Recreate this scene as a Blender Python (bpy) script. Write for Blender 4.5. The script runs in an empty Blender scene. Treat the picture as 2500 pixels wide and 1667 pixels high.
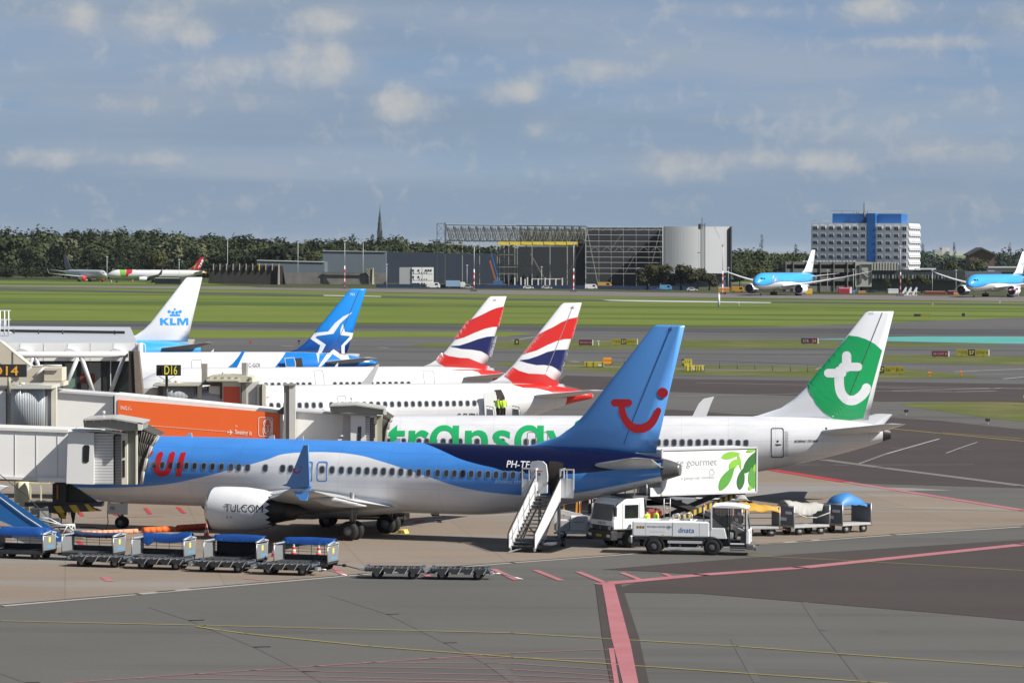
import bpy, bmesh, math, random
from mathutils import Vector, Matrix
from mathutils.geometry import tessellate_polygon
R = math.radians
SC = bpy.context.scene
COL = SC.collection
# ------------------------------------------------------------------ camera
FPX, H, YH, ROLL = 9000.0, 16.0, 610.0, 0.007
cam_d = bpy.data.cameras.new('camera'); cam = bpy.data.objects.new('camera', cam_d); COL.objects.link(cam)
cam_d.sensor_width = 36.0; cam_d.sensor_fit = 'HORIZONTAL'
cam_d.lens = FPX / 2500.0 * 36.0
cam_d.shift_y = -(833.5 - YH) / 2500.0
cam_d.clip_start = 1.0; cam_d.clip_end = 60000.0
cam.matrix_world = Matrix.Translation((0, 0, H)) @ Matrix.Rotation(R(90), 4, 'X') @ Matrix.Rotation(ROLL, 4, 'Z')
SC.camera = cam
# ------------------------------------------------------------------ sun + sky
HAZE = 0.000016
SUN_EL, SUN_AZ = R(42), R(-24)      # azimuth measured from +X: sun to the right, a little behind the viewer
sdir = Vector((math.cos(SUN_AZ) * math.cos(SUN_EL), math.sin(SUN_AZ) * math.cos(SUN_EL), math.sin(SUN_EL)))
sun_d = bpy.data.lights.new('sun', 'SUN'); sun_d.energy = 5.0; sun_d.angle = R(0.53); sun_d.color = (1.0, 0.95, 0.87)
sun = bpy.data.objects.new('sun', sun_d); COL.objects.link(sun)
sun.rotation_euler = sdir.to_track_quat('Z', 'Y').to_euler(); sun.location = (300, -100, 300)
SC.view_settings.view_transform = 'Standard'; SC.view_settings.look = 'None'
SC.view_settings.exposure = 0.5; SC.view_settings.gamma = 1.0
SC.cycles.max_bounces = 5; SC.cycles.diffuse_bounces = 2; SC.cycles.glossy_bounces = 2; SC.cycles.transparent_max_bounces = 8
SC.cycles.sample_clamp_indirect = 4.0

CLOUDS = [((a - 1250) / 9000 * 57.3, (610 + (a - 1250) * .007 - b) / 9000 * 57.3, r / 9000 * 57.3, q / 9000 * 57.3, k) for a, b, r, q, k in
          ((195, 35, 42, 50, .9), (800, 52, 85, 42, .85), (800, 172, 95, 48, .95), (735, 115, 35, 20, .6), (815, 118, 30, 20, .6), (580, 165, 130, 30, .6), (980, 255, 85, 48, .95), (1215, 226, 55, 26, .8), (1290, 215, 44, 34, .85), (1455, 175, 110, 30, .55), (1310, 318, 36, 24, .6), (2130, 25, 80, 36, .8), (2240, 105, 160, 18, .6), (1800, 25, 130, 18, .5), (1650, 408, 90, 34, .85), (2035, 398, 80, 30, .75), (1850, 390, 160, 22, .5), (2330, 375, 200, 30, .6), (110, 385, 150, 26, .65), (385, 385, 80, 26, .55), (330, 255, 140, 26, .5), (400, 60, 100, 60, .6), (490, 88, 40, 34, .6), (2480, 30, 80, 40, .5))]
def sky():
    w = bpy.data.worlds.new('World'); SC.world = w; w.use_nodes = True
    nt = w.node_tree; N = nt.nodes; L = nt.links; N.clear()
    out = N.new('ShaderNodeOutputWorld'); bg = N.new('ShaderNodeBackground'); L.new(bg.outputs[0], out.inputs[0])
    bg.inputs[1].default_value = 0.1
    st = N.new('ShaderNodeTexSky'); st.sky_type = 'NISHITA'; st.sun_disc = False
    st.sun_elevation = SUN_EL; st.sun_rotation = math.pi / 2 - SUN_AZ
    st.air_density = 1.0; st.dust_density = 0.6; st.ozone_density = 1.4
    def mth(op, a, b=None, clamp=False):
        n = N.new('ShaderNodeMath'); n.operation = op; n.use_clamp = clamp
        for i, v in enumerate((a, b)):
            if v is None: continue
            if isinstance(v, (int, float)): n.inputs[i].default_value = v
            else: L.new(v, n.inputs[i])
        return n.outputs[0]
    def ramp(v, stops):
        n = N.new('ShaderNodeValToRGB'); e = n.color_ramp.elements
        e[0].position, e[0].color = stops[0][0], stops[0][1]; e[1].position, e[1].color = stops[-1][0], stops[-1][1]
        for p, c in stops[1:-1]:
            x = e.new(p); x.color = c
        L.new(v, n.inputs[0]); return n.outputs[0]
    def mix(f, a, b):
        n = N.new('ShaderNodeMix'); n.data_type = 'RGBA'
        for s, v in ((n.inputs[0], f), (n.inputs[6], a), (n.inputs[7], b)):
            if isinstance(v, (int, float)): s.default_value = v
            elif isinstance(v, tuple): s.default_value = v
            else: L.new(v, s)
        return n.outputs[2]
    def noise(vec, scale, detail, rough, off=0.0, dist=0.0):
        mp = N.new('ShaderNodeMapping'); L.new(vec, mp.inputs[0]); mp.inputs['Location'].default_value = (off, off * .7, off * .3)
        n = N.new('ShaderNodeTexNoise'); n.inputs['Scale'].default_value = scale; n.inputs['Detail'].default_value = detail
        n.inputs['Roughness'].default_value = rough; n.inputs['Distortion'].default_value = dist
        L.new(mp.outputs[0], n.inputs['Vector']); return n.outputs[0]
    tc = N.new('ShaderNodeTexCoord'); sp = N.new('ShaderNodeSeparateXYZ'); L.new(tc.outputs['Generated'], sp.inputs[0])
    x, y, z = sp.outputs
    zc = mth('MAXIMUM', z, 0.0)
    # cloud sheet seen edge-on: stretched along the horizon, squeezed with height
    cb = N.new('ShaderNodeCombineXYZ')
    L.new(mth('MULTIPLY', x, 9.0), cb.inputs[0]); L.new(mth('MULTIPLY', y, 9.0), cb.inputs[1]); L.new(mth('MULTIPLY', zc, 42.0), cb.inputs[2])
    V = cb.outputs[0]
    band = noise(V, 1.15, 4.0, 0.52, 3.1, 0.4)
    puff = noise(V, 2.3, 7.0, 0.56, 11.7, 0.3)
    cb2 = N.new('ShaderNodeCombineXYZ')
    L.new(mth('MULTIPLY', x, 4.0), cb2.inputs[0]); L.new(mth('MULTIPLY', y, 4.0), cb2.inputs[1]); L.new(mth('MULTIPLY', zc, 52.0), cb2.inputs[2])
    strat = noise(cb2.outputs[0], 1.0, 4.0, 0.5, 23.0)
    K = 10.0 / 2 ** .5
    def c(r, g, b): return (r * K, g * K, b * K, 1)
    base = ramp(zc, [(0.0, c(.30, .395, .49)), (0.02, c(.285, .385, .505)), (0.045, c(.255, .36, .51)), (0.075, c(.235, .335, .50)), (1.0, c(.20, .30, .50))])
    shade = ramp(band, [(0.40, (0, 0, 0, 1)), (0.60, (1, 1, 1, 1))])
    col = mix(mth('MULTIPLY', shade, 0.75), base, c(.345, .405, .50))
    dark = ramp(strat, [(0.44, (0, 0, 0, 1)), (0.60, (1, 1, 1, 1))])
    col = mix(mth('MULTIPLY', dark, 0.9), col, c(.25, .335, .45))
    # single cumulus heads: soft ellipsoids of bearing and elevation, torn by noise
    ang = N.new('ShaderNodeCombineXYZ'); L.new(mth('MULTIPLY', mth('DIVIDE', x, mth('MAXIMUM', y, 0.05)), 57.3), ang.inputs[0]); L.new(mth('MULTIPLY', mth('DIVIDE', z, mth('MAXIMUM', y, 0.05)), 57.3), ang.inputs[1])
    acc = None
    for bx, by, rx, ry, k in CLOUDS:
        sb = N.new('ShaderNodeVectorMath'); sb.operation = 'SUBTRACT'; L.new(ang.outputs[0], sb.inputs[0]); sb.inputs[1].default_value = (bx, by, 0)
        ml = N.new('ShaderNodeVectorMath'); ml.operation = 'MULTIPLY'; L.new(sb.outputs[0], ml.inputs[0]); ml.inputs[1].default_value = (1 / rx, 1 / ry, 0)
        ln = N.new('ShaderNodeVectorMath'); ln.operation = 'LENGTH'; L.new(ml.outputs[0], ln.inputs[0])
        mr = N.new('ShaderNodeMapRange'); mr.interpolation_type = 'SMOOTHSTEP'; L.new(ln.outputs[1], mr.inputs[0]); mr.inputs[1].default_value = 0.0; mr.inputs[2].default_value = 1.7; mr.inputs[3].default_value = k; mr.inputs[4].default_value = 0.0
        acc = mr.outputs[0] if acc is None else mth('ADD', acc, mr.outputs[0])
    tear = noise(ang.outputs[0], 2.2, 9.0, 0.60, 4.0, 0.35); tear2 = noise(V, 2.3, 6.0, 0.55, 11.7, 0.3)
    pf = mth('ADD', acc, mth('MULTIPLY', mth('ADD', tear, -0.5), 3.0)); pf = mth('ADD', pf, mth('MULTIPLY', mth('ADD', tear2, -0.5), 0.9))
    pf = ramp(mth('MULTIPLY', pf, 0.6), [(0.10, (0, 0, 0, 1)), (0.38, (.40, .40, .40, 1)), (0.72, (1, 1, 1, 1))])
    veil = ramp(mth('MULTIPLY', mth('ADD', acc, mth('MULTIPLY', mth('ADD', tear2, -0.5), 1.6)), 0.6), [(0.0, (0, 0, 0, 1)), (0.5, (1, 1, 1, 1))])
    col = mix(mth('MULTIPLY', veil, 0.75), col, c(.385, .43, .49))
    col = mix(mth('MULTIPLY', pf, 0.78), col, c(.53, .535, .535))
    # higher up the broken deck opens onto the physical sky
    hi = ramp(z, [(0.10, (0, 0, 0, 1)), (0.45, (1, 1, 1, 1))])
    dim = N.new('ShaderNodeMix'); dim.data_type = 'RGBA'; dim.blend_type = 'MULTIPLY'; dim.inputs[0].default_value = 1.0; L.new(st.outputs[0], dim.inputs[6]); dim.inputs[7].default_value = (.55, .55, .55, 1)
    cloudy = mix(mth('MULTIPLY', shade, 0.3), dim.outputs[2], c(.30, .32, .35))
    L.new(mix(hi, col, cloudy), bg.inputs[0])
sky()
# ------------------------------------------------------------------ photo geometry helpers (pixels of the 2500x1667 photograph -> places on the ground)
CA, SA = math.cos(ROLL), math.sin(ROLL)
def ray(px, py):
    dx, dy = px - 1250.0, py - YH
    return Vector(((dx * CA + dy * SA) / FPX, 1.0, -(-dx * SA + dy * CA) / FPX))
def G(px, py, z=0.0):
    d = ray(px, py); k = (z - H) / d.z
    return Vector((d.x * k, k, z))
def P(px, py, D):
    d = ray(px, py)
    return Vector((d.x * D, D, H + d.z * D))
def PX(px, D): return P(px, YH + 60, D).x
# ------------------------------------------------------------------ object helpers
def tag(o, label=None, cat=None, group=None, kind=None):
    if label: o['label'] = label
    if cat: o['category'] = cat
    if group: o['group'] = group
    if kind: o['kind'] = kind
    return o
def thing(name, label, cat, loc=(0, 0, 0), rotz=0.0, group=None, scale=1.0):
    o = bpy.data.objects.new(name, None); COL.objects.link(o)
    o.location = loc; o.rotation_euler = (0, 0, rotz); o.scale = (scale,) * 3
    o.empty_display_size = 0.3
    return tag(o, label, cat, group)
class MB:
    def __init__(s): s.v = []; s.f = []; s.m = []; s.sm = []
    def add(s, vs, fs, mi=0, smooth=False):
        b = len(s.v); s.v += [tuple(v) for v in vs]
        for f in fs: s.f.append(tuple(i + b for i in f)); s.m.append(mi); s.sm.append(smooth)
        return s
    def frame(s, c, sx, sy, sz, ex=(1, 0, 0), ey=(0, 1, 0), ez=(0, 0, 1), mi=0):
        c = Vector(c); ex, ey, ez = Vector(ex) * sx / 2, Vector(ey) * sy / 2, Vector(ez) * sz / 2
        vs = [c + a * ex + b * ey + d * ez for d in (-1, 1) for b in (-1, 1) for a in (-1, 1)]
        return s.add(vs, [(0, 2, 3, 1), (4, 5, 7, 6), (0, 1, 5, 4), (2, 6, 7, 3), (0, 4, 6, 2), (1, 3, 7, 5)], mi)
    def box(s, lo, hi, mi=0):
        lo, hi = Vector(lo), Vector(hi); d = hi - lo
        return s.frame((lo + hi) / 2, d.x, d.y, d.z, mi=mi)
    def beam(s, p, q, w, h=None, mi=0, up=(0, 0, 1)):
        p, q = Vector(p), Vector(q); d = q - p; l = d.length
        if l < 1e-6: return s
        d.normalize(); u = Vector(up)
        if abs(d.dot(u)) > .98: u = Vector((0, 1, 0))
        e = d.cross(u).normalized(); n = e.cross(d)
        return s.frame((p + q) / 2, l, w, h or w, d, e, n, mi)
    def tube(s, p, q, r, n=8, mi=0, r2=None, cap=True):
        p, q = Vector(p), Vector(q); d = (q - p)
        if d.length < 1e-6: return s
        d.normalize(); u = Vector((0, 0, 1)) if abs(d.z) < .9 else Vector((1, 0, 0))
        e = d.cross(u).normalized(); g = e.cross(d); r2 = r if r2 is None else r2
        vs = []
        for c, rr in ((p, r), (q, r2)):
            for i in range(n):
                a = 2 * math.pi * i / n; vs.append(c + (e * math.cos(a) + g * math.sin(a)) * rr)
        fs = [(i, (i + 1) % n, n + (i + 1) % n, n + i) for i in range(n)]
        s.add(vs, fs, mi, True)
        if cap: s.add(vs, [tuple(range(n))[::-1], tuple(range(n, 2 * n))], mi)
        return s
    def path(s, pts, r, n=8, mi=0):
        for a, b in zip(pts, pts[1:]): s.tube(a, b, r, n, mi)
        return s
    def lathe(s, c, axis, prof, n=24, mi=0, cap=True, smooth=True, zig=None):
        c = Vector(c); ax = Vector(axis).normalized(); u = Vector((0, 0, 1)) if abs(ax.z) < .9 else Vector((1, 0, 0))
        e = ax.cross(u).normalized(); g = e.cross(ax); vs = []
        for j, (h, r) in enumerate(prof):
            for i in range(n):
                a = 2 * math.pi * i / n; hh = h
                if zig and j == zig[0]: hh = h + (zig[1] if i % 2 else 0)
                vs.append(c + ax * hh + (e * math.cos(a) + g * math.sin(a)) * r)
        fs = []
        for j in range(len(prof) - 1):
            for i in range(n):
                k = (i + 1) % n; fs.append((j * n + i, j * n + k, (j + 1) * n + k, (j + 1) * n + i))
        s.add(vs, fs, mi, smooth)
        if cap:
            m = len(prof) - 1
            s.add(vs, [tuple(range(n))[::-1], tuple(range(m * n, m * n + n))], mi)
        return s
    def prism(s, pts, off, mi=0):
        """polygon pts (3d, in order) extruded by vector off"""
        off = Vector(off); n = len(pts); vs = [Vector(p) for p in pts] + [Vector(p) + off for p in pts]
        return s.add(vs, [tuple(range(n))[::-1], tuple(range(n, 2 * n))] + [(i, (i + 1) % n, n + (i + 1) % n, n + i) for i in range(n)], mi)
    def loft(s, rings, mi=0, smooth=True, cap=True, close=True):
        n = len(rings[0]); vs = [v for r in rings for v in r]; fs = []
        for j in range(len(rings) - 1):
            for i in range(n if close else n - 1):
                k = (i + 1) % n; fs.append((j * n + i, j * n + k, (j + 1) * n + k, (j + 1) * n + i))
        s.add(vs, fs, mi, smooth)
        if cap: s.add(vs, [tuple(range(n))[::-1], tuple(range((len(rings) - 1) * n, len(rings) * n))], mi)
        return s
    def mesh(s, name, mats, recalc=True, bevel=0.0):
        me = bpy.data.meshes.new(name); me.from_pydata(s.v, [], s.f)
        for i, p in enumerate(me.polygons): p.material_index = s.m[i]; p.use_smooth = s.sm[i]
        bm = bmesh.new(); bm.from_mesh(me)
        bmesh.ops.remove_doubles(bm, verts=bm.verts, dist=1e-4) if recalc else None
        if recalc: bmesh.ops.recalc_face_normals(bm, faces=bm.faces)
        if bevel:
            es = [e for e in bm.edges if len(e.link_faces) == 2 and not e.link_faces[0].smooth and e.calc_face_angle(0) > 0.6]
            bmesh.ops.bevel(bm, geom=es, offset=bevel, segments=1, profile=.5, affect='EDGES', clamp_overlap=True)
        bm.to_mesh(me); bm.free()
        for m in (mats if isinstance(mats, (list, tuple)) else [mats]): me.materials.append(m)
        return me
    def build(s, name, mats, parent=None, bevel=0.0, recalc=True):
        o = bpy.data.objects.new(name, s.mesh(name, mats, recalc, bevel)); COL.objects.link(o)
        if parent: o.parent = parent
        return o
def link(name, me, parent=None):
    o = bpy.data.objects.new(name, me); COL.objects.link(o)
    if parent: o.parent = parent
    return o
def dup(root, loc, rotz, label=None, scale=None):
    r = root.copy(); COL.objects.link(r); r.location = loc; r.rotation_euler = (0, 0, rotz)
    if scale: r.scale = (scale,) * 3
    if label: r['label'] = label
    for ch in root.children:
        c = ch.copy(); COL.objects.link(c); c.parent = r
        for g in ch.children:
            d = g.copy(); COL.objects.link(d); d.parent = c
    return r
def spl(pts):
    xs = [p[0] for p in pts]; ys = [p[1] for p in pts]; n = len(pts)
    d = [(ys[i + 1] - ys[i]) / (xs[i + 1] - xs[i]) for i in range(n - 1)]
    m = [d[0]] + [0 if d[i - 1] * d[i] <= 0 else 2 * d[i - 1] * d[i] / (d[i - 1] + d[i]) for i in range(1, n - 1)] + [d[-1]]
    def f(x):
        if x <= xs[0]: return ys[0]
        if x >= xs[-1]: return ys[-1]
        i = 0
        while x > xs[i + 1]: i += 1
        h = xs[i + 1] - xs[i]; t = (x - xs[i]) / h
        return ((1 + 2 * t) * (1 - t) ** 2 * ys[i] + t * (1 - t) ** 2 * h * m[i] + t * t * (3 - 2 * t) * ys[i + 1] + t * t * (t - 1) * h * m[i + 1])
    return f
# ------------------------------------------------------------------ materials
MATS = {}
def nodes(name):
    m = bpy.data.materials.new(name); m.use_nodes = True
    nt = m.node_tree; return m, nt.nodes, nt.links, nt.nodes['Principled BSDF']
def M(name, col, rough=.5, metal=0.0, var=.06, scale=1.5, spec=.5, bump=0.0, coat=0.0):
    if name in MATS: return MATS[name]
    m, N, L, b = nodes(name)
    b.inputs['Roughness'].default_value = rough; b.inputs['Metallic'].default_value = metal
    b.inputs['Specular IOR Level'].default_value = spec; b.inputs['Coat Weight'].default_value = coat
    tc = N.new('ShaderNodeTexCoord'); nz = N.new('ShaderNodeTexNoise'); nz.inputs['Scale'].default_value = scale
    nz.inputs['Detail'].default_value = 5; nz.inputs['Roughness'].default_value = .65; L.new(tc.outputs['Object'], nz.inputs['Vector'])
    mx = N.new('ShaderNodeMix'); mx.data_type = 'RGBA'; L.new(nz.outputs[0], mx.inputs[0])
    mx.inputs[6].default_value = tuple(max(0, c * (1 - 2 * var)) for c in col) + (1,)
    mx.inputs[7].default_value = tuple(min(1, c * (1 + 2 * var)) for c in col) + (1,)
    L.new(mx.outputs[2], b.inputs['Base Color'])
    if bump:
        bp = N.new('ShaderNodeBump'); bp.inputs['Strength'].default_value = bump; bp.inputs['Distance'].default_value = .05
        L.new(nz.outputs[0], bp.inputs['Height']); L.new(bp.outputs[0], b.inputs['Normal'])
    MATS[name] = m; return m
def glass(name, col, rough=.08):
    if name in MATS: return MATS[name]
    m, N, L, b = nodes(name)
    b.inputs['Base Color'].default_value = tuple(col) + (1,); b.inputs['Roughness'].default_value = rough; b.inputs['Specular IOR Level'].default_value = .8
    MATS[name] = m; return m
def clear_glass(name, tint, alpha=.35):
    if name in MATS: return MATS[name]
    m, N, L, b = nodes(name)
    b.inputs['Base Color'].default_value = tuple(tint) + (1,); b.inputs['Roughness'].default_value = .05
    b.inputs['Alpha'].default_value = alpha; b.inputs['Specular IOR Level'].default_value = .8
    MATS[name] = m; return m
def stripes(name, c1, c2, axis, pitch, rough=.5, duty=.5, slant=0.0):
    """two colours in straight stripes across an object axis"""
    if name in MATS: return MATS[name]
    m, N, L, b = nodes(name); b.inputs['Roughness'].default_value = rough
    tc = N.new('ShaderNodeTexCoord'); sp = N.new('ShaderNodeSeparateXYZ'); L.new(tc.outputs['Object'], sp.inputs[0])
    a = N.new('ShaderNodeMath'); a.operation = 'MULTIPLY_ADD'; L.new(sp.outputs[2], a.inputs[0]); a.inputs[1].default_value = slant; L.new(sp.outputs[axis], a.inputs[2])
    q = N.new('ShaderNodeMath'); q.operation = 'DIVIDE'; L.new(a.outputs[0] if axis != 2 else sp.outputs[2], q.inputs[0]); q.inputs[1].default_value = pitch
    fr = N.new('ShaderNodeMath'); fr.operation = 'FRACT'; L.new(q.outputs[0], fr.inputs[0])
    gt = N.new('ShaderNodeMath'); gt.operation = 'GREATER_THAN'; L.new(fr.outputs[0], gt.inputs[0]); gt.inputs[1].default_value = duty
    mx = N.new('ShaderNodeMix'); mx.data_type = 'RGBA'; L.new(gt.outputs[0], mx.inputs[0]); mx.inputs[6].default_value = tuple(c1) + (1,); mx.inputs[7].default_value = tuple(c2) + (1,)
    L.new(mx.outputs[2], b.inputs['Base Color']); MATS[name] = m; return m
def corrug(name, col, axis='X', scale=6.0, rough=.45, metal=0.0, strength=.6):
    """ribbed sheet: a wave in the bump only"""
    if name in MATS: return MATS[name]
    m, N, L, b = nodes(name); b.inputs['Base Color'].default_value = tuple(col) + (1,); b.inputs['Roughness'].default_value = rough; b.inputs['Metallic'].default_value = metal
    tc = N.new('ShaderNodeTexCoord'); wv = N.new('ShaderNodeTexWave'); wv.bands_direction = axis; wv.inputs['Scale'].default_value = scale; L.new(tc.outputs['Object'], wv.inputs['Vector'])
    bp = N.new('ShaderNodeBump'); bp.inputs['Strength'].default_value = strength; bp.inputs['Distance'].default_value = .08; L.new(wv.outputs[1], bp.inputs['Height']); L.new(bp.outputs[0], b.inputs['Normal'])
    MATS[name] = m; return m
WHITE = M('white paint', (.68, .69, .70), .32, var=.02, spec=.5)
BRIDGEW = M('bridge white panel', (.84, .835, .81), .5, var=.035, scale=.6)
GREYP = M('grey paint', (.36, .37, .38), .5)
LGREY = M('light grey paint', (.52, .53, .54), .5)
DGREY = M('dark grey steel', (.10, .10, .105), .55)
BLACK = M('black rubber', (.012, .012, .013), .75)
BLK2 = M('black steel', (.025, .025, .028), .5)
STEEL = M('galvanised steel', (.42, .43, .44), .42, metal=.6)
CREAM = M('cream paint', (.58, .56, .44), .5, var=.05)
BEIGE = M('beige panel', (.56, .51, .41), .6, var=.04)
ALU = M('bare aluminium', (.60, .60, .61), .3, metal=.85)
YEL = M('yellow paint', (.75, .52, .02), .45)
RED = M('red paint', (.62, .03, .03), .45)
ORANGE = M('orange paint', (.85, .22, .02), .45)
GLASSD = glass('dark glass', (.012, .015, .018))
HIVIS = M('fluorescent yellow vest', (.55, .85, .04), .7, var=.08, scale=9)
# ------------------------------------------------------------------ lettering and flat outlines
_tc = {}
def text2d(s, bold=0.0, shear=0.0, space=1.0):
    key = (s, bold, shear, space)
    if key not in _tc:
        cu = bpy.data.curves.new('lettering', 'FONT'); cu.body = s; cu.resolution_u = 4; cu.offset = bold; cu.shear = shear; cu.space_character = space
        cu.size = 1.0 / .69; cu.fill_mode = 'BOTH'
        o = bpy.data.objects.new('lettering', cu); COL.objects.link(o)
        dg = bpy.context.evaluated_depsgraph_get(); me = o.evaluated_get(dg).to_mesh()
        vs = [(v.co.x, v.co.y) for v in me.vertices]; fs = [tuple(p.vertices) for p in me.polygons]
        o.evaluated_get(dg).to_mesh_clear(); bpy.data.objects.remove(o); bpy.data.curves.remove(cu)
        _tc[key] = (vs, fs)
    return _tc[key]
def twidth(s, **k):
    vs, _ = text2d(s, **k); return max(v[0] for v in vs)
def flat(name, vs, fs, proj, mat, parent, dv=None, du=None):
    """2-d faces pushed through proj(u, v) -> 3-d, cut fine enough to follow a curved skin"""
    bm = bmesh.new(); bv = [bm.verts.new((u, v, 0)) for u, v in vs]
    for f in fs:
        try: bm.faces.new([bv[i] for i in f])
        except ValueError: pass
    bmesh.ops.remove_doubles(bm, verts=bm.verts, dist=1e-5)
    for step, ax in ((dv, 1), (du, 0)):
        if not step or not bm.verts: continue
        lo = min(v.co[ax] for v in bm.verts); hi = max(v.co[ax] for v in bm.verts); n = int((hi - lo) / step)
        for i in range(1, n + 1):
            co = Vector((0, 0, 0)); co[ax] = lo + i * (hi - lo) / (n + 1); no = Vector((0, 0, 0)); no[ax] = 1
            bmesh.ops.bisect_plane(bm, geom=bm.verts[:] + bm.edges[:] + bm.faces[:], plane_co=co, plane_no=no, dist=1e-5)
    for v in bm.verts: v.co = Vector(proj(v.co.x, v.co.y))
    me = bpy.data.meshes.new(name); bm.to_mesh(me); bm.free(); me.materials.append(mat)
    return link(name, me, parent)
def tess(outlines):
    vs = [p for o in outlines for p in o]
    return vs, [tuple(t) for t in tessellate_polygon([[Vector((p[0], p[1], 0)) for p in o] for o in outlines])]
def stroke(pts, w, n=7):
    """outline of a round-capped line"""
    pts = [Vector((p[0], p[1])) for p in pts]; L_, R_ = [], []
    for i, p in enumerate(pts):
        a = pts[max(0, i - 1)]; b = pts[min(len(pts) - 1, i + 1)]; d = (b - a).normalized(); q = Vector((-d.y, d.x)) * w / 2
        L_.append(p + q); R_.append(p - q)
    def cap(c, d):
        q = math.atan2(d.y, d.x); return [c + Vector((math.cos(q + math.pi / 2 - math.pi * i / n), math.sin(q + math.pi / 2 - math.pi * i / n))) * w / 2 for i in range(1, n)]
    out = L_ + cap(pts[-1], (pts[-1] - pts[-2]).normalized()) + R_[::-1] + cap(pts[0], (pts[0] - pts[1]).normalized())
    return [tuple(p) for p in out]
def smooth_pts(pts, n=6):
    out = []
    for i in range(len(pts) - 1):
        p0, p1, p2, p3 = pts[max(0, i - 1)], pts[i], pts[i + 1], pts[min(len(pts) - 1, i + 2)]
        for j in range(n):
            t = j / n
            out.append(tuple(.5 * (2 * b + (c - a) * t + (2 * a - 5 * b + 4 * c - d) * t * t + (3 * b - 3 * c + d - a) * t ** 3) for a, b, c, d in zip(p0, p1, p2, p3)))
    return out + [tuple(pts[-1])]
def letter(name, s, h, o, ex, ey, mat, parent, lift=.006, centre=False, **k):
    """lettering of cap height h on a flat face: o = left end of the baseline"""
    vs, fs = text2d(s, **k); o, ex, ey = Vector(o), Vector(ex).normalized(), Vector(ey).normalized(); n = ex.cross(ey)
    off = -twidth(s, **k) * h / 2 if centre else 0
    return flat(name, vs, fs, lambda u, v: o + ex * (u * h + off) + ey * (v * h) + n * lift, mat, parent)
# ------------------------------------------------------------------ ground surfaces
def surf(name, c1, c2, rough=.9, fine=3.0, big=.06, big_amt=.5, streak=None, bump=.25, slabs=None, third=None, gs=.60):
    sc = lambda c: tuple(x * gs for x in c)
    c1, c2 = sc(c1), sc(c2)
    if streak: streak = streak[:3] + (sc(streak[3]),) + streak[4:]
    if third: third = (third[0], sc(third[1])) + third[2:]
    m, N, L, b = nodes(name); b.inputs['Roughness'].default_value = rough; b.inputs['Specular IOR Level'].default_value = .25
    tc = N.new('ShaderNodeTexCoord'); g = tc.outputs['Object']
    def noise(scale, det, ro, vec=g, st=(1, 1, 1), rot=0.0):
        mp = N.new('ShaderNodeMapping'); L.new(vec, mp.inputs[0]); mp.inputs['Scale'].default_value = st; mp.inputs['Rotation'].default_value = (0, 0, rot)
        n = N.new('ShaderNodeTexNoise'); n.inputs['Scale'].default_value = scale; n.inputs['Detail'].default_value = det; n.inputs['Roughness'].default_value = ro
        L.new(mp.outputs[0], n.inputs['Vector']); return n.outputs[0]
    def rng(v, a, c, lo=0.0, hi=1.0):
        n = N.new('ShaderNodeMapRange'); L.new(v, n.inputs[0]); n.inputs[1].default_value = a; n.inputs[2].default_value = c; n.inputs[3].default_value = lo; n.inputs[4].default_value = hi; return n.outputs[0]
    def mix(f, a, c, mode='MIX'):
        n = N.new('ShaderNodeMix'); n.data_type = 'RGBA'; n.blend_type = mode
        for s_, v in ((n.inputs[0], f), (n.inputs[6], a), (n.inputs[7], c)):
            if isinstance(v, (int, float)): s_.default_value = v
            elif isinstance(v, tuple): s_.default_value = v + (1,)
            else: L.new(v, s_)
        return n.outputs[2]
    col = mix(rng(noise(big, 5, .6), .35, .65), c1, c2)
    f = noise(fine, 6, .7)
    col = mix(rng(f, .3, .7, 0, .35), col, tuple(x * .62 for x in c1))
    if streak:      # long stains / mowing stripes: (rotation, stretch, colour, amount, lo, hi)
        rot, sx, sy, scol, amt, lo, hi = streak
        col = mix(rng(noise(1.0, 4, .6, st=(sx, sy, 1), rot=rot), lo, hi, 0, amt), col, scol)
    spots = noise(.55, 5, .6); col = mix(rng(spots, .64, .74, 0, .30), col, tuple(x * .45 for x in c1))
    if third:       # patches
        scale, tcol, lo, hi, amt = third
        col = mix(rng(noise(scale, 4, .55), lo, hi, 0, amt), col, tcol)
    if slabs:
        br = N.new('ShaderNodeTexBrick'); L.new(g, br.inputs['Vector'])
        mp = N.new('ShaderNodeMapping'); L.new(g, mp.inputs[0]); mp.inputs['Rotation'].default_value = (0, 0, slabs[0]); L.new(mp.outputs[0], br.inputs['Vector'])
        br.offset = 0.0; br.inputs['Scale'].default_value = 1.0; br.inputs['Brick Width'].default_value = slabs[1]; br.inputs['Row Height'].default_value = slabs[1]; br.inputs['Mortar Size'].default_value = .035
        br.inputs['Color1'].default_value = (.94, .94, .94, 1); br.inputs['Color2'].default_value = (1.05, 1.04, 1.03, 1); br.inputs['Mortar'].default_value = (.80, .80, .80, 1)
        col = mix(1.0, col, br.outputs[0], 'MULTIPLY')
    L.new(col, b.inputs['Base Color'])
    bp = N.new('ShaderNodeBump'); bp.inputs['Strength'].default_value = bump; bp.inputs['Distance'].default_value = .02; L.new(f, bp.inputs['Height']); L.new(bp.outputs[0], b.inputs['Normal'])
    return m
GRASS = surf('mown grass', (.115, .16, .018), (.145, .185, .024), 1.0, .8, .02, streak=(0.012, .0016, .020, (.045, .080, .012), .9, .50, .60), third=(.03, (.19, .19, .06), .58, .75, .5), gs=.92)
GRASSD = surf('rough grass', (.10, .13, .025), (.15, .16, .04), 1.0, .8, .05, third=(.09, (.22, .19, .09), .50, .7, .7), gs=.72)
ASPH = surf('grey asphalt', (.166, .160, .148), (.186, .179, .166), .9, 5.0, .05, streak=(.35, .012, .22, (.085, .082, .08), .6, .50, .72), third=(.02, (.185, .18, .17), .5, .7, .6))
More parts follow.
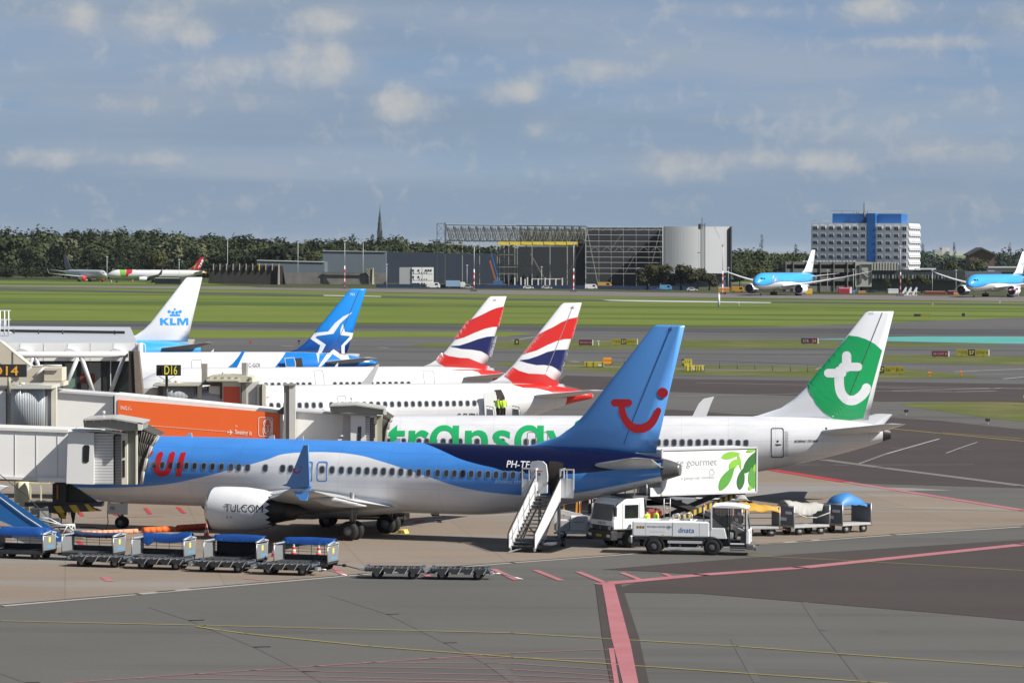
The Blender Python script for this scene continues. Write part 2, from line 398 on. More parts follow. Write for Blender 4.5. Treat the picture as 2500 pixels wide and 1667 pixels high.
TAXI = surf('taxiway asphalt', (.155, .152, .150), (.185, .182, .176), .9, 2.0, .02, streak=(0.05, .006, .09, (.085, .083, .083), .7, .52, .62))
RUNW = surf('dark runway asphalt', (.098, .094, .096), (.118, .114, .114), .9, 2.0, .02)
FARW = surf('far taxiway concrete', (.25, .22, .21), (.28, .25, .235), .9, 2.0, .02)
BROWN = surf('brown asphalt', (.090, .071, .068), (.104, .084, .078), .9, 5.0, .06, streak=(-.3, .02, .2, (.066, .056, .054), .5, .5, .7))
CONC = surf('tan concrete', (.36, .285, .215), (.375, .315, .26), .9, 4.0, .035, streak=(-.16, .02, .16, (.36, .345, .325), .75, .50, .60), third=(.11, (.215, .185, .16), .60, .78, .55), slabs=(-.12, 7.5), bump=.15)
TEAL = M('turquoise ground paint', (.07, .30, .275), .8, var=.12, scale=.08)
PINK = surf('faded pink line paint', (.60, .22, .25), (.66, .28, .30), .8, 6.0, .3)
REDL = surf('red line paint', (.62, .055, .06), (.68, .08, .08), .8, 6.0, .3)
YELL = surf('yellow line paint', (.48, .40, .09), (.56, .47, .12), .8, 8.0, .3)
WHTL = surf('worn white line paint', (.55, .54, .52), (.66, .65, .62), .8, 4.0, .2)
DRAIN = M('drain grating', (.02, .019, .018), .8, var=.2, scale=3)
SEAM = M('tar seam', (.04, .038, .037), .8)
_lvl = [0.0]
def gz(step=.004): _lvl[0] += step; return _lvl[0]
def sheet(name, px, mat, z=None, sub=None):
    z = gz() if z is None else z
    pts = [G(*p) for p in px]; vs, fs = tess([[(p.x, p.y) for p in pts]])
    me = bpy.data.meshes.new(name); me.from_pydata([(a, b, z) for a, b in vs], [], fs); me.materials.append(mat)
    bm = bmesh.new(); bm.from_mesh(me)
    for f in bm.faces:
        if f.normal.z < 0: f.normal_flip()
    bm.to_mesh(me); bm.free()
    return tag(link(name, me), kind='structure')
def strip(mb, px, w, z):
    """painted line of width w metres through photo points"""
    pts = [G(*p) for p in px]
    for i in range(len(pts) - 1):
        a, b = pts[i], pts[i + 1]; d = (b - a).normalized(); n = Vector((-d.y, d.x, 0)) * w / 2; a = a - d * w * .2; b = b + d * w * .2
        q = [a + n, a - n, b - n, b + n]
        mb.add([(p.x, p.y, z) for p in q], [(0, 1, 2, 3)])
def lines(name, items, mat, z=None):
    z = gz() if z is None else z; mb = MB()
    for px, w in items: strip(mb, px, w, z)
    me = mb.mesh(name, mat, recalc=False)
    bm = bmesh.new(); bm.from_mesh(me)
    for f in bm.faces:
        if f.normal.z < 0: f.normal_flip()
    bm.to_mesh(me); bm.free()
    return tag(link(name, me), kind='structure')
# one sheet to the horizon
g = MB(); g.add([(-26000, -60, 0), (26000, -60, 0), (26000, 52000, 0), (-26000, 52000, 0)], [(0, 1, 2, 3)])
tag(g.build('ground', GRASS, recalc=False), kind='structure')
# far side: service road, taxiway with the white jets, perimeter strip
sheet('far_apron', [(-900, 665), (3400, 705), (3400, 734.5), (1900, 723), (1250, 713), (800, 708), (500, 690), (-900, 672)], FARW, .03)
sheet('far_verge', [(-900, 674), (480, 689), (640, 702), (1250, 708.5), (1900, 718.5), (3400, 731), (3400, 712), (-900, 660)], surf('dark verge', (.07, .085, .03), (.10, .12, .035), 1.0, .8, .03), .06)
sheet('far_road', [(-900, 687), (0, 696.5), (480, 699.5), (760, 704), (1250, 711), (1250, 719), (700, 709), (0, 700.5), (-900, 690)], FARW, .07)
sheet('taxiway', [(680, 706), (1250, 711), (1900, 720), (3400, 734), (3400, 747), (2500, 737.5), (1900, 729.5), (1250, 720.5), (700, 709)], FARW, .09)
sheet('edge_road', [(-900, 683.5), (0, 703.5), (1250, 728.7), (2500, 742), (3400, 750.5), (3400, 755.5), (2500, 746), (1250, 733.3), (0, 708.5), (-900, 688.5)], M('dark road surface', (.045, .05, .04), .95), .05)
sheet('white_edge_marking', [(1468, 732.6), (1560, 733.6), (1760, 736.4), (1882, 738.6), (1882, 740.8), (1760, 739.6), (1560, 737), (1490, 735)], M('white edge board', (.42, .42, .41), .8), .11)
sheet('white_edge_marking', [(790, 721), (930, 723.6), (930, 725.4), (790, 723)], M('white edge board', (.42, .42, .41), .8), .11)
# runway in the middle distance and the apron in front of it
sheet('runway', [(-900, 776), (0, 784.5), (1250, 795), (1700, 799.5), (1900, 797.5), (2500, 775), (3400, 745), (3400, 850), (1900, 850), (-900, 850)], TAXI, .012)
sheet('runway_lane', [(-900, 779), (0, 786.5), (1250, 797), (1700, 801), (3400, 807), (3400, 822), (1900, 815), (1250, 806), (0, 795), (-900, 788)], RUNW, .017)
sheet('grass_strip', [(-900, 794), (0, 802.5), (1250, 811), (1302, 813), (1270, 818), (1230, 822.5), (900, 824), (0, 827), (-900, 826)], GRASS, .022)
sheet('apron', [(-1500, 823), (0, 829), (1250, 825), (1500, 850), (3400, 868), (5200, 1300), (5200, 1900), (5200, 2700), (-3600, 2700), (-3600, 1500)], ASPH, .020)
sheet('taxiway', [(-1500, 826), (0, 832), (900, 828), (1250, 826), (1700, 835), (3400, 850), (3400, 1010), (2500, 960), (1900, 930), (1300, 905), (900, 880), (-1500, 880)], TAXI, .026)
sheet('grass_island', [(1004, 843), (1040, 839), (1250, 831), (1500, 830.5), (1957, 829), (2100, 836), (2440, 840.5), (2470, 843), (2300, 846), (2060, 849.5), (1957, 850), (1700, 853), (1250, 853.5), (1110, 850), (1010, 846)], GRASSD, .032)
sheet('turquoise_patch', [(1960, 829.5), (2160, 823), (2250, 821.5), (3200, 824), (3200, 846), (2500, 839.5), (2400, 838.5), (2170, 833), (2060, 829)], TEAL, .037)
sheet('grass_island', [(1197, 887), (1260, 883), (1378, 884), (1700, 892), (1994, 896), (2240, 903), (2393, 918.5), (2380, 922), (2150, 925.5), (1994, 922), (1700, 915), (1500, 911), (1378, 903.5), (1250, 897)], GRASSD, .032)
sheet('grass_island', [(2110, 867), (2200, 866), (2500, 870), (3300, 882), (3300, 908), (2500, 892.5), (2300, 887.5), (2150, 884), (2090, 874)], GRASSD, .032)
sheet('grass_island', [(2196, 987), (2230, 983), (2330, 981), (2500, 981), (3300, 990), (3300, 1110), (2500, 1031), (2400, 1019), (2290, 1003), (2215, 993)], GRASSD, .032)
sheet('bare_strip', [(1300, 888), (1378, 891), (1700, 901), (1950, 904), (1950, 906), (1700, 903.5), (1378, 893.5), (1300, 890)], FARW, .036)
sheet('brown_asphalt', [(1380, 917), (1700, 926), (1994, 930), (2500, 938), (3400, 950), (3400, 1000), (2500, 982), (2300, 980), (2150, 981), (2000, 968), (1640, 957), (1420, 950), (1360, 935)], BROWN, .032)
sheet('brown_asphalt', [(1640, 1000), (1800, 1012), (2130, 1017), (2300, 1028), (3400, 1145), (3400, 1280), (2500, 1192), (2060, 1179), (1880, 1145), (1700, 1100), (1500, 1080), (1500, 1010)], BROWN, .032)
# the stand: tan concrete slabs, drain line, brown and grey asphalt in front
sheet('stand', [(-2500, 1180), (300, 1075), (1400, 1030), (1700, 1090), (1880, 1147), (2062, 1177), (2500, 1247), (3600, 1424), (3600, 1195), (2500, 1286), (2180, 1307), (1843, 1331), (1569, 1351), (1250, 1375), (877, 1404), (335, 1452), (0, 1481), (-2500, 1690)], CONC, .028)
D0 = [(-2500, 1690), (0, 1480.5), (335, 1451.5), (877, 1403.5), (1250, 1374.5), (1569, 1350.5), (1843, 1330.5), (2180, 1306.5), (2500, 1286), (3400, 1228)]
lines('drain_kerb', [(D0, .55)], M('pale kerb concrete', (.30, .28, .25), .9), .036)
lines('drain', [([(-2500, 1688), (0, 1478), (335, 1450)], .26), ([(384, 1446), (424, 1442.5)], .34), ([(465, 1438), (877, 1402), (1250, 1373), (1569, 1349.5), (1800, 1333)], .26), ([(1843, 1330.5), (1912, 1325.5)], .26), ([(1947, 1322.5), (1978, 1320.3)], .34), ([(2002, 1318), (2180, 1305), (2500, 1284.5), (3400, 1227)], .26)], DRAIN, .042)
sheet('brown_asphalt', [(1470, 1391), (1600, 1380), (1950, 1353), (2500, 1318), (3400, 1265), (3400, 1620), (2500, 1516), (2350, 1502), (1960, 1470), (1700, 1449), (1524, 1447), (1500, 1440), (1560, 1420), (1710, 1404), (1600, 1396)], BROWN, .034)
sheet('brown_asphalt', [(1453, 1425), (1515, 1424), (1524, 1447), (1560, 1556), (1584, 1667), (1618, 1830), (1510, 1830), (1490, 1667), (1470, 1556)], BROWN, .0365)
sheet('grey_patch', [(1600, 1210), (1850, 1190), (2000, 1186), (2230, 1192), (2330, 1198), (2000, 1200), (1700, 1225)], surf('pale concrete', (.37, .355, .34), (.40, .385, .37), .9, 4, .05), .033)
lines('tar_seam', [([(380, 1483), (480, 1515), (640, 1580), (760, 1640), (900, 1720)], .7), ([(820, 1455), (960, 1500), (1100, 1570), (1200, 1620), (1300, 1690)], .55), ([(1966, 1471), (2010, 1540), (2060, 1600), (2130, 1690)], .35), ([(-80, 1610), (80, 1667), (200, 1740)], .55), ([(1790, 1560), (1850, 1667)], .3)], M('asphalt joint', (.083, .080, .074), .9), .030)
# painted markings
lines('yellow_lead_line', [([(-1500, 1490), (0, 1517), (500, 1528), (1250, 1546.5), (1800, 1579), (2500, 1629.5), (3400, 1700)], .16), ([(481, 1531), (540, 1540), (600, 1548), (903, 1579), (1250, 1605.3), (1500, 1623), (2121, 1666), (2500, 1693)], .17), ([(1813, 1356.5), (2100, 1371), (2500, 1394), (3300, 1440)], .14), ([(1950, 1230), (2250, 1243), (2500, 1250)], .16), ([(2142, 1044), (2300, 1059), (2500, 1078), (3300, 1155)], .35), ([(2300, 1057), (2500, 1072), (3300, 1130)], .25)], YELL, .048)
lines('pink_stand_line', [([(1469, 1427), (1710, 1404.5), (1955, 1387), (2500, 1330), (3400, 1240)], .95), ([(2062, 1177), (2500, 1247), (3400, 1392)], .75)], PINK, .046)
sheet('pink_band', [(1469, 1423), (1499, 1423), (1520, 1500), (1540, 1576), (1558, 1667), (1590, 1830), (1548, 1830), (1520, 1667), (1506, 1610), (1492, 1556), (1478, 1470)], PINK, .051)
sheet('pink_band', [(1486, 1584), (1499, 1584), (1505, 1630), (1511, 1667), (1536, 1830), (1520, 1830), (1499, 1667), (1490, 1610)], PINK, .051)
lines('pink_hatching', [([(1307, 1393), (1370, 1418)], .36), ([(1412, 1397), (1476, 1423)], .36), ([(1518, 1399), (1563, 1416)], .34), ([(1620, 1401), (1645, 1411)], .3), ([(1204, 1390), (1262, 1417)], .36), ([(1480, 1422), (1640, 1411), (1705, 1406)], .35), ([(902, 1379), (918, 1388)], .34), ([(1035, 1401), (1052, 1411)], .34), ([(813, 1384), (842, 1407)], .34), ([(255, 1410), (268, 1420)], .4), ([(180, 1376), (210, 1384)], .34), ([(600, 1414), (640, 1417)], .3),
    ([(-200, 1705), (190, 1666), (478, 1646), (900, 1619), (1250, 1595.5), (1487, 1586)], .10), ([(340, 1656.5), (1250, 1668), (1499, 1672)], .10), ([(478, 1646), (1250, 1663), (1499, 1668)], .09), ([(611, 1637), (1250, 1649), (1498, 1660)], .09), ([(755, 1627), (1250, 1635), (1497, 1651)], .09), ([(882, 1618), (1250, 1621), (1494, 1637)], .09), ([(1010, 1609), (1250, 1607), (1490, 1611)], .09)], PINK, .044)
lines('red_stand_line', [([(1700, 1118), (1880, 1147), (2062, 1177)], 1.0), ([(192, 1249), (202, 1261)], .24), ([(355, 1241), (367, 1256)], .24), ([(434, 1239), (450, 1254)], .24), ([(280, 1256), (289, 1261)], .22), ([(190, 1321), (206, 1337)], .26), ([(60, 1268), (400, 1262)], .1), ([(280, 1319), (520, 1312)], .12), ([(975, 1270), (1030, 1272), (1012, 1276)], .4)], REDL, .046)
lines('white_marking', [([(180, 1267), (330, 1262), (500, 1255)], .12), ([(180, 1277), (390, 1273), (530, 1271)], .12), ([(0, 1353), (250, 1358), (330, 1361)], .14), ([(2163, 1109), (2240, 1087), (2293, 1072)], .22), ([(2310, 1107), (2345, 1094), (2386, 1080)], .12), ([(1938, 1135.5), (2000, 1135.5)], .16), ([(2035, 1135.7), (2070, 1136)], .16), ([(2095, 1136), (2376, 1135)], .12), ([(2176, 1095), (2252, 1097)], .1), ([(2343, 1097), (2375, 1098)], .1),
    ([(-900, 800), (0, 797.5), (1250, 806)], .6), ([(300, 835), (900, 832), (1250, 836)], .5), ([(1250, 823), (1700, 826), (2300, 828)], .35), ([(2500, 808), (2050, 812), (1800, 813)], .3), ([(1700, 935), (2500, 950), (3200, 961)], .4), ([(1650, 968), (1900, 963), (2150, 955), (2500, 948)], .3), ([(2090, 945), (2300, 951), (2450, 948)], .5), ([(2180, 955), (2330, 957), (2430, 955)], .6), ([(1900, 868), (2150, 872), (2340, 879)], .3), ([(2330, 908), (2400, 905), (2500, 901)], .7), ([(2450, 925), (2500, 921)], .6), ([(2380, 915), (2500, 912)], .3), ([(1250, 832), (1345, 816), (1350, 814), (1330, 812)], .4), ([(690, 845), (715, 845.5)], 1.2), ([(925, 849), (945, 849.5)], 1.2), ([(1395, 883), (1413, 884)], 1.2), ([(2080, 893), (2150, 896), (2260, 899)], .25), ([(2010, 897), (1990, 902), (2020, 899)], .3)]
    + [([(2099 + i * 7.2, 1132 - i * 2.6), (2102.6 + i * 7.2, 1130.7 - i * 2.6)], .22) for i in range(9)], WHTL, .046)
lines('grey_seam_strip', [([(2012, 1123), (2150, 1142), (2500, 1187), (3300, 1290)], 1.0)], surf('pale joint', (.26, .25, .235), (.30, .285, .27), .9, 4, .05), .041)
# ------------------------------------------------------------------ airliners (local x runs from nose to tail, left side is -y)
TYPES = {
 'B737': dict(L=38.0, prof=[(0, 3.0, 2.62, .22), (.35, 3.42, 2.2, .62), (1, 3.85, 1.9, 1.0), (2, 4.45, 1.66, 1.42), (3, 5.02, 1.53, 1.66), (4.3, 5.36, 1.46, 1.82), (6, 5.46, 1.45, 1.88), (25.5, 5.46, 1.45, 1.88), (28, 5.45, 1.62, 1.87), (30.4, 5.43, 2.02, 1.78), (32.5, 5.39, 2.47, 1.58), (34.5, 5.28, 2.95, 1.24), (36.2, 5.08, 3.42, .82), (37.4, 4.84, 3.8, .47), (38.0, 4.62, 4.0, .28)],
   wing=[(1.2, 12.6, 8.9, 1.95, .16), (1.9, 13.3, 8.2, 2.02, .15), (5.3, 15.6, 5.3, 2.45, .125), (11, 18.6, 3.5, 3.05, .11), (17.0, 21.7, 1.55, 3.75, .10)],
   fin=[(5.2, 27.6, 36.6, .10), (5.5, 29.4, 36.65, .2), (6.0, 30.9, 36.75, .4), (6.6, 31.75, 36.9, .5), (7.3, 32.45, 37.05, .5), (12.2, 36.35, 38.2, .24), (12.3, 36.6, 38.2, .12)],
   stab=[(.5, 32.9, 4.4, 4.42, .10), (1.1, 33.3, 4.0, 4.5, .10), (7.0, 37.3, 1.25, 5.28, .09), (7.18, 37.6, .85, 5.30, .06)],
   eng=(4.83, 11.9, 3.9, 1.24, 1.74), gear=(4.0, 19.6, 2.86, .565, .43, 1.5)),
 'A319': dict(L=33.6, prof=[(0, 3.5, 3.1, .2), (.35, 4.0, 2.6, .7), (1, 4.5, 2.25, 1.15), (2.2, 5.2, 1.95, 1.6), (3.6, 5.7, 1.78, 1.88), (5, 5.86, 1.73, 1.975), (22, 5.87, 1.73, 1.975), (24.5, 5.86, 2.05, 1.94), (27, 5.82, 2.7, 1.72), (29.5, 5.7, 3.5, 1.3), (31.5, 5.45, 4.15, .85), (33, 5.15, 4.5, .45), (33.6, 4.95, 4.62, .22)],
   wing=[(1.4, 10.6, 7.6, 2.5, .15), (2.1, 11.2, 6.9, 2.55, .14), (6.4, 13.9, 4.0, 2.95, .12), (16.5, 18.6, 1.6, 3.95, .10)],
   fin=[(5.75, 25.2, 31.0, .15), (6.1, 26.2, 31.1, .35), (6.6, 26.9, 31.25, .5), (7.2, 27.5, 31.4, .5), (11.6, 31.15, 32.75, .25), (11.76, 31.4, 32.78, .12)],
   stab=[(.5, 28.2, 3.9, 4.85, .10), (1.3, 28.7, 3.5, 4.9, .10), (6.1, 31.6, 1.4, 5.45, .09), (6.22, 31.8, 1.1, 5.47, .06)],
   eng=(5.75, 9.4, 3.6, 1.05, 1.75), gear=(4.3, 15.3, 3.79, .57, .42, 1.7)),
 'B787': dict(L=61.5, prof=[(0, 4.9, 4.5, .25), (.6, 5.7, 3.7, 1.0), (2, 6.75, 3.0, 1.8), (4, 7.7, 2.65, 2.4), (7, 8.4, 2.47, 2.8), (10, 8.5, 2.45, 2.88), (42, 8.5, 2.45, 2.88), (47, 8.45, 2.9, 2.7), (53, 8.2, 4.3, 1.9), (58, 7.6, 5.6, 1.0), (61.5, 6.8, 6.3, .3)],
   wing=[(2.2, 20.5, 12.5, 3.6, .14), (2.9, 21.3, 11.7, 3.7, .13), (9.5, 27, 7.0, 4.6, .12), (20, 33.6, 4.2, 6.7, .10), (27, 38, 2.7, 8.4, .10), (30, 41, .5, 9.3, .08)],
   fin=[(8.3, 46, 58, .3), (9.2, 48.5, 58.2, .6), (10.2, 50, 58.4, .7), (16.9, 56.6, 60.2, .35), (17.0, 57, 60.2, .2)],
   stab=[(.8, 51.5, 6.5, 6.9, .10), (1.8, 52.2, 5.8, 7.0, .10), (9.7, 58.6, 1.9, 8.2, .09), (9.9, 59, 1.4, 8.25, .06)],
   eng=(9.8, 18.2, 6.3, 1.85, 2.55), gear=(6.0, 30.6, 4.9, .68, .6, 2.4)),
}
def stretch(base, cut, add, L=None):
    d = dict(TYPES[base]); s = lambda t: t + (add if t > cut else 0); h = add * .5
    d['L'] = d['L'] + add; d['prof'] = [(s(p[0]),) + p[1:] for p in d['prof']]
    d['wing'] = [(w[0], w[1] + h) + tuple(w[2:]) for w in d['wing']]
    d['fin'] = [(z, a + add, b + add, t) for z, a, b, t in d['fin']]; d['stab'] = [(a, b + add) + tuple(r) for a, b, *r in d['stab']]
    e = d['eng']; d['eng'] = (e[0], e[1] + h) + e[2:]; q = d['gear']; d['gear'] = (q[0], q[1] + h) + q[2:]; return d
TYPES['A321'] = stretch('A319', 8, 10.6)
AIRF = [(0, 0), (.03, .42), (.1, .74), (.25, .98), (.4, 1), (.6, .78), (.8, .42), (1, .03)]
def airf(f):
    for (a, b), (c, d) in zip(AIRF, AIRF[1:]):
        if f <= c: return b + (d - b) * (f - a) / (c - a)
    return .03
def livery(name, base, layers, rough=.28, dirt=.06):
    """paint whose colour borders are curves z(x) over the side of the fuselage: layers = [(colour, [(x, z)...], +1 paints above / -1 below)]"""
    m, N, L, b = nodes(name); b.inputs['Roughness'].default_value = rough; b.inputs['Coat Weight'].default_value = .3; b.inputs['Coat Roughness'].default_value = .12
    tc = N.new('ShaderNodeTexCoord'); sp = N.new('ShaderNodeSeparateXYZ'); L.new(tc.outputs['Object'], sp.inputs[0])
    def rgb(c):
        n = N.new('ShaderNodeRGB'); n.outputs[0].default_value = tuple(c) + (1,); return n.outputs[0]
    col = rgb(base)
    mx = N.new('ShaderNodeMath'); mx.operation = 'DIVIDE'; L.new(sp.outputs[0], mx.inputs[0]); mx.inputs[1].default_value = 64.0
    for c, pts, sgn in layers:
        fc = N.new('ShaderNodeFloatCurve'); L.new(mx.outputs[0], fc.inputs['Value']); cv = fc.mapping.curves[0]
        q = [(x / 64.0, z / 10.0) for x, z in pts]
        cv.points[0].location = q[0]; cv.points[1].location = q[-1]
        for p in q[1:-1]: cv.points.new(*p)
        fc.mapping.extend = 'HORIZONTAL'; fc.mapping.update()
        s = N.new('ShaderNodeMath'); s.operation = 'MULTIPLY'; L.new(fc.outputs[0], s.inputs[0]); s.inputs[1].default_value = 10.0
        g = N.new('ShaderNodeMath'); g.operation = 'GREATER_THAN' if sgn > 0 else 'LESS_THAN'; L.new(sp.outputs[2], g.inputs[0]); L.new(s.outputs[0], g.inputs[1])
        mm = N.new('ShaderNodeMix'); mm.data_type = 'RGBA'; L.new(g.outputs[0], mm.inputs[0]); L.new(col, mm.inputs[6]); mm.inputs[7].default_value = tuple(c) + (1,)
        col = mm.outputs[2]
    # grime: streaks along the belly and faint panel joints
    mp = N.new('ShaderNodeMapping'); L.new(tc.outputs['Object'], mp.inputs[0]); mp.inputs['Scale'].default_value = (.35, 1.2, 1.2)
    nz = N.new('ShaderNodeTexNoise'); nz.inputs['Scale'].default_value = 1.4; nz.inputs['Detail'].default_value = 6; L.new(mp.outputs[0], nz.inputs['Vector'])
    mr = N.new('ShaderNodeMapRange'); L.new(nz.outputs[0], mr.inputs[0]); mr.inputs[1].default_value = .35; mr.inputs[2].default_value = .75; mr.inputs[3].default_value = 1.0; mr.inputs[4].default_value = 1 - 2 * dirt
    br = N.new('ShaderNodeTexBrick'); cb = N.new('ShaderNodeCombineXYZ'); L.new(sp.outputs[0], cb.inputs[0]); L.new(sp.outputs[2], cb.inputs[1]); L.new(cb.outputs[0], br.inputs['Vector'])
    br.offset = 0.0; br.inputs['Scale'].default_value = 1.0; br.inputs['Brick Width'].default_value = 3.05; br.inputs['Row Height'].default_value = .98; br.inputs['Mortar Size'].default_value = .012
    br.inputs['Color1'].default_value = (1, 1, 1, 1); br.inputs['Color2'].default_value = (.985, .985, .985, 1); br.inputs['Mortar'].default_value = (.78, .78, .78, 1)
    for f in (mr.outputs[0], br.outputs[0]):
        mm = N.new('ShaderNodeMix'); mm.data_type = 'RGBA'; mm.blend_type = 'MULTIPLY'; mm.inputs[0].default_value = 1.0; L.new(col, mm.inputs[6]); L.new(f, mm.inputs[7]); col = mm.outputs[2]
    L.new(col, b.inputs['Base Color']); return m
PW = (.67, .68, .70)
WINGM = M('wing grey paint', (.50, .51, .52), .35, var=.05, scale=.7)
NACW = M('nacelle paint', (.70, .71, .73), .28, var=.025, scale=.8)
LIP = M('polished intake lip', (.62, .62, .63), .22, metal=.9)
HOT = M('exhaust metal', (.045, .043, .042), .45, metal=.5)
TYRE = M('tyre rubber', (.014, .014, .015), .8, var=.15, scale=6)
HUB = M('wheel hub', (.30, .30, .30), .5, metal=.3)
STRUT = M('gear strut', (.22, .22, .22), .45, metal=.4)
PANE = glass('cabin window pane', (.03, .035, .045), .12)
def frame_mat(col): return M('window surround %.2f %.2f' % (col[0], col[2]), tuple(c * .62 for c in col), .5)
class Plane:
    def __init__(s, ty, label, group, theta, k=1.0, pitch=0.0, ground=None, fintip=None, name='airliner'):
        s.T = TYPES[ty]; s.k = k; s.ty = ty; s.rud = 0.0
        s.zt, s.zb, s.hw = (spl([(p[0], p[i]) for p in s.T['prof']]) for i in (1, 2, 3))
        s.root = thing(name, label, 'airliner', group=group, scale=k); s.root.rotation_euler = (0, R(-pitch), R(theta))
        rot = Matrix.Rotation(R(theta), 3, 'Z') @ Matrix.Rotation(R(-pitch), 3, 'Y')
        mg = Vector((s.T['gear'][1], 0, 0)) * k; s.root.location = (0, 0, 0)
        if ground: px, py, t = ground; w = G(px, py); loc = w - rot @ Vector((t, 0, 0)) * k
        else:
            px, py, D = fintip; f = s.T['fin'][-1]; w = P(px, py, D); loc = w - rot @ (Vector((f[2], 0, f[0])) * k)
        loc.z = -(rot @ mg).z
        s.root.location = loc; s.mw = Matrix.Translation(loc) @ rot.to_4x4() @ Matrix.Scale(k, 4); s.inv = s.mw.inverted()
    def uv(s, px, py, lat=0.0):
        """photo point -> (station, height) on the plane's own upright plane y = lat"""
        o = s.inv @ Vector((0, 0, H)); d = s.inv.to_3x3() @ ray(px, py); q = (lat - o.y) / d.y; p = o + d * q; return (p.x, p.z)
    def uvs(s, pts, lat=0.0): return [s.uv(a, b, lat) for a, b in pts]
    def side(s, t, z, off=.014, sgn=-1):
        zc, hh = (s.zt(t) + s.zb(t)) / 2, (s.zt(t) - s.zb(t)) / 2; q = max(-.998, min(.998, (z - zc) / hh)); y = s.hw(t) * math.sqrt(1 - q * q)
        ny, nz = y / s.hw(t) ** 2, q / hh; l = math.hypot(ny, nz) or 1
        return (t, sgn * (y + off * ny / l), zc + q * hh + off * nz / l)
    def onfin(s, t, z, off=.012):
        F = s.T['fin']; z_ = max(F[0][0], min(F[-1][0], z))
        for a, b in zip(F, F[1:]):
            if z_ <= b[0]:
                q = (z_ - a[0]) / (b[0] - a[0]); le, te, th = (a[i] + (b[i] - a[i]) * q for i in (1, 2, 3)); break
        f = max(0, min(1, (t - le) / (te - le))); off += .04 * max(0, .22 - f) / .22; return (t, -(airf(f) * th / 2 + off) + max(0, f - .68) * (te - le) * s.rud, z)
    def fuselage(s, mat):
        T = sorted({round(x, 3) for p in s.T['prof'] for x in [p[0]]} | {round(i * .5, 3) for i in range(int(s.T['L'] * 2))} | {.1, .2, .6, .8}); n = 48; rings = []
        for t in T:
            if t > s.T['L']: continue
            zc, hh, w = (s.zt(t) + s.zb(t)) / 2, (s.zt(t) - s.zb(t)) / 2, s.hw(t)
            rings.append([(t, w * math.cos(2 * math.pi * i / n), zc + hh * math.sin(2 * math.pi * i / n)) for i in range(n)])
        s.fus = MB().loft(rings).build('fuselage', mat, s.root); return s.fus
    def wings(s, mat=WINGM):
        for sg in (-1, 1):
            rings = []
            for lat, le, ch, z, tc in s.T['wing']:
                up = [(le + f * ch, sg * lat, z + (airf(f) * .6 - .1 * f) * tc * ch) for f, _ in AIRF]; lo = [(le + f * ch, sg * lat, z - (airf(f) * .4 + .1 * f) * tc * ch) for f, _ in AIRF[1:-1]][::-1]
                rings.append(up + lo)
            w = MB().loft(rings).build('wing', mat, s.root)
            if sg < 0: s.wing = w
            # flap-track fairings
            for q in (.30, .47, .66):
                i = [j for j in range(len(s.T['wing']) - 1)]; lat = s.T['wing'][0][0] + q * (s.T['wing'][-1][0] - s.T['wing'][0][0])
                for a, b in zip(s.T['wing'], s.T['wing'][1:]):
                    if a[0] <= lat <= b[0]:
                        u = (lat - a[0]) / (b[0] - a[0]); le, ch, z = (a[j] + (b[j] - a[j]) * u for j in (1, 2, 3))
                MB().lathe((le + ch * .55, sg * lat, z - .16), (1, 0, -.05), [(0, .02), (.4, .16), (1.2, .2), (ch * .45, .14), (ch * .45 + .7, .02)], 10).build('flap_fairing', mat, w)
    def belly(s, mat):
        w = s.T['wing'][0]; t0 = w[1] - 1.8; t1 = w[1] + w[2] + 2.0; rings = []
        for i in range(13):
            q = i / 12; t = t0 + (t1 - t0) * q; e = math.sin(math.pi * q) ** .5 if 0 < q < 1 else .02; zc = s.zb(t) + .75
            rings.append([(t, s.hw(t) * (1.0 * e + .02) * math.cos(a) * 1.04, zc + (.95 * e) * math.sin(a) - .12 * e) for a in [2 * math.pi * j / 20 for j in range(20)]])
        MB().loft(rings).build('belly_fairing', mat, s.root)
    def winglet(s, mat, up=2.4, down=0.0, cant=.35, sweep=1.5):
        lat, le, ch, z, tc = s.T['wing'][-1]
        for sg in (-1, 1):
            mb = MB(); secs = [(0, 0, le, ch, .12), (.25 * cant + .1, .25, le + .25, ch * .85, .10), (cant, up * .5, le + sweep * .6, ch * .6, .07), (cant * 1.5 + .1, up, le + sweep, ch * .32, .04)]
            def ring(dl, dz, l, c, th): return [(l + f * c, sg * (lat + dl + x * th * airf(f) / 2), z + dz) for f, x in [(f, 1) for f, _ in AIRF] + [(f, -1) for f, _ in AIRF[1:-1]][::-1]]
            mb.loft([ring(*q) for q in secs])
            if down: mb.loft([ring(0, 0.02, le, ch, .12), ring(.2, -.3, le + .35, ch * .75, .10), ring(.45, -down, le + 1.0, ch * .28, .04)])
            o = mb.build('winglet', mat, s.root)
            if sg < 0: s.wl = o
    def fin(s, mat):
        rings = []
        FF = sorted([f for f, _ in AIRF] + [.68, .69])
        for z, le, te, th in s.T['fin']:
            dy = lambda f: max(0, f - .68) * (te - le) * s.rud
            rings.append([(le + f * (te - le), airf(f) * th / 2 + dy(f), z) for f in FF] + [(le + f * (te - le), -airf(f) * th / 2 + dy(f), z) for f in FF[1:-1]][::-1])
        s.finob = MB().loft(rings).build('tail_fin', mat, s.root); return s.finob
    def rudder_line(s, mat, f0=.66):
        F = s.T['fin']; a, b = F[2], F[-2]
        p = (a[1] + f0 * (a[2] - a[1]), a[0] - .3), (b[1] + .6 * (b[2] - b[1]), b[0])
        o = stroke([p[0], p[1]], .05); vs, fs = tess([o]); flat('rudder_hinge', vs, fs, lambda u, v: s.onfin(u, v, .016), mat, s.finob, .8)
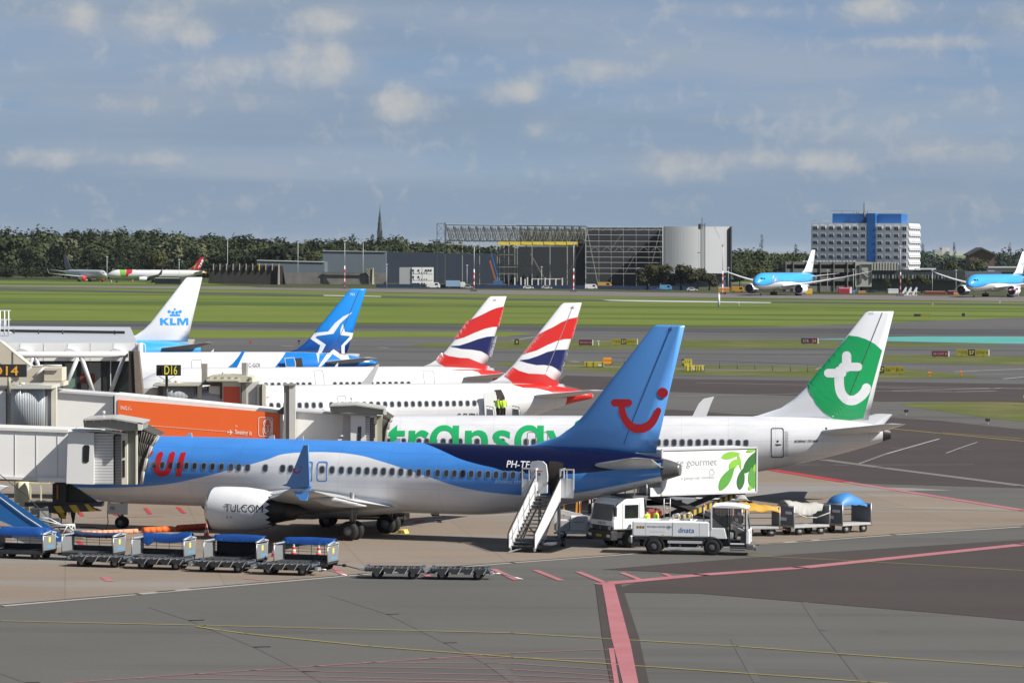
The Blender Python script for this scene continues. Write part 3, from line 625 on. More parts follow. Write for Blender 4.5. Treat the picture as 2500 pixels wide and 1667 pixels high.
    def stabs(s, mat=WINGM):
        for sg in (-1, 1):
            rings = [[(le + f * ch, sg * lat, z + airf(f) * tc * ch / 2) for f, _ in AIRF] + [(le + f * ch, sg * lat, z - airf(f) * tc * ch / 2) for f, _ in AIRF[1:-1]][::-1] for lat, le, ch, z, tc in s.T['stab']]
            MB().loft(rings).build('tailplane', mat, s.root)
    def engines(s, mat=NACW, chev=False, lip=LIP, cover=None):
        lat, t0, ln, r, z = s.T['eng']
        for sg in (-1, 1):
            c = (t0, sg * lat, z); e = MB()
            e.lathe(c, (1, 0, 0), [(.18, r * .80), (.05, r * .84), (0, r * .88), (.06, r * .925), (.22, r * .955)], 32, 1, cap=False)
            prof = [(.22, r * .955), (.6, r * .99), (1.1, r), (ln * .55, r * .99), (ln * .8, r * .9), (ln, r * .74)]
            e.lathe(c, (1, 0, 0), prof, 32, 0, cap=False, zig=(5, -.3) if chev else None)
            e.lathe(c, (1, 0, 0), [(.18, r * .80), (.9, r * .78), (1.0, .02)], 32, 2, cap=False)
            n = e.build('engine', [mat, lip, BLK2], s.root, recalc=False)
            MB().lathe(c, (1, 0, 0), [(ln * .7, r * .66), (ln * .98, r * .62), (ln * 1.15, r * .5), (ln * 1.3, r * .42), (ln * 1.3, r * .30), (ln * 1.52, r * .04)], 24).build('exhaust', HOT, n)
            MB().lathe(c, (1, 0, 0), [(.75, .02), (.55, .12 * r), (.95, .28 * r)], 16).build('spinner', DGREY, n)
            if cover: MB().lathe(c, (1, 0, 0), [(-.03, .05), (-.03, r * .95), (.35, r * 1.0)], 24).build('intake_cover', cover, n)
            if sg < 0: s.eng = n
            a = [w for w in s.T['wing'] if w[0] <= lat][-1]; zz = s.T['wing'][1][3] + .45
            le = a[1] + (lat - a[0]) * .52
            MB().prism([(t0 + .9, sg * lat - .17, z + r * .93), (t0 + 1.8, sg * lat - .17, zz + .1), (le + .9, sg * lat - .17, zz + .22), (le + 2.6, sg * lat - .17, zz - .35), (t0 + ln * 1.1, sg * lat - .17, z + r * .35), (t0 + ln * .8, sg * lat - .17, z + r * .6)], (0, .34, 0)).build('pylon', WINGM, s.root)
    def gear(s, bogie=False):
        tn, tm, lat, r, w, z = s.T['gear']
        def wheel(p, x, y, r, w):
            MB().lathe((x, y - w / 2, r), (0, 1, 0), [(0, r * .5), (.0, r * .82), (w * .15, r * .97), (w * .5, r), (w * .85, r * .97), (w, r * .82), (w, r * .5)], 24, 0, cap=False).lathe((x, y - w / 2, r), (0, 1, 0), [(.03, .02), (.03, r * .18), (.09, r * .24), (.05, r * .5), (w - .05, r * .5), (w - .09, r * .24), (w - .03, .02)], 20, 1).build('wheel', [TYRE, HUB], p)
        q = MB().tube((tn, 0, r * .7), (tn, 0, s.zb(tn) + .3), .10, 10).tube((tn, 0, r * .9), (tn - .9, 0, s.zb(tn) + .1), .05).beam((tn, -.3, r * .7), (tn, .3, r * .7), .1).box((tn - .1, -.12, r * 1.6), (tn + .12, .12, r * 2.2)).build('nose_gear', STRUT, s.root)
        for y in (-.2, .2): wheel(q, tn, y, r * .62, .2)
        for sg in (-1, 1):
            ms = MB().tube((tm, sg * lat, r), (tm, sg * lat * .97, z + 1.2), .14, 10).tube((tm, sg * lat, r * 1.5), (tm - .3, sg * (lat - 1.2), z + .9), .07).tube((tm + .16, sg * lat, r * 1.2), (tm + .35, sg * lat, z + .5), .045).beam((tm, sg * lat - .6, r), (tm, sg * lat + .6, r), .12)
            if bogie: ms.beam((tm - .8, sg * lat, r), (tm + .8, sg * lat, r), .25)
            g = ms.build('main_gear', STRUT, s.root)
            for x in ((tm - .75, tm + .75) if bogie else (tm,)):
                for y in (-w, w): wheel(g, x, sg * lat + y, r, w * .95)
    def windows(s, ts, z, w=.26, h=.37, mat=PANE, fmat=None, name='window'):
        """rounded cabin windows that follow the skin; one mesh for the constant section, copied"""
        def outline(w, h, n=5):
            r = w * .42; o = []
            for cx, cz, a0 in ((w / 2 - r, h / 2 - r, 0), (-w / 2 + r, h / 2 - r, 90), (-w / 2 + r, -h / 2 + r, 180), (w / 2 - r, -h / 2 + r, 270)):
                o += [(cx + r * math.cos(R(a0 + 90 * i / n)), cz + r * math.sin(R(a0 + 90 * i / n))) for i in range(n + 1)]
            return o
        cache = {}
        for t in ts:
            key = round(s.hw(t) * 50)
            if key not in cache:
                vs, fs = tess([outline(w, h)]); m1 = flat(name, vs, fs, lambda u, v: s.side(t, z + v, .016) if False else (u,) + tuple(s.side(t, z + v, .016))[1:], mat, s.root, h / 4)
                vs, fs = tess([outline(w + .10, h + .10), outline(w, h)]); m2 = flat('window_frame', vs, fs, lambda u, v: (u,) + tuple(s.side(t, z + v, .012))[1:], fmat or frame_mat(PW), m1, h / 4)
                m1.location = (t, 0, 0); cache[key] = (m1, m2)
            else:
                a, b = cache[key]; c = a.copy(); COL.objects.link(c); c.location = (t, 0, 0)
                d = b.copy(); COL.objects.link(d); d.parent = c
    def decal(s, name, outlines, mat, lat=None, parent=None, px=True, on='side', off=.014, dv=.15, du=.3):
        pts = [s.uvs(o, lat or 0) if px else o for o in outlines]; vs, fs = tess(pts)
        pr = (lambda u, v: s.side(u, v, off)) if on == 'side' else (lambda u, v: s.onfin(u, v, off))
        return flat(name, vs, fs, pr, mat, parent or (s.fus if on == 'side' else s.finob), dv, du)
    def text(s, st, px, h, mat, lat=0.0, on='side', parent=None, ratio=1.0, name='lettering', end=None, **k):
        """lettering whose left baseline end lies at photo point px (or at (t, z)); with end given the width is fitted"""
        t, z = s.uv(*px, lat); vs, fs = text2d(st, **k); wd = twidth(st, **k); sx = h * ratio
        if end: sx = (s.uv(*end, lat)[0] - t) / wd
        sl = (s.uv(*end, lat)[1] - z) / (wd * sx) if end else 0
        pr = (lambda u, v: s.side(t + u * sx, z + v * h + u * sx * sl, .02)) if on == 'side' else (lambda u, v: s.onfin(t + u * sx, z + v * h, .018))
        return flat(name, vs, fs, pr, mat, parent or (s.fus if on == 'side' else s.finob), .12 / h, .5 / sx)
    def door(s, tc, z0, z1, w, mat, t=.035, name='door'):
        def rr(w, h, r, n=5):
            o = []
            for cx, cz, a0 in ((w / 2 - r, h / 2 - r, 0), (-w / 2 + r, h / 2 - r, 90), (-w / 2 + r, -h / 2 + r, 180), (w / 2 - r, -h / 2 + r, 270)):
                o += [(cx + r * math.cos(R(a0 + 90 * i / n)), cz + r * math.sin(R(a0 + 90 * i / n))) for i in range(n + 1)]
            return o
        h = z1 - z0; vs, fs = tess([rr(w + t, h + t, .13), rr(w - t, h - t, .11)])
        return flat(name, vs, fs, lambda u, v: s.side(tc + u, (z0 + z1) / 2 + v, .017), mat, s.root, .12)

    def sleeve(s, name, t0, t1, mat, sc=1.012):
        rings = []
        for i in range(9):
            t = t0 + (t1 - t0) * i / 8; zc, hh, w = (s.zt(t) + s.zb(t)) / 2, (s.zt(t) - s.zb(t)) / 2 * sc, s.hw(t) * sc
            rings.append([(t, w * math.cos(2 * math.pi * j / 32), zc + hh * math.sin(2 * math.pi * j / 32)) for j in range(32)])
        return MB().loft(rings).build(name, mat, s.root)
    def plate(s, name, px, lat, mat, th=.1, cant=0.0, both=False, parent=None):
        """flat part traced at its own distance from the centre line, given real thickness"""
        q = s.uvs(px, lat); z0 = min(z for _, z in q); sg = 1 if lat > 0 else -1
        mb = MB().prism([(t, lat + sg * cant * (z - z0), z) for t, z in q], (0, -sg * th, 0)); o = mb.build(name, mat, parent or s.root)
        if both: MB().prism([(t, -lat - sg * cant * (z - z0), z) for t, z in q], (0, sg * th, 0)).build(name, mat, s.root)
        return o
# ------------------------------------------------------------------ the aircraft
def cr(ox, oy, k): return lambda pts: [(ox + a * k, oy + b * k) for a, b in pts]
def circ(x, y, r, n=28, ry=None): return [(x + r * math.cos(2 * math.pi * i / n), y + (ry or r) * math.sin(2 * math.pi * i / n)) for i in range(n)]
def gradz(name, stops, z0, z1, axis=2):
    m, N, L, b = nodes(name); b.inputs['Roughness'].default_value = .28; b.inputs['Coat Weight'].default_value = .3
    tc = N.new('ShaderNodeTexCoord'); sp = N.new('ShaderNodeSeparateXYZ'); L.new(tc.outputs['Object'], sp.inputs[0])
    mr = N.new('ShaderNodeMapRange'); L.new(sp.outputs[axis], mr.inputs[0]); mr.inputs[1].default_value = z0; mr.inputs[2].default_value = z1
    rp = N.new('ShaderNodeValToRGB'); L.new(mr.outputs[0], rp.inputs[0]); e = rp.color_ramp.elements
    e[0].position, e[0].color = stops[0][0], stops[0][1] + (1,); e[1].position, e[1].color = stops[-1][0], stops[-1][1] + (1,)
    for p, c in stops[1:-1]: e.new(p).color = c + (1,)
    L.new(rp.outputs[0], b.inputs['Base Color']); return m
SKYB = (.060, .255, .70); NAVY = (.0015, .003, .032); REDP = (.50, .012, .022)
GAP = M('panel gap', (.05, .05, .06), .6); DOORL = M('door outline grey', (.20, .20, .21), .5); INK = M('black lettering', (.012, .014, .02), .5)
WLET = M('white lettering', (.80, .80, .82), .45); HOLE = M('dark cabin interior', (.018, .012, .009), .8)
DARKF = frame_mat((.32, .32, .33))
GRP = 'airliners parked at the pier'
# --- blue and white jet in front
tui = Plane('B737', 'sky blue and white jet with red smile logo on its blue tail, nearest the camera', GRP, -19.5, .975, ground=(904, 1310.5, 19.6))
C1, C3, C4, C6, CF = cr(0, 1000, .2976), cr(450, 1000, .2976), cr(1100, 1000, .3401), cr(650, 920, .2976), cr(1480, 790, .1914)
wave = C1([(900, 640), (1170, 628), (1400, 605), (1600, 565), (1900, 490), (2200, 405)]) + C3([(800, 365), (1000, 350), (1200, 352), (1400, 372), (1600, 420), (1800, 480), (2000, 545)]) + C4([(150, 570), (400, 605), (550, 615), (700, 613), (900, 597), (1100, 562), (1300, 522), (1500, 478), (1650, 440)])
navy = C6([(1140, 542), (1300, 568), (1450, 618), (1600, 675), (1750, 715), (1900, 748), (2050, 768)]) + C4([(400, 437), (560, 456), (700, 461), (850, 460), (1100, 440), (1300, 412), (1500, 383), (1640, 360)])
wv = tui.uvs(wave, -1.7); nv = tui.uvs(navy, -1.5)
nv = [(0, 9), (nv[0][0] - 2, 6.5), (nv[0][0] - .7, 5.7)] + nv[1:] + [(64, nv[-1][1])]
tmat = livery('blue white livery paint', (.72, .72, .74), [(SKYB, [(0, wv[0][1] - .1)] + wv + [(64, wv[-1][1])], 1), (NAVY, nv, 1)])
tui.fuselage(tmat); tui.belly(M('fairing paint', (.70, .70, .72), .3, var=.03)); tui.wings(); BLUEP = M('sky blue paint', (.095, .29, .68), .3, var=.02); tui.fin(BLUEP); tui.stabs(M('tailplane grey', (.42, .43, .44), .35, var=.05))
tui.engines(chev=True); tui.gear(); tui.rudder_line(M('blue panel gap', (.03, .09, .25), .6))
tui.sleeve('tail_cone', 37.05, 38.02, M('bare tail cone', (.12, .12, .125), .4, metal=.4)); 
wl = tui.plate('winglet', [(688, 1184), (700, 1180), (712, 1160), (745, 1086), (755.5, 1086), (756, 1186), (720, 1191)], -17.05, M('winglet shade blue', (.12, .28, .60), .3), .12, .10)  # own blue for the upper winglet, its shade painted in
tui.plate('winglet', [(703, 1187), (733, 1221), (748, 1222), (757, 1187)], -17.1, BLUEP, .12, -.22, True)
def smile(f, cx=1.0):
    return [stroke([(124, 1007), (298, 1007)], 95), smooth_pts([(168, 1040), (185, 1150), (225, 1250), (290, 1340), (360, 1385), (425, 1393), (510, 1380), (600, 1320), (660, 1230), (700, 1130), (705, 1100), (690, 1075), (665, 1068), (640, 1080), (620, 1120), (580, 1190), (530, 1245), (470, 1275), (425, 1280), (370, 1270), (310, 1215), (270, 1140), (250, 1040)], 3), circ(725, 881, 66)]
REDM = M('logo red paint', REDP, .35)
for i, o in enumerate(smile(0)): tui.decal('smile_logo', [CF(o)], REDM, on='fin', off=.014 + .002 * i, dv=.5)
for i, o in enumerate(smile(0)):
    q = tui.uvs([(723 + (a - 410) * .036, 1148 + (b - 1130) * .036 * .82) for a, b in o], -17.2); z0 = min(z for _, z in tui.uvs([(688, 1186)], -17.05))
    vs, fs = tess([q]); flat('smile_logo', vs, fs, lambda u, v, i=i: (u, -17.05 - .10 * (v - z0) - .012 - .003 * i, v), REDM, wl)
tui.text('FR', (1632, 809), .17, INK, on='fin'); 
tui.decal('letter_t', [C1(o) for o in [[(1120, 345), (1252, 345), (1236, 380), (1120, 380)]]], REDM, -1.7)
tui.decal('letter_t', [C1([(1160, 382), (1205, 382), (1180, 540), (1135, 540)])], REDM, -1.8)
tui.decal('letter_u', [C1(stroke(smooth_pts([(1308, 368), (1298, 430), (1290, 485), (1312, 517), (1345, 522), (1378, 508), (1396, 470), (1405, 368)], 4), 47))], REDM, -1.75)
tui.decal('letter_i', [C1([(1474, 352), (1515, 350), (1512, 400), (1495, 545), (1448, 545), (1462, 440)])], REDM, -1.75)
wx = [1200, 1265, 1330, 1397, 1463, 1528, 1595, 1670, 1742, 1816, 1893, 1957, 2030, 2175, 2318]; xs = [x * .2976 for x in wx]
xs += [450 + .2976 * x for x in (805, 870, 940, 1007, 1128, 1210, 1287, 1357, 1428, 1497, 1563, 1632, 1703, 1775, 1850, 1922, 2000, 2077, 2148, 2215, 2283)] + [1100 + .3401 * x for x in (0, 27 + 0, 87, 147, 206, 267, 326, 388, 448, 510)][1:]
wz = tui.uv(866, 1148.5, -1.87)[1]
tw = [tui.uv(x, 1135 + (x - 460) * .0326, -1.87)[0] for x in xs]
tui.windows([t for t in tw if t > 5.5], wz, .25, .36, fmat=M('blue grey window surround', (.22, .24, .27), .5))
BLUO = M('blue door outline', (.05, .22, .62), .5)
for x in (750, 786): t, z = tui.uv(x, 1151, -1.85); tui.door(t, z - .54, z + .54, .58, BLUO, .06, 'emergency_exit')
tui.decal('door_opening', [[(1338, 1126), (1356, 1127), (1373, 1131), (1376, 1215), (1341, 1217)]], HOLE, -1.7, off=.02)
dr = tui.plate('door', [(1294, 1133), (1298, 1126), (1310, 1124.5), (1325, 1126), (1333, 1134), (1336.5, 1160), (1335, 1203), (1309, 1206), (1300, 1185), (1296, 1160)], -2.15, M('white door panel', (.62, .63, .64), .4, var=.03), .14)
y0 = -2.31
for o, mt in (([(1302, 1149), (1322, 1149), (1322, 1151), (1302, 1151)], RED), ([(1312, 1154), (1317, 1154), (1317, 1161), (1312, 1161)], DGREY), ([(1322, 1178), (1326, 1178), (1326, 1185), (1322, 1185)], CREAM)):
    q = tui.uvs(o, y0); vs, fs = tess([q]); flat('door_fitting', vs, fs, lambda u, v: (u, -2.17, v), mt, dr)
tui.text('PH-TF', (1237, 1140), .36, WLET, -1.6, bold=.012, ratio=.82, end=(1293, 1142)); tui.text('BOEING 737 MAX', (1210, 1178.5), .17, M('pale blue lettering', (.42, .55, .75), .5), -1.7, shear=.3, end=(1302, 1182))
def on_engine(P_, u, v, lat=4.83, off=.028):
    L_, t0, ln, r, zc = P_.T['eng']; f = (u - t0) / ln; rr = r * spl([(.22 / ln, .955), (.6 / ln, .99), (1.1 / ln, 1.0), (.55, .99), (.8, .9), (1.0, .74)])(f) + off; dz = max(-rr * .99, min(rr * .99, v - zc)); return (u, -(lat + math.sqrt(rr * rr - dz * dz)), zc + dz)
t, z = tui.uv(549, 1248, -6.0); t1 = tui.uv(639, 1248, -6.0)[0]; vs, fs = text2d('TUI.COM'); sx = (t1 - t) / twidth('TUI.COM')
flat('lettering', vs, fs, lambda u, v: on_engine(tui, t + u * sx, z + v * .43), INK, tui.eng, .2, .3)
for x, y in ((1570, 880), (1603, 880)):
    a, b = tui.uv(450 + (x - 1600 + 380) * .2976, 1000 + y * .2976, -6.0); vs, fs = tess([circ(0, 0, .06, 10)]); flat('placard', vs, fs, lambda u, v: on_engine(tui, a + u, b + v), GREYP, tui.eng)
for t, zz in ((9.0, 1.45), (23.2, 1.45)): MB().prism([(t, -.03, zz + .05), (t + .55, -.03, zz + .02), (t + .75, -.03, zz - .5), (t + .5, -.03, zz - .5)], (0, .06, 0)).build('drain_mast', stripes('mast bands', (.5, .45, .4), (.03, .03, .03), 2, .14), tui.root)
for t in (8, 13.2, 15.0, 21): MB().prism([(t, -.02, 5.44), (t + .45, -.02, 5.44), (t + .42, -.02, 5.66), (t + .22, -.02, 5.66)], (0, .04, 0)).build('blade_antenna', WHITE, tui.root)
MB().box((3.3, -.55, .85), (4.6, -.5, 1.5)).build('nose_gear_door', M('gear door paint', (.55, .56, .58), .4), tui.root)
tui.text('FR', (236, 1236), .18, INK, -.6) if False else letter('lettering', 'FR', .2, (3.5, -.56, 1.1), (1, 0, 0), (0, 0, 1), INK, tui.root)
# --- white jet with green disc behind it
tra = Plane('B737', 'white jet with green disc and white letter t on its tail', GRP, -2.5, .985, .35, fintip=(2181.5, 755.5, 236.5)); tra.rud = .16
tra.fuselage(livery('white livery paint', (.64, .65, .68), [], dirt=.07)); tra.belly(WHITE); tra.wings(); tra.fin(M('white fin paint', (.70, .72, .76), .3, var=.02)); tra.stabs(); tra.engines(); tra.gear()
CT = cr(1700, 720, .3401); GRN = M('leaf green paint', (.012, .34, .11), .3, var=.03)
tra.decal('tail_disc', [CT([(795, 640), (820, 715), (860, 785), (910, 842), (970, 882), (1030, 900), (1100, 903), (1200, 886), (1335, 398), (1280, 350), (1220, 318), (1160, 298), (1092, 290)])], GRN, on='fin', dv=.4, du=.15)
for i, o in enumerate((stroke(smooth_pts([(1025, 545), (1025, 640), (1040, 705), (1080, 748), (1130, 755), (1180, 727), (1212, 690), (1221, 668)], 5), 68), stroke([(1078, 436), (1078, 520)], 66), stroke([(1050, 515), (1160, 515)], 60), stroke([(946, 560), (1045, 560)], 62), [(992, 529), (1045, 529), (1045, 500), (1108, 500), (1108, 545), (1060, 545), (1060, 590), (992, 590)])):
    tra.decal('tail_letter', [CT(o)], M('white logo paint', (.74, .75, .78), .3), on='fin', off=.018 + .002 * i, dv=.4, du=.15)
tra.rudder_line(GAP, .68); tra.sleeve('tail_cone', 37.5, 38.02, HOT)
tra.text('XG', (2121, 767), .15, M('grey lettering', (.3, .3, .32), .5), on='fin')
tra.text('tr\u0251ns\u0251vi\u0251', (944, 1110), 2.33, GRN, -1.8, bold=.018, end=(1503, 1110))
tx = [tra.uv(650 + .2976 * x, 1076, -1.87)[0] for x in (1000, 1062, 1126, 1187, 1252, 1316, 1381, 1452, 1520, 1590, 1666, 1730, 1797, 1937, 2070, 2132, 2195, 2258)] + [tra.uv(1100 + .3401 * x, 1080, -1.87)[0] for x in (775, 833, 890, 947, 1003, 1060, 1118, 1175, 1232, 1290, 1347, 1405, 1433 + 58, 1548, 1605, 1663, 1720, 1778, 1834, 1890, 1948, 2006, 2063, 2120)]
tz = tra.uv(1626, 1080, -1.87)[1]; tra.windows(tx, tz, .27, .38, fmat=DARKF)
t, z = tra.uv(1898, 1081, -1.7); tra.door(t, z - .93, z + .93, .78, INK, .05); tra.decal('door_handle', [CT([(567, 1068), (612, 1070), (612, 1076), (580, 1080), (567, 1074)])], INK, -1.7); tra.decal('door_window', [CT(circ(584, 1049, 8, 12))], INK, -1.7)
for t_, z_ in [tra.uv(1298, 1074, -1.85), tra.uv(1327, 1074, -1.85)]: tra.door(t_, z_ - .5, z_ + .5, .55, DOORL, .04, 'emergency_exit')
tra.text('BOEING 737-800', (1939, 1079.3), .14, INK, -1.6, shear=.35, bold=.03, end=(1997, 1079)); tra.text('PH-HXG', (1764, 1109), .42, INK, -1.85, end=(1826.5, 1109), name='registration')
for i in range(26): tra.decal('warning_text', [CT([(634, 980 + i * 7), (656 + (i * 7 % 11), 980 + i * 7), (656 + (i * 7 % 11), 982.5 + i * 7), (634, 982.5 + i * 7)])], M('grey lettering', (.3, .3, .32), .5), -1.6, dv=None)
tra.plate('winglet', [(1687, 1022), (1706, 985), (1718, 973), (1744, 967.6), (1736, 985), (1722, 1022)], 17.2, WHITE, .1, .1)
tra.decal('tail_window', [CT([(926, 950), (940, 950), (938, 970), (924, 970)])], INK, -1.0)
# --- two white jets with red and blue ribbons on the tail
def fade(name, col, edges):
    """paint that breaks up into white specks towards slanted borders x = a*z + b: edges = [(a, b, width, sign)]"""
    m, N, L, b = nodes(name); b.inputs['Roughness'].default_value = .3; b.inputs['Coat Weight'].default_value = .3
    tc = N.new('ShaderNodeTexCoord'); sp = N.new('ShaderNodeSeparateXYZ'); L.new(tc.outputs['Object'], sp.inputs[0])
    nz = N.new('ShaderNodeTexWhiteNoise'); sn = N.new('ShaderNodeVectorMath'); sn.operation = 'SNAP'; L.new(tc.outputs['Object'], sn.inputs[0]); sn.inputs[1].default_value = (.03, 10, .03); L.new(sn.outputs[0], nz.inputs['Vector'])
    acc = None
    for a, c, w, sg in edges:
        q = N.new('ShaderNodeMath'); q.operation = 'MULTIPLY_ADD'; L.new(sp.outputs[2], q.inputs[0]); q.inputs[1].default_value = -a; L.new(sp.outputs[0], q.inputs[2])
        mr = N.new('ShaderNodeMapRange'); L.new(q.outputs[0], mr.inputs[0]); mr.inputs[1].default_value = c; mr.inputs[2].default_value = c + w * sg; mr.inputs[3].default_value = 0.0; mr.inputs[4].default_value = 1.0
        if acc is None: acc = mr.outputs[0]
        else:
            mn = N.new('ShaderNodeMath'); mn.operation = 'MINIMUM'; L.new(acc, mn.inputs[0]); L.new(mr.outputs[0], mn.inputs[1]); acc = mn.outputs[0]
    q = N.new('ShaderNodeMath'); q.operation = 'MULTIPLY_ADD'; L.new(nz.outputs[0], q.inputs[0]); q.inputs[1].default_value = .7; L.new(acc, q.inputs[2]); gt = N.new('ShaderNodeMapRange'); L.new(q.outputs[0], gt.inputs[0]); gt.inputs[1].default_value = .25; gt.inputs[2].default_value = .85
    mx = N.new('ShaderNodeMix'); mx.data_type = 'RGBA'; L.new(gt.outputs[0], mx.inputs[0]); mx.inputs[6].default_value = PW + (1,); mx.inputs[7].default_value = col + (1,); L.new(mx.outputs[2], b.inputs['Base Color']); return m
BRED, BBLU = (.58, .022, .02), (.012, .018, .10)
def ribbons(p, cx, R1, B1, R2, edge, tail, under):
    """edge: two photo points on the leading edge of the fin"""
    (ta, za), (tb, zb) = p.uvs(cx(edge)); a = (tb - ta) / (zb - za); b0 = ta - a * za
    (tc_, zc), (td, zd) = [( p.T['fin'][-1][2], p.T['fin'][-1][0]), (p.T['fin'][2][2], p.T['fin'][2][0])]; a2 = (tc_ - td) / (zc - zd); c2 = tc_ - a2 * zc
    red = fade('red ribbon paint', BRED, [(a, b0 - .35, 1.0, 1), (a2, c2 + .25, .45, -1)]); blu = fade('navy ribbon paint', BBLU, [(a, b0 - .5, .3, 1), (a2, c2 + .3, .8, -1)])
    for o, m in ((R1, red), (B1, blu), (R2, red)): p.decal('ribbon', [cx(o)], m, on='fin', dv=.4, du=.15)
    solid = M('tail cone red paint', BRED, .3); p.sleeve('tail_cone', 31.4, 33.58, solid, 1.008); p.decal('ribbon', [cx(tail)], solid, -.5, dv=.12, du=.2); p.decal('ribbon', [cx(under)], solid, -.3, dv=.12, du=.2)
CB = cr(600, 700, .3827)
ba = Plane('A319', 'white jet with red and blue ribbon tail and two workers at its open rear door', GRP, 14, 1.01, .5, fintip=(1420, 744, 278.5)); ba.rud = .03
WL = livery('bright white livery paint', (.68, .685, .70), [], dirt=.04)
ba.fuselage(WL); ba.belly(WHITE); ba.wings(); FINW = M('white fin paint', (.70, .72, .76), .3); ba.fin(M('bright white fin paint', (.68, .69, .71), .3, var=.02)); ba.stabs(); ba.engines(); ba.gear()
ribbons(ba, CB, [(1865, 302), (1900, 284), (1960, 255), (2010, 226), (2060, 205), (2124, 192), (2085, 330), (2030, 333), (1980, 345), (1920, 370), (1850, 405), (1763, 428)],
  [(1743, 467), (1800, 460), (1860, 440), (1920, 415), (1980, 402), (2062, 400), (2017, 546), (1980, 520), (1950, 505), (1900, 497), (1850, 498), (1790, 485)],
  [(1700, 512), (1740, 535), (1800, 553), (1860, 555), (1910, 560), (1950, 585), (2000, 612), (1992, 632), (1850, 636), (1720, 634), (1672, 585), (1650, 566)], [(1763, 428), (1865, 302)],
  [(1700, 622), (1760, 642), (1850, 646), (1930, 665), (1980, 690), (2010, 706), (2120, 700), (2215, 690), (2215, 668), (2120, 640), (2000, 625)], [(2040, 740), (2120, 728), (2218, 712), (2225, 718), (2150, 745), (2060, 768), (2045, 752)])
bx = [ba.uv(600 + .3827 * x, 985, -1.95)[0] for x in (75, 120, 165, 210, 255, 300, 345, 390, 435, 480, 548, 620, 668, 713, 758, 802, 847, 891, 935, 980, 1025, 1068, 1112, 1155, 1200, 1243, 1287, 1330, 1373, 1417, 1460)]
bz = ba.uv(1000, 986, -1.95)[1]; ba.windows(bx, bz, .25, .36, fmat=DARKF)
ba.decal('door_opening', [CB([(1594, 665), (1600, 660), (1640, 658), (1655, 700), (1660, 850), (1605, 850)])], HOLE, -1.8, off=.02)
bd = ba.plate('door', CB([(1519, 682), (1560, 672), (1592, 668), (1606, 720), (1608, 830), (1560, 836), (1527, 840)]), -2.2, M('open door white', (.74, .75, .76), .4, var=.02), .16)
q = ba.uvs(CB(circ(1587, 731, 6, 10)), -2.2); vs, fs = tess([q]); flat('door_window', vs, fs, lambda u, v: (u, -2.215, v), INK, bd)
ba.text('AIRWAYS', (690, 1027), .78, M('navy lettering', BBLU, .5), -1.9, end=(792, 1025)); ba.text('G-EUPN', (1114, 1023), .42, INK, -1.8, end=(1165, 1022), bold=.02, name='registration')
ba.decal('speed_mark', [CB([(118, 712), (118, 704), (158, 702), (140, 710)])], M('tail cone red paint', BRED, .3), -1.7); ba.text('PN', (1392, 754), .15, INK, on='fin'); ba.rudder_line(DOORL, .68)
t, z = ba.uv(836, 985, -1.9); ba.door(t, z - .5, z + .55, .6, DOORL, .03, 'emergency_exit')
bb = Plane('A319', 'white jet with red and blue ribbon tail partly hidden behind its twin', GRP, 12.5, 1.01, .4, fintip=(1236.5, 725, 317)); bb.rud = .03
bb.fuselage(WL); bb.belly(WHITE); bb.wings(); bb.fin(M('bright white fin paint', (.68, .69, .71), .3, var=.02)); bb.stabs(); bb.engines(); bb.gear()
ribbons(bb, CB, [(1408, 222), (1450, 203), (1500, 180), (1560, 150), (1600, 135), (1650, 125), (1617, 253), (1570, 256), (1520, 268), (1450, 295), (1390, 322), (1325, 336)],
  [(1300, 377), (1360, 374), (1420, 355), (1480, 333), (1540, 318), (1604, 314), (1568, 450), (1540, 430), (1500, 410), (1440, 400), (1370, 395)],
  [(1245, 420), (1290, 440), (1360, 452), (1420, 455), (1480, 480), (1530, 500), (1560, 508), (1555, 528), (1450, 532), (1300, 530), (1235, 490), (1212, 462)], [(1325, 336), (1408, 222)],
  [(1290, 528), (1360, 533), (1440, 533), (1480, 545), (1510, 580), (1580, 582), (1640, 575), (1655, 545), (1560, 528)], [(1640, 620), (1660, 612), (1700, 605), (1660, 640)])
bw = [bb.uv(600 + .3827 * x, 937.5, -1.95)[0] for x in (130, 172, 212, 252, 292, 332, 370, 410, 570, 610, 648, 688, 728, 766, 805, 845, 883, 922, 960, 1000, 1040)]
bb.windows(bw, bb.uv(900, 938, -1.95)[1], .25, .36, fmat=DARKF); bb.text('OY', (1202.5, 735), .15, INK, on='fin')
for x, w in ((1173, .9), (473, .75)): t, z = bb.uv(600 + .3827 * x, 930, -1.85); bb.door(t, z - 1.0, z + .85, w, DOORL, .03)
CA_ = cr(280, 660, .306)
bb.plate('winglet', CA_([(1962, 905), (2000, 868), (2050, 800), (2085, 755), (2110, 746), (2095, 790), (2048, 910)]), -16.8, LGREY, .12, .08)
bb.plate('winglet', CA_([(1752, 768), (1770, 745), (1783, 735), (1778, 768)]), 16.8, WHITE, .12, .08)
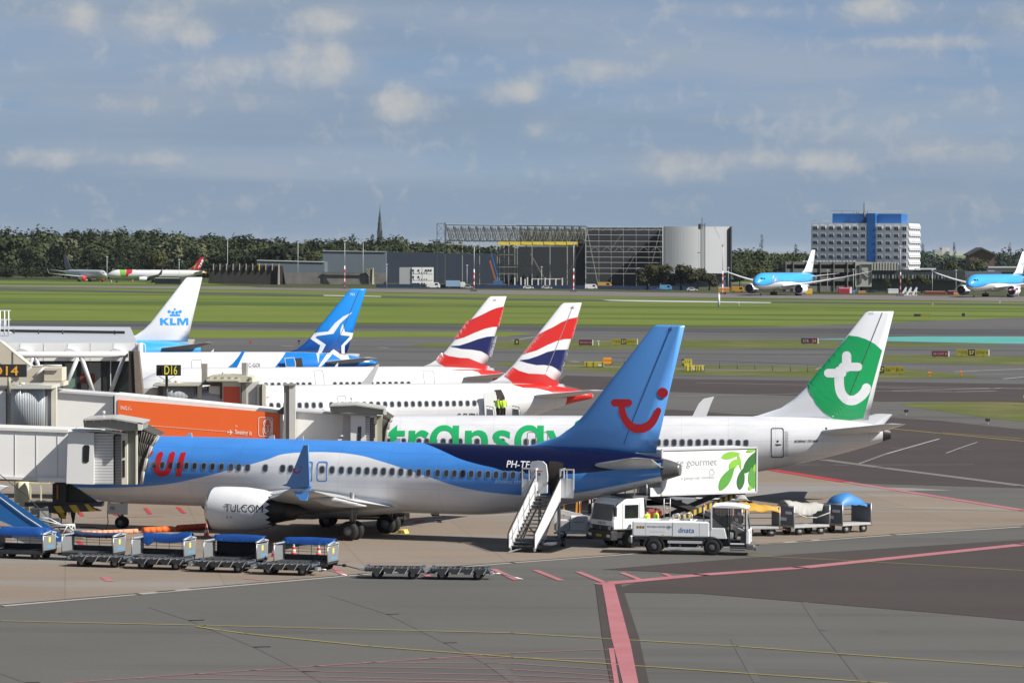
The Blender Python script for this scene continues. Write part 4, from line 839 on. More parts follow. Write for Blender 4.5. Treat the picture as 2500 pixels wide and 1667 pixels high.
# --- blue tailed jet with white star
ats = Plane('A321', 'white jet with a white star on its bright blue tail', GRP, 10, 1.023, .3, fintip=(894, 707.5, 355)); ats.rud = .12
(t1, z1), (t2, z2) = ats.uvs(CA_([(1372, 660), (1270, 772)]), -1.6); sl = (z1 - z2) / (t1 - t2)
ABL = (.012, .235, .72)
ats.fuselage(livery('white and blue livery paint', (.68, .685, .70), [((.45, .50, .58), [(0, 9.9), (t2 - 1.4 - .01, 9.9), (t2 - 1.4, 1.0 + 0), (64, 0)], 1) if False else (ABL, [(0, 9.9), (t2 - 1.5, z2 - 1.5 * sl + 0), (t2, z2), (t1, z1), (t1 + .6, z1 + .8), (64, 9.9)], -1)] if False else [], dirt=.04))
o = CA_([(1372, 655), (1270, 772), (1700, 772), (1990, 770), (2110, 740), (2120, 700), (2070, 690), (1990, 680), (1860, 676), (1600, 660)])
AB = gradz('blue tail paint', [(0, (.006, .13, .46)), (.35, (.008, .15, .52)), (1, ABL)], 3, 7)
ats.decal('blue_tail_paint', [o], AB, -1.2, off=.012, dv=.12, du=.3)
ats.belly(WHITE); ats.wings(); ats.fin(gradz('blue fin paint', [(0, (.004, .05, .22)), (.18, (.006, .10, .40)), (.4, ABL), (1, (.016, .27, .78))], 5.8, 11.6)); ats.stabs(); ats.engines(); ats.gear()
SW = M('white star paint', (.74, .76, .80), .3)
ats.decal('star_logo', [CA_([(1898, 332), (1820, 368), (1755, 420), (1700, 487), (1595, 497), (1558, 545), (1638, 597), (1618, 660), (1640, 660), (1652, 652), (1683, 592), (1598, 535), (1612, 523), (1742, 505), (1800, 420)])], SW, on='fin', dv=.4, du=.2)
ats.decal('star_logo', [CA_([(1818, 425), (1836, 490), (1905, 500), (1895, 542), (1836, 602), (1836, 666), (1812, 666), (1808, 600), (1880, 525), (1798, 515), (1800, 470)])], SW, on='fin', dv=.4, du=.2)
ats.decal('star_logo', [CA_([(1745, 628), (1795, 660), (1740, 668), (1710, 660)])], SW, on='fin', off=.016)
ats.decal('star_logo', [CA_([(1616, 665), (1640, 665), (1622, 740)])], SW, -1.3, off=.018); ats.decal('star_logo', [CA_([(1710, 661), (1740, 664), (1795, 661), (1830, 682), (1870, 676), (1885, 740), (1850, 738), (1745, 668), (1690, 720), (1640, 768), (1620, 768), (1680, 690)])], SW, -1.2, off=.02)
ats.decal('door_opening', [CA_([(1440, 704), (1495, 700), (1502, 768), (1446, 772)])], HOLE, -1.7, off=.02)
ad = ats.plate('door', CA_([(1355, 698), (1432, 693), (1445, 730), (1447, 772), (1366, 772)]), -2.2, WHITE, .14); q = ats.uvs(CA_([(1363, 703), (1428, 698), (1438, 732), (1440, 766), (1372, 766)]), -2.2); vs, fs = tess([q]); flat('door_panel', vs, fs, lambda u, v: (u, -2.215, v), M('blue door paint', ABL, .4), ad)
ats.sleeve('tail_cone', 41.6, 44.18, M('blue door paint', ABL, .4), 1.008); ats.text('701', (854, 721.5), .22, WLET, on='fin', bold=.02); ats.text('C-GOI', (606, 895.5), .34, INK, -1.7, end=(634, 895.5), name='registration'); ats.rudder_line(GAP, .68)
ats.plate('winglet', CA_([(903, 774), (940, 745), (985, 690), (1015, 645), (1040, 640), (1028, 668), (975, 776)]), -16.9, M('blue winglet paint', ABL, .3), .12, .08)
ats.plate('winglet', CA_([(1150, 775), (1190, 720), (1220, 672), (1250, 663), (1240, 700), (1210, 778)]), 16.9, LGREY, .12, .08)
t, z = ats.uv(480, 893, -1.8); ats.door(t, z - .6, z + .55, .9, DOORL, .03, 'emergency_exit')
# --- white finned jet with blue crown
CK = cr(280, 660, .306); KB = (.035, .33, .80)
klm = Plane('B737', 'jet with blue crown on its white tail, farthest in the row', GRP, 14, 1.02, .4, fintip=(493.5, 679, 414))
klm.fuselage(livery('blue upper livery paint', PW, [(KB, [(0, 2.6), (32, 2.6), (38, 4.0), (64, 4.0)], 1)])); klm.belly(WHITE); klm.wings(); klm.fin(M('white fin paint', (.70, .72, .76), .3)); klm.stabs(M('tailplane brown grey', (.40, .37, .35), .4)); klm.engines(); klm.gear()
KM = M('blue logo paint', KB, .35); [klm.decal('letter', [CK(o)], KM, on='fin', off=.014) for o in ([(360, 380), (381, 380), (381, 400), (403, 380), (431, 380), (402, 405), (434, 437), (406, 437), (381, 412), (381, 437), (360, 437)], [(439, 380), (460, 380), (460, 421), (490, 421), (490, 437), (439, 437)], [(497, 437), (497, 380), (526, 380), (542, 412), (558, 380), (588, 380), (588, 437), (569, 437), (569, 398), (549, 437), (535, 437), (516, 398), (516, 437)])]
for i, o in enumerate([[(437, 350), (521, 350), (519, 366), (439, 366)], circ(433, 329, 13, 16), circ(463, 336, 13, 16), circ(494, 336, 13, 16), circ(521, 329, 13, 16), [(475, 300), (481, 300), (481, 307), (488, 307), (488, 313), (481, 313), (481, 320), (475, 320), (475, 313), (468, 313), (468, 307), (475, 307)]]): klm.decal('crown_logo', [CK(o)], KM, on='fin', off=.014 + .001 * i)
t, z = klm.uv(347, 860, -1.7); klm.door(t, z - .9, z + .9, .8, WHITE, .06)
klm.plate('winglet', CK([(760, 658), (775, 640), (793, 625), (785, 658)]), 17.0, WHITE, .1, .08)
# --- far aircraft
CX = cr(1800, 640, .17007); GF = 'blue wide-body jets on the far taxiway'
def widebody(label, px, py, theta, doodle):
    p = Plane('B787', label, GF, theta, .985, ground=(px, py, 6.0))
    lv = [((.01, .05, .28), [(0, 4.0), (4, 3.75), (9, 4.25), (14, 5.0), (46, 5.0), (54, 5.6), (61, 6.2)], 1), ((.045, .38, .85), [(0, 4.15), (4, 3.92), (9, 4.45), (14, 5.2), (46, 5.2), (54, 5.8), (61, 6.4)], 1)]
    p.fuselage(livery('sky blue white livery %d' % doodle, (.74, .75, .76), lv)); p.wings(M('wide wing paint', (.62, .63, .64), .35)); p.fin(WHITE); p.stabs(); p.engines(); p.gear(True); p.belly(WHITE)
    for a, b in ((2.1, 3.2), (3.35, 4.3)):
        for sg in (-1, 1):
            vs, fs = tess([[(a, 6.05), (b, 6.2), (b, 6.75), (a + .25, 6.6)]]); flat('cockpit_window', vs, fs, lambda u, v: p.side(u, v, .03, sg), GLASSD, p.fus, .15, .3)
    p.text('KLM', (0, 0), 1, KM, on='fin') if False else None
    vs, fs = text2d('KLM'); flat('lettering', vs, fs, lambda u, v: p.onfin(54.6 + u * 1.0, 11.8 + v * 1.0, .03), KM, p.finob, .5)
    if doodle:
        for i in range(7):
            c0 = 10.5 + (i % 4) * 1.1; o = stroke(smooth_pts([(c0, 4.6 + i * .45), (c0 + .8, 5.2 + i * .4), (c0 + .4, 5.8 + i * .3), (c0 + 1.4, 5.6 + i * .35)], 4), .22); vs, fs = tess([o]); flat('nose_artwork', vs, fs, lambda u, v: p.side(u, v, .03 + i * .003), WHITE if i % 3 else RED, p.fus, .3, .3)
    return p
widebody('sky blue and white jet with line artwork behind its nose', 1858, 722.5, 64, 1)
widebody('sky blue and white jet with plain nose, at the right edge on the far taxiway', 2378, 726.5, 62, 0)
tap = Plane('A321', 'white jet with red and green letters and a red tail', 'small jets parked before the far wood', 2, 1.0, ground=(285, 690, 4.3))
tap.fuselage(WL); tap.wings(M('dark wing paint', (.25, .25, .26), .5)); tap.fin(M('red tail paint', (.36, .015, .03), .35)); tap.stabs(); tap.engines(); tap.gear(); tap.belly(WHITE)
TG, TR = M('letter green paint', (.20, .42, .06), .4), M('letter red paint', (.52, .02, .04), .4)
CY = cr(0, 620, .17857)
tap.decal('letter_t', [CY([(1630, 205), (1715, 200), (1722, 310), (1690, 318), (1660, 315), (1640, 260)])], TG, -1.9); tap.decal('letter_a', [CY([(1725, 205), (1790, 205), (1812, 230), (1800, 265), (1765, 275), (1740, 310), (1720, 318)])], TR, -1.9, off=.02)
for s_ in ((1, .7, 26.5),): 
    vs, fs = text2d('TAP', bold=.06); F = tap.T['fin']; flat('lettering', vs, fs, lambda u, v: tap.onfin(F[2][1] + 4.3 + u * .12 - v * 1.0 + u * .55, 6.9 + u * 1.5, .03), WLET, tap.finob, .5)
vs, fs = tess([[(F[1][1] - .6, 5.9), (F[1][1] + 2.2, 5.9), (F[2][1] + 3.0, 9.2), (F[2][1] + 2.0, 8.0)]]); flat('green_flash', vs, fs, lambda u, v: tap.onfin(u, v, .02), TG, tap.finob, .4)
tap.winglet(M('dark winglet paint', (.10, .09, .10), .4)); tap.text('AIR PORTUGAL', (330, 660), .6, INK, -1.9, end=(368, 660)); MB().box((44.0, -.3, 4.3), (44.6, .3, 5.3)).build('exhaust_cover', ORANGE, tap.root)
gre = Plane('B737', 'grey white jet with red engine covers parked nose to nose with the red tailed jet', 'small jets parked before the far wood', 128, 1.0, ground=(250, 688.5, 4.0))
gre.fuselage(livery('pale grey livery paint', (.52, .54, .54), [])); gre.wings(); gre.fin(M('dark fin paint', (.12, .11, .16), .4)); gre.stabs(); gre.engines(cover=M('red cover', (.60, .02, .02), .6)); gre.gear(); gre.belly(WHITE); gre.winglet(WHITE)
for sg in (-1, 1): vs, fs = tess([[(1.5, 4.05), (2.6, 4.3), (2.6, 4.62), (1.9, 4.42)]]); flat('cockpit_window', vs, fs, lambda u, v: gre.side(u, v, .03, sg), GLASSD, gre.fus, .15, .3)
# ------------------------------------------------------------------ pier and boarding bridges
class At:
    """builder around one thing: photo points at a chosen distance become local coordinates of that thing"""
    def __init__(s, name, label, cat, px, D, group=None):
        o = P(px, 800, D); s.o = Vector((o.x, o.y, 0)); s.t = thing(name, label, cat, s.o, 0, group)
    def p(s, px, py, D): return P(px, py, D) - s.o
    def pr(s, mb, pts, D, th, mi=0): return mb.prism([s.p(a, b, D) for a, b in pts], (0, th, 0), mi)
    def box(s, mb, x0, y0, x1, y1, D, th, mi=0): return s.pr(mb, [(x0, y0), (x1, y0), (x1, y1), (x0, y1)], D, th, mi)
    def part(s, name, pts, D, th, mat, bevel=0.0): return s.pr(MB(), pts, D, th).build(name, mat, s.t, bevel)
    def rect(s, name, x0, y0, x1, y1, D, th, mat, bevel=0.0): return s.part(name, [(x0, y0), (x1, y0), (x1, y1), (x0, y1)], D, th, mat, bevel)
    def text(s, st, x, y, h, D, mat, parent=None, end=None, name='lettering', **k):
        o = s.p(x, y, D); vs, fs = text2d(st, **k); sx = h
        e = Vector((1, 0, 0))
        if end: d = s.p(end[0], end[1], D) - o; sx = d.length / twidth(st, **k); e = d.normalized()
        return flat(name, vs, fs, lambda u, v: o + e * (u * sx) + Vector((0, -.004, v * h)), mat, parent or s.t)
    def shape(s, name, outlines, D, mat, parent=None):
        vs, fs = tess(outlines); return flat(name, vs, fs, lambda u, v: s.p(u, v, D), mat, parent or s.t)
RIB = corrug('ribbed steel sheet', (.50, .53, .56), 'X', 3.2, .4, .35, 1.0)
SHUT = stripes('slatted shutter', (.62, .62, .62), (.40, .40, .40), 2, .16, .5, .35); SHUT2 = stripes('slatted shutter dark', (.50, .50, .50), (.30, .30, .30), 2, .16, .5, .35)
BELLOW = stripes('folded canopy fabric', (.10, .095, .085), (.028, .026, .024), 0, .20, .8, .45); HOODG = M('hood grey green', (.27, .27, .235), .55, var=.05)
FRAMEC = M('frame cream', (.60, .58, .48), .5); OLIVE = M('olive grey post', (.30, .29, .23), .5); PANEL = M('orange advertising panel', (.87, .145, .028), .45, var=.02, scale=.3)
SHADEW = M('bridge grey and shaded panel', (.50, .50, .49), .5, var=.04); GOLDC = M('pale column cream', (.58, .56, .38), .5)
def bellows(a, L_, R_, D, th, rim=True):
    """folded canopy: arcs between a straight edge and a curved rim"""
    n = 9; mb = MB(); q = MB()
    for i in range(n):
        f = i / (n - 1); pts = [(l[0] + (r[0] - l[0]) * f, l[1] + (r[1] - l[1]) * f) for l, r in zip(L_, R_)]; off = .03 if i % 2 else 0
        a_ = [a.p(x, y, D + off) for x, y in pts]
        if i: 
            for k in range(len(pts) - 1): mb.add([prev[k], prev[k + 1], a_[k + 1], a_[k]], [(0, 1, 2, 3)])
            for k in (0,): mb.add([prev[k], a_[k], a_[k] + Vector((0, th, 0)), prev[k] + Vector((0, th, 0))], [(0, 1, 2, 3)])
        prev = a_
    o = mb.build('bellows', M('black canopy fabric', (.055, .052, .046), .85, var=.1), a.t, recalc=False)
    q = MB()
    for i in range(0, n, 1):
        f = i / (n - 1); pts = [a.p(l[0] + (r[0] - l[0]) * f, l[1] + (r[1] - l[1]) * f, D - .02) for l, r in zip(L_, R_)]; q.path(pts, .02, 5)
    q.build('bellows_rib', M('canopy rib grey', (.16, .155, .14), .7), o)
    if rim: MB().path([a.p(x, y, D - .14) for x, y in R_], .09, 8).build('canopy_rim', M('canopy rim pale', (.44, .42, .38), .7), a.t)
# --- bridge at the blue jet
a = At('boarding_bridge', 'white boarding bridge docked to the front of the sky blue jet', 'boarding bridge', 100, 203, 'boarding bridges')
a.part('tunnel', [(-420, 1032), (168, 1053), (168, 1178), (-420, 1148)], 203, 3.0, BRIDGEW)
m = MB(); a.pr(m, [(-420, 1028), (166, 1049), (166, 1056), (-420, 1035)], 202.9, 3.2); a.pr(m, [(-420, 1147), (122, 1167), (122, 1173), (-420, 1153)], 202.92, .06); m.build('roof_edge', M('bridge trim', (.66, .66, .64), .5), a.t)
m = MB(); a.pr(m, [(-420, 1151), (92, 1166), (92, 1176), (-420, 1160)], 203.2, 2.5); m.build('floor_beam', M('grey brown steel', (.16, .145, .13), .6), a.t)
a.rect('end_frame', 92, 1166, 160, 1177, 202.86, .4, BRIDGEW)
m = MB()
for x in range(-380, 160, 52): y = 1053 - (168 - x) * .0357; a.pr(m, [(x, y + 4), (x + 1, y + 4), (x + 1, y + 112), (x, y + 112)], 202.97, .05)
m.build('panel_seam', M('panel seam', (.52, .52, .50), .6), a.t)
a.part('cab', [(166, 1054), (229, 1056), (229, 1182), (162, 1180)], 200.6, 5.6, M('cab white', (.70, .70, .69), .45, var=.02))
w = a.part('cab_window', [(203, 1089), (206, 1086), (216, 1086), (219, 1090), (217, 1126), (214, 1129), (205, 1129), (202, 1125)], 200.57, .05, GLASSD)
sh = a.rect('shutter', 229, 1062, 276, 1181, 200.9, 3.5, SHUT); a.rect('shutter_box', 229, 1058, 277, 1063, 200.7, 3.6, LGREY, 0)
a.rect('shutter', 281, 1064, 296, 1181, 201.4, 3.0, SHUT2); a.rect('gap_panel', 276, 1062, 281, 1181, 201.6, 3.0, DGREY)
a.rect('frame_post', 296, 1052, 312, 1183, 200.8, .5, FRAMEC, .03)
for y0, y1 in ((1075, 1116), (1123, 1164)): a.rect('frame_window', 299, y0, 305, y1, 200.77, .05, GLASSD)
a.rect('frame_panel', 312, 1052, 331, 1182, 201.0, .4, HOODG); a.rect('frame_post', 331, 1046, 334, 1182, 200.8, .5, FRAMEC)
a.part('hood', [(203, 1026), (275, 1021), (347, 1034), (345, 1050), (312, 1052), (205, 1043)], 200.2, 3.6, HOODG)
a.part('hood_edge', [(203, 1022.5), (275, 1019.5), (349, 1032), (348, 1036), (275, 1023.5), (203, 1026.5)], 200.0, 4.0, M('hood edge', (.42, .42, .39), .5))
m = MB(); 
for i in range(7): x = 208 + i * 20; y = 1026 - max(0, min(4.5, (x - 203) * .065)) + max(0, (x - 275) * .17); a.pr(m, [(x, y + .5), (x + 2.5, y + .5), (x + 1.5, y + 7), (x - 1, y + 7)], 200.1, .1)
m.build('hood_rib', LGREY, a.t)
a.part('awning', [(336, 1031), (348, 1033), (345, 1050), (337, 1050)], 200.0, .5, M('pale end cap', (.66, .65, .60), .5)); a.part('roof_rail', [(174, 1047), (262, 1051), (312, 1058), (312, 1062), (262, 1055), (174, 1051)], 200.3, .5, M('rail grey', (.45, .45, .43), .5))
LL = [(334, 1046), (333, 1075), (332, 1110), (331, 1145), (330, 1181)]; RR = [(386, 1066), (370, 1088), (358, 1118), (350, 1150), (345, 1181)]
LL = [(346, 1043)] + LL; RR = [(388, 1064)] + RR
bellows(a, LL, RR, 202.2, 3.6)
m = MB().tube(a.p(253, 1042, 201), a.p(253, 1006, 201), .035).tube(a.p(253, 1011, 201), a.p(253, 1003, 201), .09); m.build('beacon_mast', LGREY, a.t)
m = MB(); a.box(m, 128, 1181, 160, 1226, 203.2, 1.8); a.pr(m, [(160, 1181), (170, 1181), (235, 1224), (128, 1228), (128, 1215)], 204.2, .5); m.build('lift_column', M('dark green steel', (.012, .018, .014), .5), a.t)
a.rect('bumper_rail', 60, 1226, 250, 1236, 204.0, 1.0, M('navy steel', (.03, .04, .07), .5)); a.part('bumper', [(117, 1236), (215, 1230), (226, 1241), (246, 1247), (120, 1252)], 203.9, .8, stripes('black yellow hazard', (.50, .36, .03), (.03, .03, .03), 0, .9, .5, .45, .7))
a.rect('signal_lamp', 138, 1183, 142, 1218, 203.0, .15, M('amber lamp stalk', (.30, .09, .02), .5))
m = MB().tube(a.p(53, 1176, 208) * Vector((1, 1, 0)), a.p(53, 1165, 208), .42, 20); m.build('support_column', GOLDC, a.t)
m = MB(); a.box(m, 68, 1172, 120, 1181, 209, .4); [a.box(m, x, 1180, x + 3.5, 1238, 209, .15) for x in (72, 98)]; m.build('support_frame', GOLDC, a.t)
for x in (101, 20): MB().lathe(a.p(x, 1049, 203.4), (0, 1, 0), [(0, .02), (0, .13), (.08, .13), (.08, .02)], 14).build('roof_lamp', WHITE, a.t)
# --- rotunda it hangs from, at the left edge
a = At('rotunda', 'ribbed round rotunda with cream posts at the left edge, above the white bridge', 'rotunda', 60, 215)
MB().lathe(a.p(68, 1060, 215.2), (0, 0, 1), [(0, 1.0), (0, 1.0), (2.9, 1.0), (2.9, .2)], 40).build('drum', RIB, a.t)
for i in range(0): pass
a.rect('roof_cap', 16, 941, 126, 949, 214.1, 4.0, M('cap cream', (.55, .53, .46), .5)); a.rect('cream_post', 17, 948, 28, 1052, 215.9, .6, FRAMEC); a.rect('dark_post', 108, 950, 112, 1052, 215.9, .8, DGREY)
a.rect('grey_panel', 112, 946, 125, 1052, 216.0, 1.5, M('flat grey panel', (.34, .345, .33), .5)); a.rect('cream_post', 125, 943, 137, 1054, 215.9, .6, FRAMEC)
a.rect('side_tunnel', -90, 955, 14, 1052, 215.6, 2.6, BRIDGEW); a.rect('side_roof', -90, 944, 16, 955, 215.7, 2.4, DGREY)
MB().lathe(a.p(54, 943, 216.2), (0, 0, 1), [(0, .17), (.22, .17), (.24, .1)], 16).build('vent', CREAM, a.t)
# --- orange bridge
b = At('boarding_bridge', 'boarding bridge with a large orange advertising panel, docked to the green and white jet', 'boarding bridge', 480, 232, 'boarding bridges')
b.part('tunnel', [(132, 956), (276, 967), (276, 1080), (132, 1068)], 232.6, 2.8, BRIDGEW); b.part('roof_edge', [(132, 952), (278, 963), (278, 968), (132, 957)], 232.4, 3.1, LGREY); b.part('gap_frame', [(271, 962), (281, 963), (281, 1080), (271, 1080)], 232.7, 2.6, DGREY)
tn = b.part('outer_tunnel', [(280, 962), (690, 1002), (690, 1112), (280, 1075)], 231.9, 3.3, M('bridge frame white', (.76, .755, .73), .5))
b.part('advertising_panel', [(288, 975.5), (683, 1008), (683, 1108), (286, 1072)], 231.84, .05, PANEL)
WL2 = M('white panel lettering', (.82, .80, .76), .5); DD = 231.82
b.text('ING', 294, 999.5, .24, DD, WL2, end=(310.5, 1000.8), bold=.01); b.text('Seeing it', 573, 1058.5, .27, DD, WL2, end=(615, 1062), bold=.02); b.text('FROM:', 293, 1020, .12, DD, WL2, end=(306, 1021)); b.text('TO:', 574, 1042, .11, DD, WL2, end=(580, 1042.5))
b.shape('plane_symbol', [[(557, 1053), (563, 1053.5), (560, 1048.5), (562, 1048.5), (566.5, 1054), (569, 1054.8), (566.5, 1055.6), (562, 1061), (560, 1061), (563, 1056), (557, 1055.5), (555.8, 1057.6), (554.6, 1057.6), (555.4, 1054.4), (554.6, 1051.4), (555.8, 1051.4)]], DD, WL2)
m = MB()
for i in range(58): x = 354 + i * 3.42; y = 1037 + (x - 354) * .079; b.box(m, x, y, x + 1.7, y + 1.5, DD, .01)
m.build('dotted_line', WL2, b.t)
def rrect(x0, y0, x1, y1, r, sk=0.0):
    o = []
    for cx, cy, a0 in ((x1 - r, y1 - r, 0), (x0 + r, y1 - r, 90), (x0 + r, y0 + r, 180), (x1 - r, y0 + r, 270)): o += [(cx + r * math.cos(R(a0 + 15 * i)), cy + r * math.sin(R(a0 + 15 * i)) + (cx - x0) * sk) for i in range(7)]
    return o
b.shape('emblem', [rrect(630.5, 1017.5, 666, 1065, 6, .03), rrect(632, 1019, 664.5, 1063.5, 5, .03)], DD, WL2)
em = [stroke(smooth_pts([(x + 643, y + 1023) for x, y in q], 3), w) for q, w in (([(0, 38), (-1, 28), (1, 18), (1, 8), (5, 2), (12, 0), (18, 3), (20, 8), (20, 18), (20, 28), (18, 38)], 2.2), ([(5, 10), (4, 7), (7, 5)], 1.3), ([(16, 10), (17, 7), (14, 5)], 1.3), ([(6, 15), (9, 16), (10, 24), (8, 29)], 1.3), ([(15, 15), (12, 16), (12, 24), (14, 29)], 1.3), ([(8, 29), (11, 31), (14, 29)], 2.4), ([(4, 22), (3, 29), (6, 35)], 1.4), ([(17, 22), (18, 29), (15, 35)], 1.4), ([(7, 35), (11, 37), (15, 35)], 1.6), ([(2, 12), (3, 18)], 1.2), ([(18, 12), (18, 18)], 1.2), ([(6, 40), (11, 42), (16, 40)], 1.4))]
for i, o in enumerate(em): b.shape('emblem_line', [o], DD - .002 * i, WL2)
b.shape('emblem_line', [stroke([(313, 1000), (314, 995), (317, 992)], 1.2)], DD, WL2); b.shape('emblem_line', [stroke([(317, 1000.5), (320, 997), (321, 1000.5)], 1.2)], DD, WL2)
for x, y in ((371, 970), (411, 973)): MB().lathe(b.p(x, y, 232.2), (0, 1, 0), [(0, .08), (0, .14), (.06, .14), (.06, .08)], 14, cap=False).build('roof_ring', WHITE, b.t)
b.rect('lift_column', 693, 940, 706, 1112, 231.3, .7, M('column grey brown', (.28, .265, .235), .5)); b.rect('lift_column', 706, 939, 721, 1112, 231.2, .8, M('column pale grey', (.56, .55, .51), .5)); b.rect('column_cap', 691, 937, 722, 941, 231.1, 1.0, OLIVE); b.part('column_bracket', [(676, 1004), (690, 993), (694, 993), (694, 1012), (683, 1010)], 231.6, .3, DGREY)
b.part('tunnel', [(718, 1003), (838, 1013), (838, 1120), (718, 1110)], 232.2, 2.8, BRIDGEW); b.part('roof_edge', [(718, 1000), (838, 1010), (838, 1014), (718, 1004)], 232.0, 3.0, LGREY)
b.rect('cab', 856, 1011, 892, 1116, 229.9, 4.6, M('cab white', (.70, .70, .69), .45, var=.02)); b.part('cab_side', [(838, 1012), (857, 1012), (857, 1116), (834, 1116)], 230.6, 2.5, SHADEW)  # grey of cab_side is the shade on a white cab, put into its paint
b.part('cab_window', [(873.5, 1043), (875, 1041), (881, 1041), (882.5, 1043), (880.5, 1082), (872, 1082)], 229.87, .05, GLASSD); b.rect('shutter', 892, 1018, 903, 1116, 230.1, 3.0, SHUT); b.rect('shutter', 904, 1022, 913, 1116, 230.4, 3.0, SHUT2); b.rect('frame_post', 913, 1012, 920, 1116, 229.9, .5, FRAMEC); b.rect('frame_window', 913.5, 1034, 915.5, 1068, 229.87, .05, GLASSD); b.rect('frame_panel', 920, 1015, 932, 1116, 230.1, .5, OLIVE)
b.part('hood', [(806, 991), (868, 988), (936, 999), (934, 1013), (905, 1012), (812, 1007), (806, 1003)], 229.4, 3.4, HOODG); b.part('hood_edge', [(806, 988.5), (868, 986.5), (938, 997), (938, 1000), (868, 990), (806, 992)], 229.2, 3.8, M('hood edge', (.42, .42, .39), .5)); b.part('roof_rail', [(808, 1008), (916, 1013), (916, 1017), (808, 1011)], 229.6, .5, M('rail grey', (.45, .45, .43), .5)); b.rect('awning', 937, 997, 943, 1012, 229.2, .5, M('pale end cap', (.66, .65, .60), .5))
bellows(b, [(936, 1007), (934, 1020), (933, 1045), (932, 1080), (931, 1116)], [(958, 1021), (952, 1030), (946, 1048), (941, 1080), (938, 1116)], 231.0, 3.4)
m = MB()
for x, y in ((827, 980), (845, 972), (858, 968)): m.tube(b.p(x, 992, 230.5), b.p(x, y, 230.5), .025)
m.tube(b.p(858, 975, 230.5), b.p(858, 969, 230.5), .07); m.build('beacon_mast', LGREY, b.t)
b.part('windsock_stripes', [(822, 1077), (836, 1058), (838, 1066), (832, 1077)], 229.8, .1, stripes('navy white bands', (.03, .03, .12), (.7, .7, .72), 2, .26))
# --- third bridge beyond
c = At('boarding_bridge', 'boarding bridge with cream hood and small orange panel, half hidden behind the long orange one', 'boarding bridge', 500, 270, 'boarding bridges')
MB().lathe(c.p(440, 1010, 271.0), (0, 0, 1), [(0, 1.42), (2.15, 1.42), (2.16, .3)], 40).build('drum', RIB, c.t)
c.rect('roof_cap', 376, 936, 490, 942, 269.4, 3.6, M('cap cream', (.55, .53, .46), .5)); c.rect('dark_post', 386, 940, 399, 1000, 270.3, 2.0, DGREY); c.rect('side_tunnel', 330, 948, 388, 1010, 270.6, 2.5, SHADEW); c.part('cap_end', [(372, 942), (378, 935), (392, 935), (386, 944)], 269.8, .6, DGREY)
c.rect('cream_post', 482, 940, 493, 1000, 270.0, .5, FRAMEC); c.rect('roof_edge', 490, 934, 543, 940, 270, 3.0, DGREY); c.rect('tunnel', 493, 946, 505, 1010, 270.8, 2.4, BRIDGEW); c.rect('gap_frame', 505, 944, 510, 1010, 270.6, 2.4, DGREY); c.rect('tunnel', 510, 942, 537, 1010, 270.4, 2.6, BRIDGEW); c.rect('gap_frame', 537, 938, 543, 1010, 270.2, 2.6, DGREY)
c.rect('outer_tunnel', 543, 932, 588, 1010, 269.8, 3.0, BRIDGEW); c.rect('advertising_panel', 545, 944, 585, 1010, 269.75, .05, M('small orange panel', (.85, .13, .06), .45)); c.text('there', 574, 986, .14, 269.7, WL2, end=(583, 986))
c.rect('lift_column', 492, 888, 505, 936, 270.2, .7, M('column grey brown', (.28, .265, .235), .5)); c.rect('lift_column', 590, 886, 601, 1010, 269.2, .7, M('column grey brown', (.28, .265, .235), .5)); c.rect('lift_column', 601, 886, 605, 1010, 269.2, .8, M('column pale grey', (.56, .55, .51), .5))
c.part('hood', [(506, 921), (512, 917), (552, 914), (600, 917), (616, 921), (616, 933), (506, 933)], 268.8, 3.4, M('hood cream', (.52, .51, .40), .5)); c.rect('hood_edge', 504, 925, 583, 930, 268.6, .4, FRAMEC); m = MB()
for x in (511, 528, 545, 562, 579, 612): c.rect('hood_vent', x - 3, 920, x + 2, 925, 268.7, .1, OLIVE)
c.rect('cab', 605, 932, 632, 1010, 269.2, 3.4, M('cab pale grey', (.55, .55, .53), .5)); c.rect('frame_panel', 628, 938, 641, 1010, 268.9, .6, M('dark olive panel', (.17, .17, .15), .5)); c.rect('frame_post', 640, 938, 649, 1010, 268.8, .6, FRAMEC)
for x, y in ((544, 907),): MB().tube(c.p(x, 920, 269), c.p(x, y, 269), .03).tube(c.p(x, y + 5, 269), c.p(x, y + 1, 269), .08).build('beacon_mast', LGREY, c.t)
MB().lathe(c.p(433, 937, 271), (0, 0, 1), [(0, .2), (.24, .2)], 14).build('vent', CREAM, c.t)
# --- stand signs
d = At('stand_sign', 'black stand number sign reading D16 in yellow on a pole', 'sign', 407, 266, 'stand number signs')
bx_ = d.rect('sign_box', 396, 891, 441, 917, 265.2, .35, BLK2); d.part('sign_box', [(381.5, 891), (396, 891), (396, 917), (381.5, 917)], 265.6, .3, BLK2)
d.text('D16', 400, 913.5, .62, 265.17, M('sign yellow', (.80, .72, .06), .5), bx_, end=(432.5, 914), bold=.015); MB().tube(d.p(407, 1000, 266), d.p(407, 917, 266), .10).tube(d.p(407, 930, 266), d.p(388, 918, 266), .02).tube(d.p(407, 930, 266), d.p(427, 918, 266), .02).beam(d.p(398, 931, 266), d.p(417, 931, 266), .05).build('pole', DGREY, d.t)
d = At('stand_sign', 'black stand number sign reading D14 in amber, cut by the left edge', 'sign', 25, 214, 'stand number signs')
d.shape('digit_flag', [[(412, 899.5), (416.5, 895.2), (418.5, 895.2), (418.5, 899), (412, 902.5)]], 265.16, M('sign yellow', (.80, .72, .06), .5)) if False else None
bx_ = d.rect('sign_box', -62, 889.5, 64, 920.5, 213, .35, BLK2); d.text('D14', -22, 916, .53, 212.97, M('sign amber', (.85, .40, .03), .5), bx_, end=(44.5, 916.3), bold=.012); MB().tube(d.p(22, 960, 214), d.p(22, 919, 214), .10).build('pole', OLIVE, d.t)
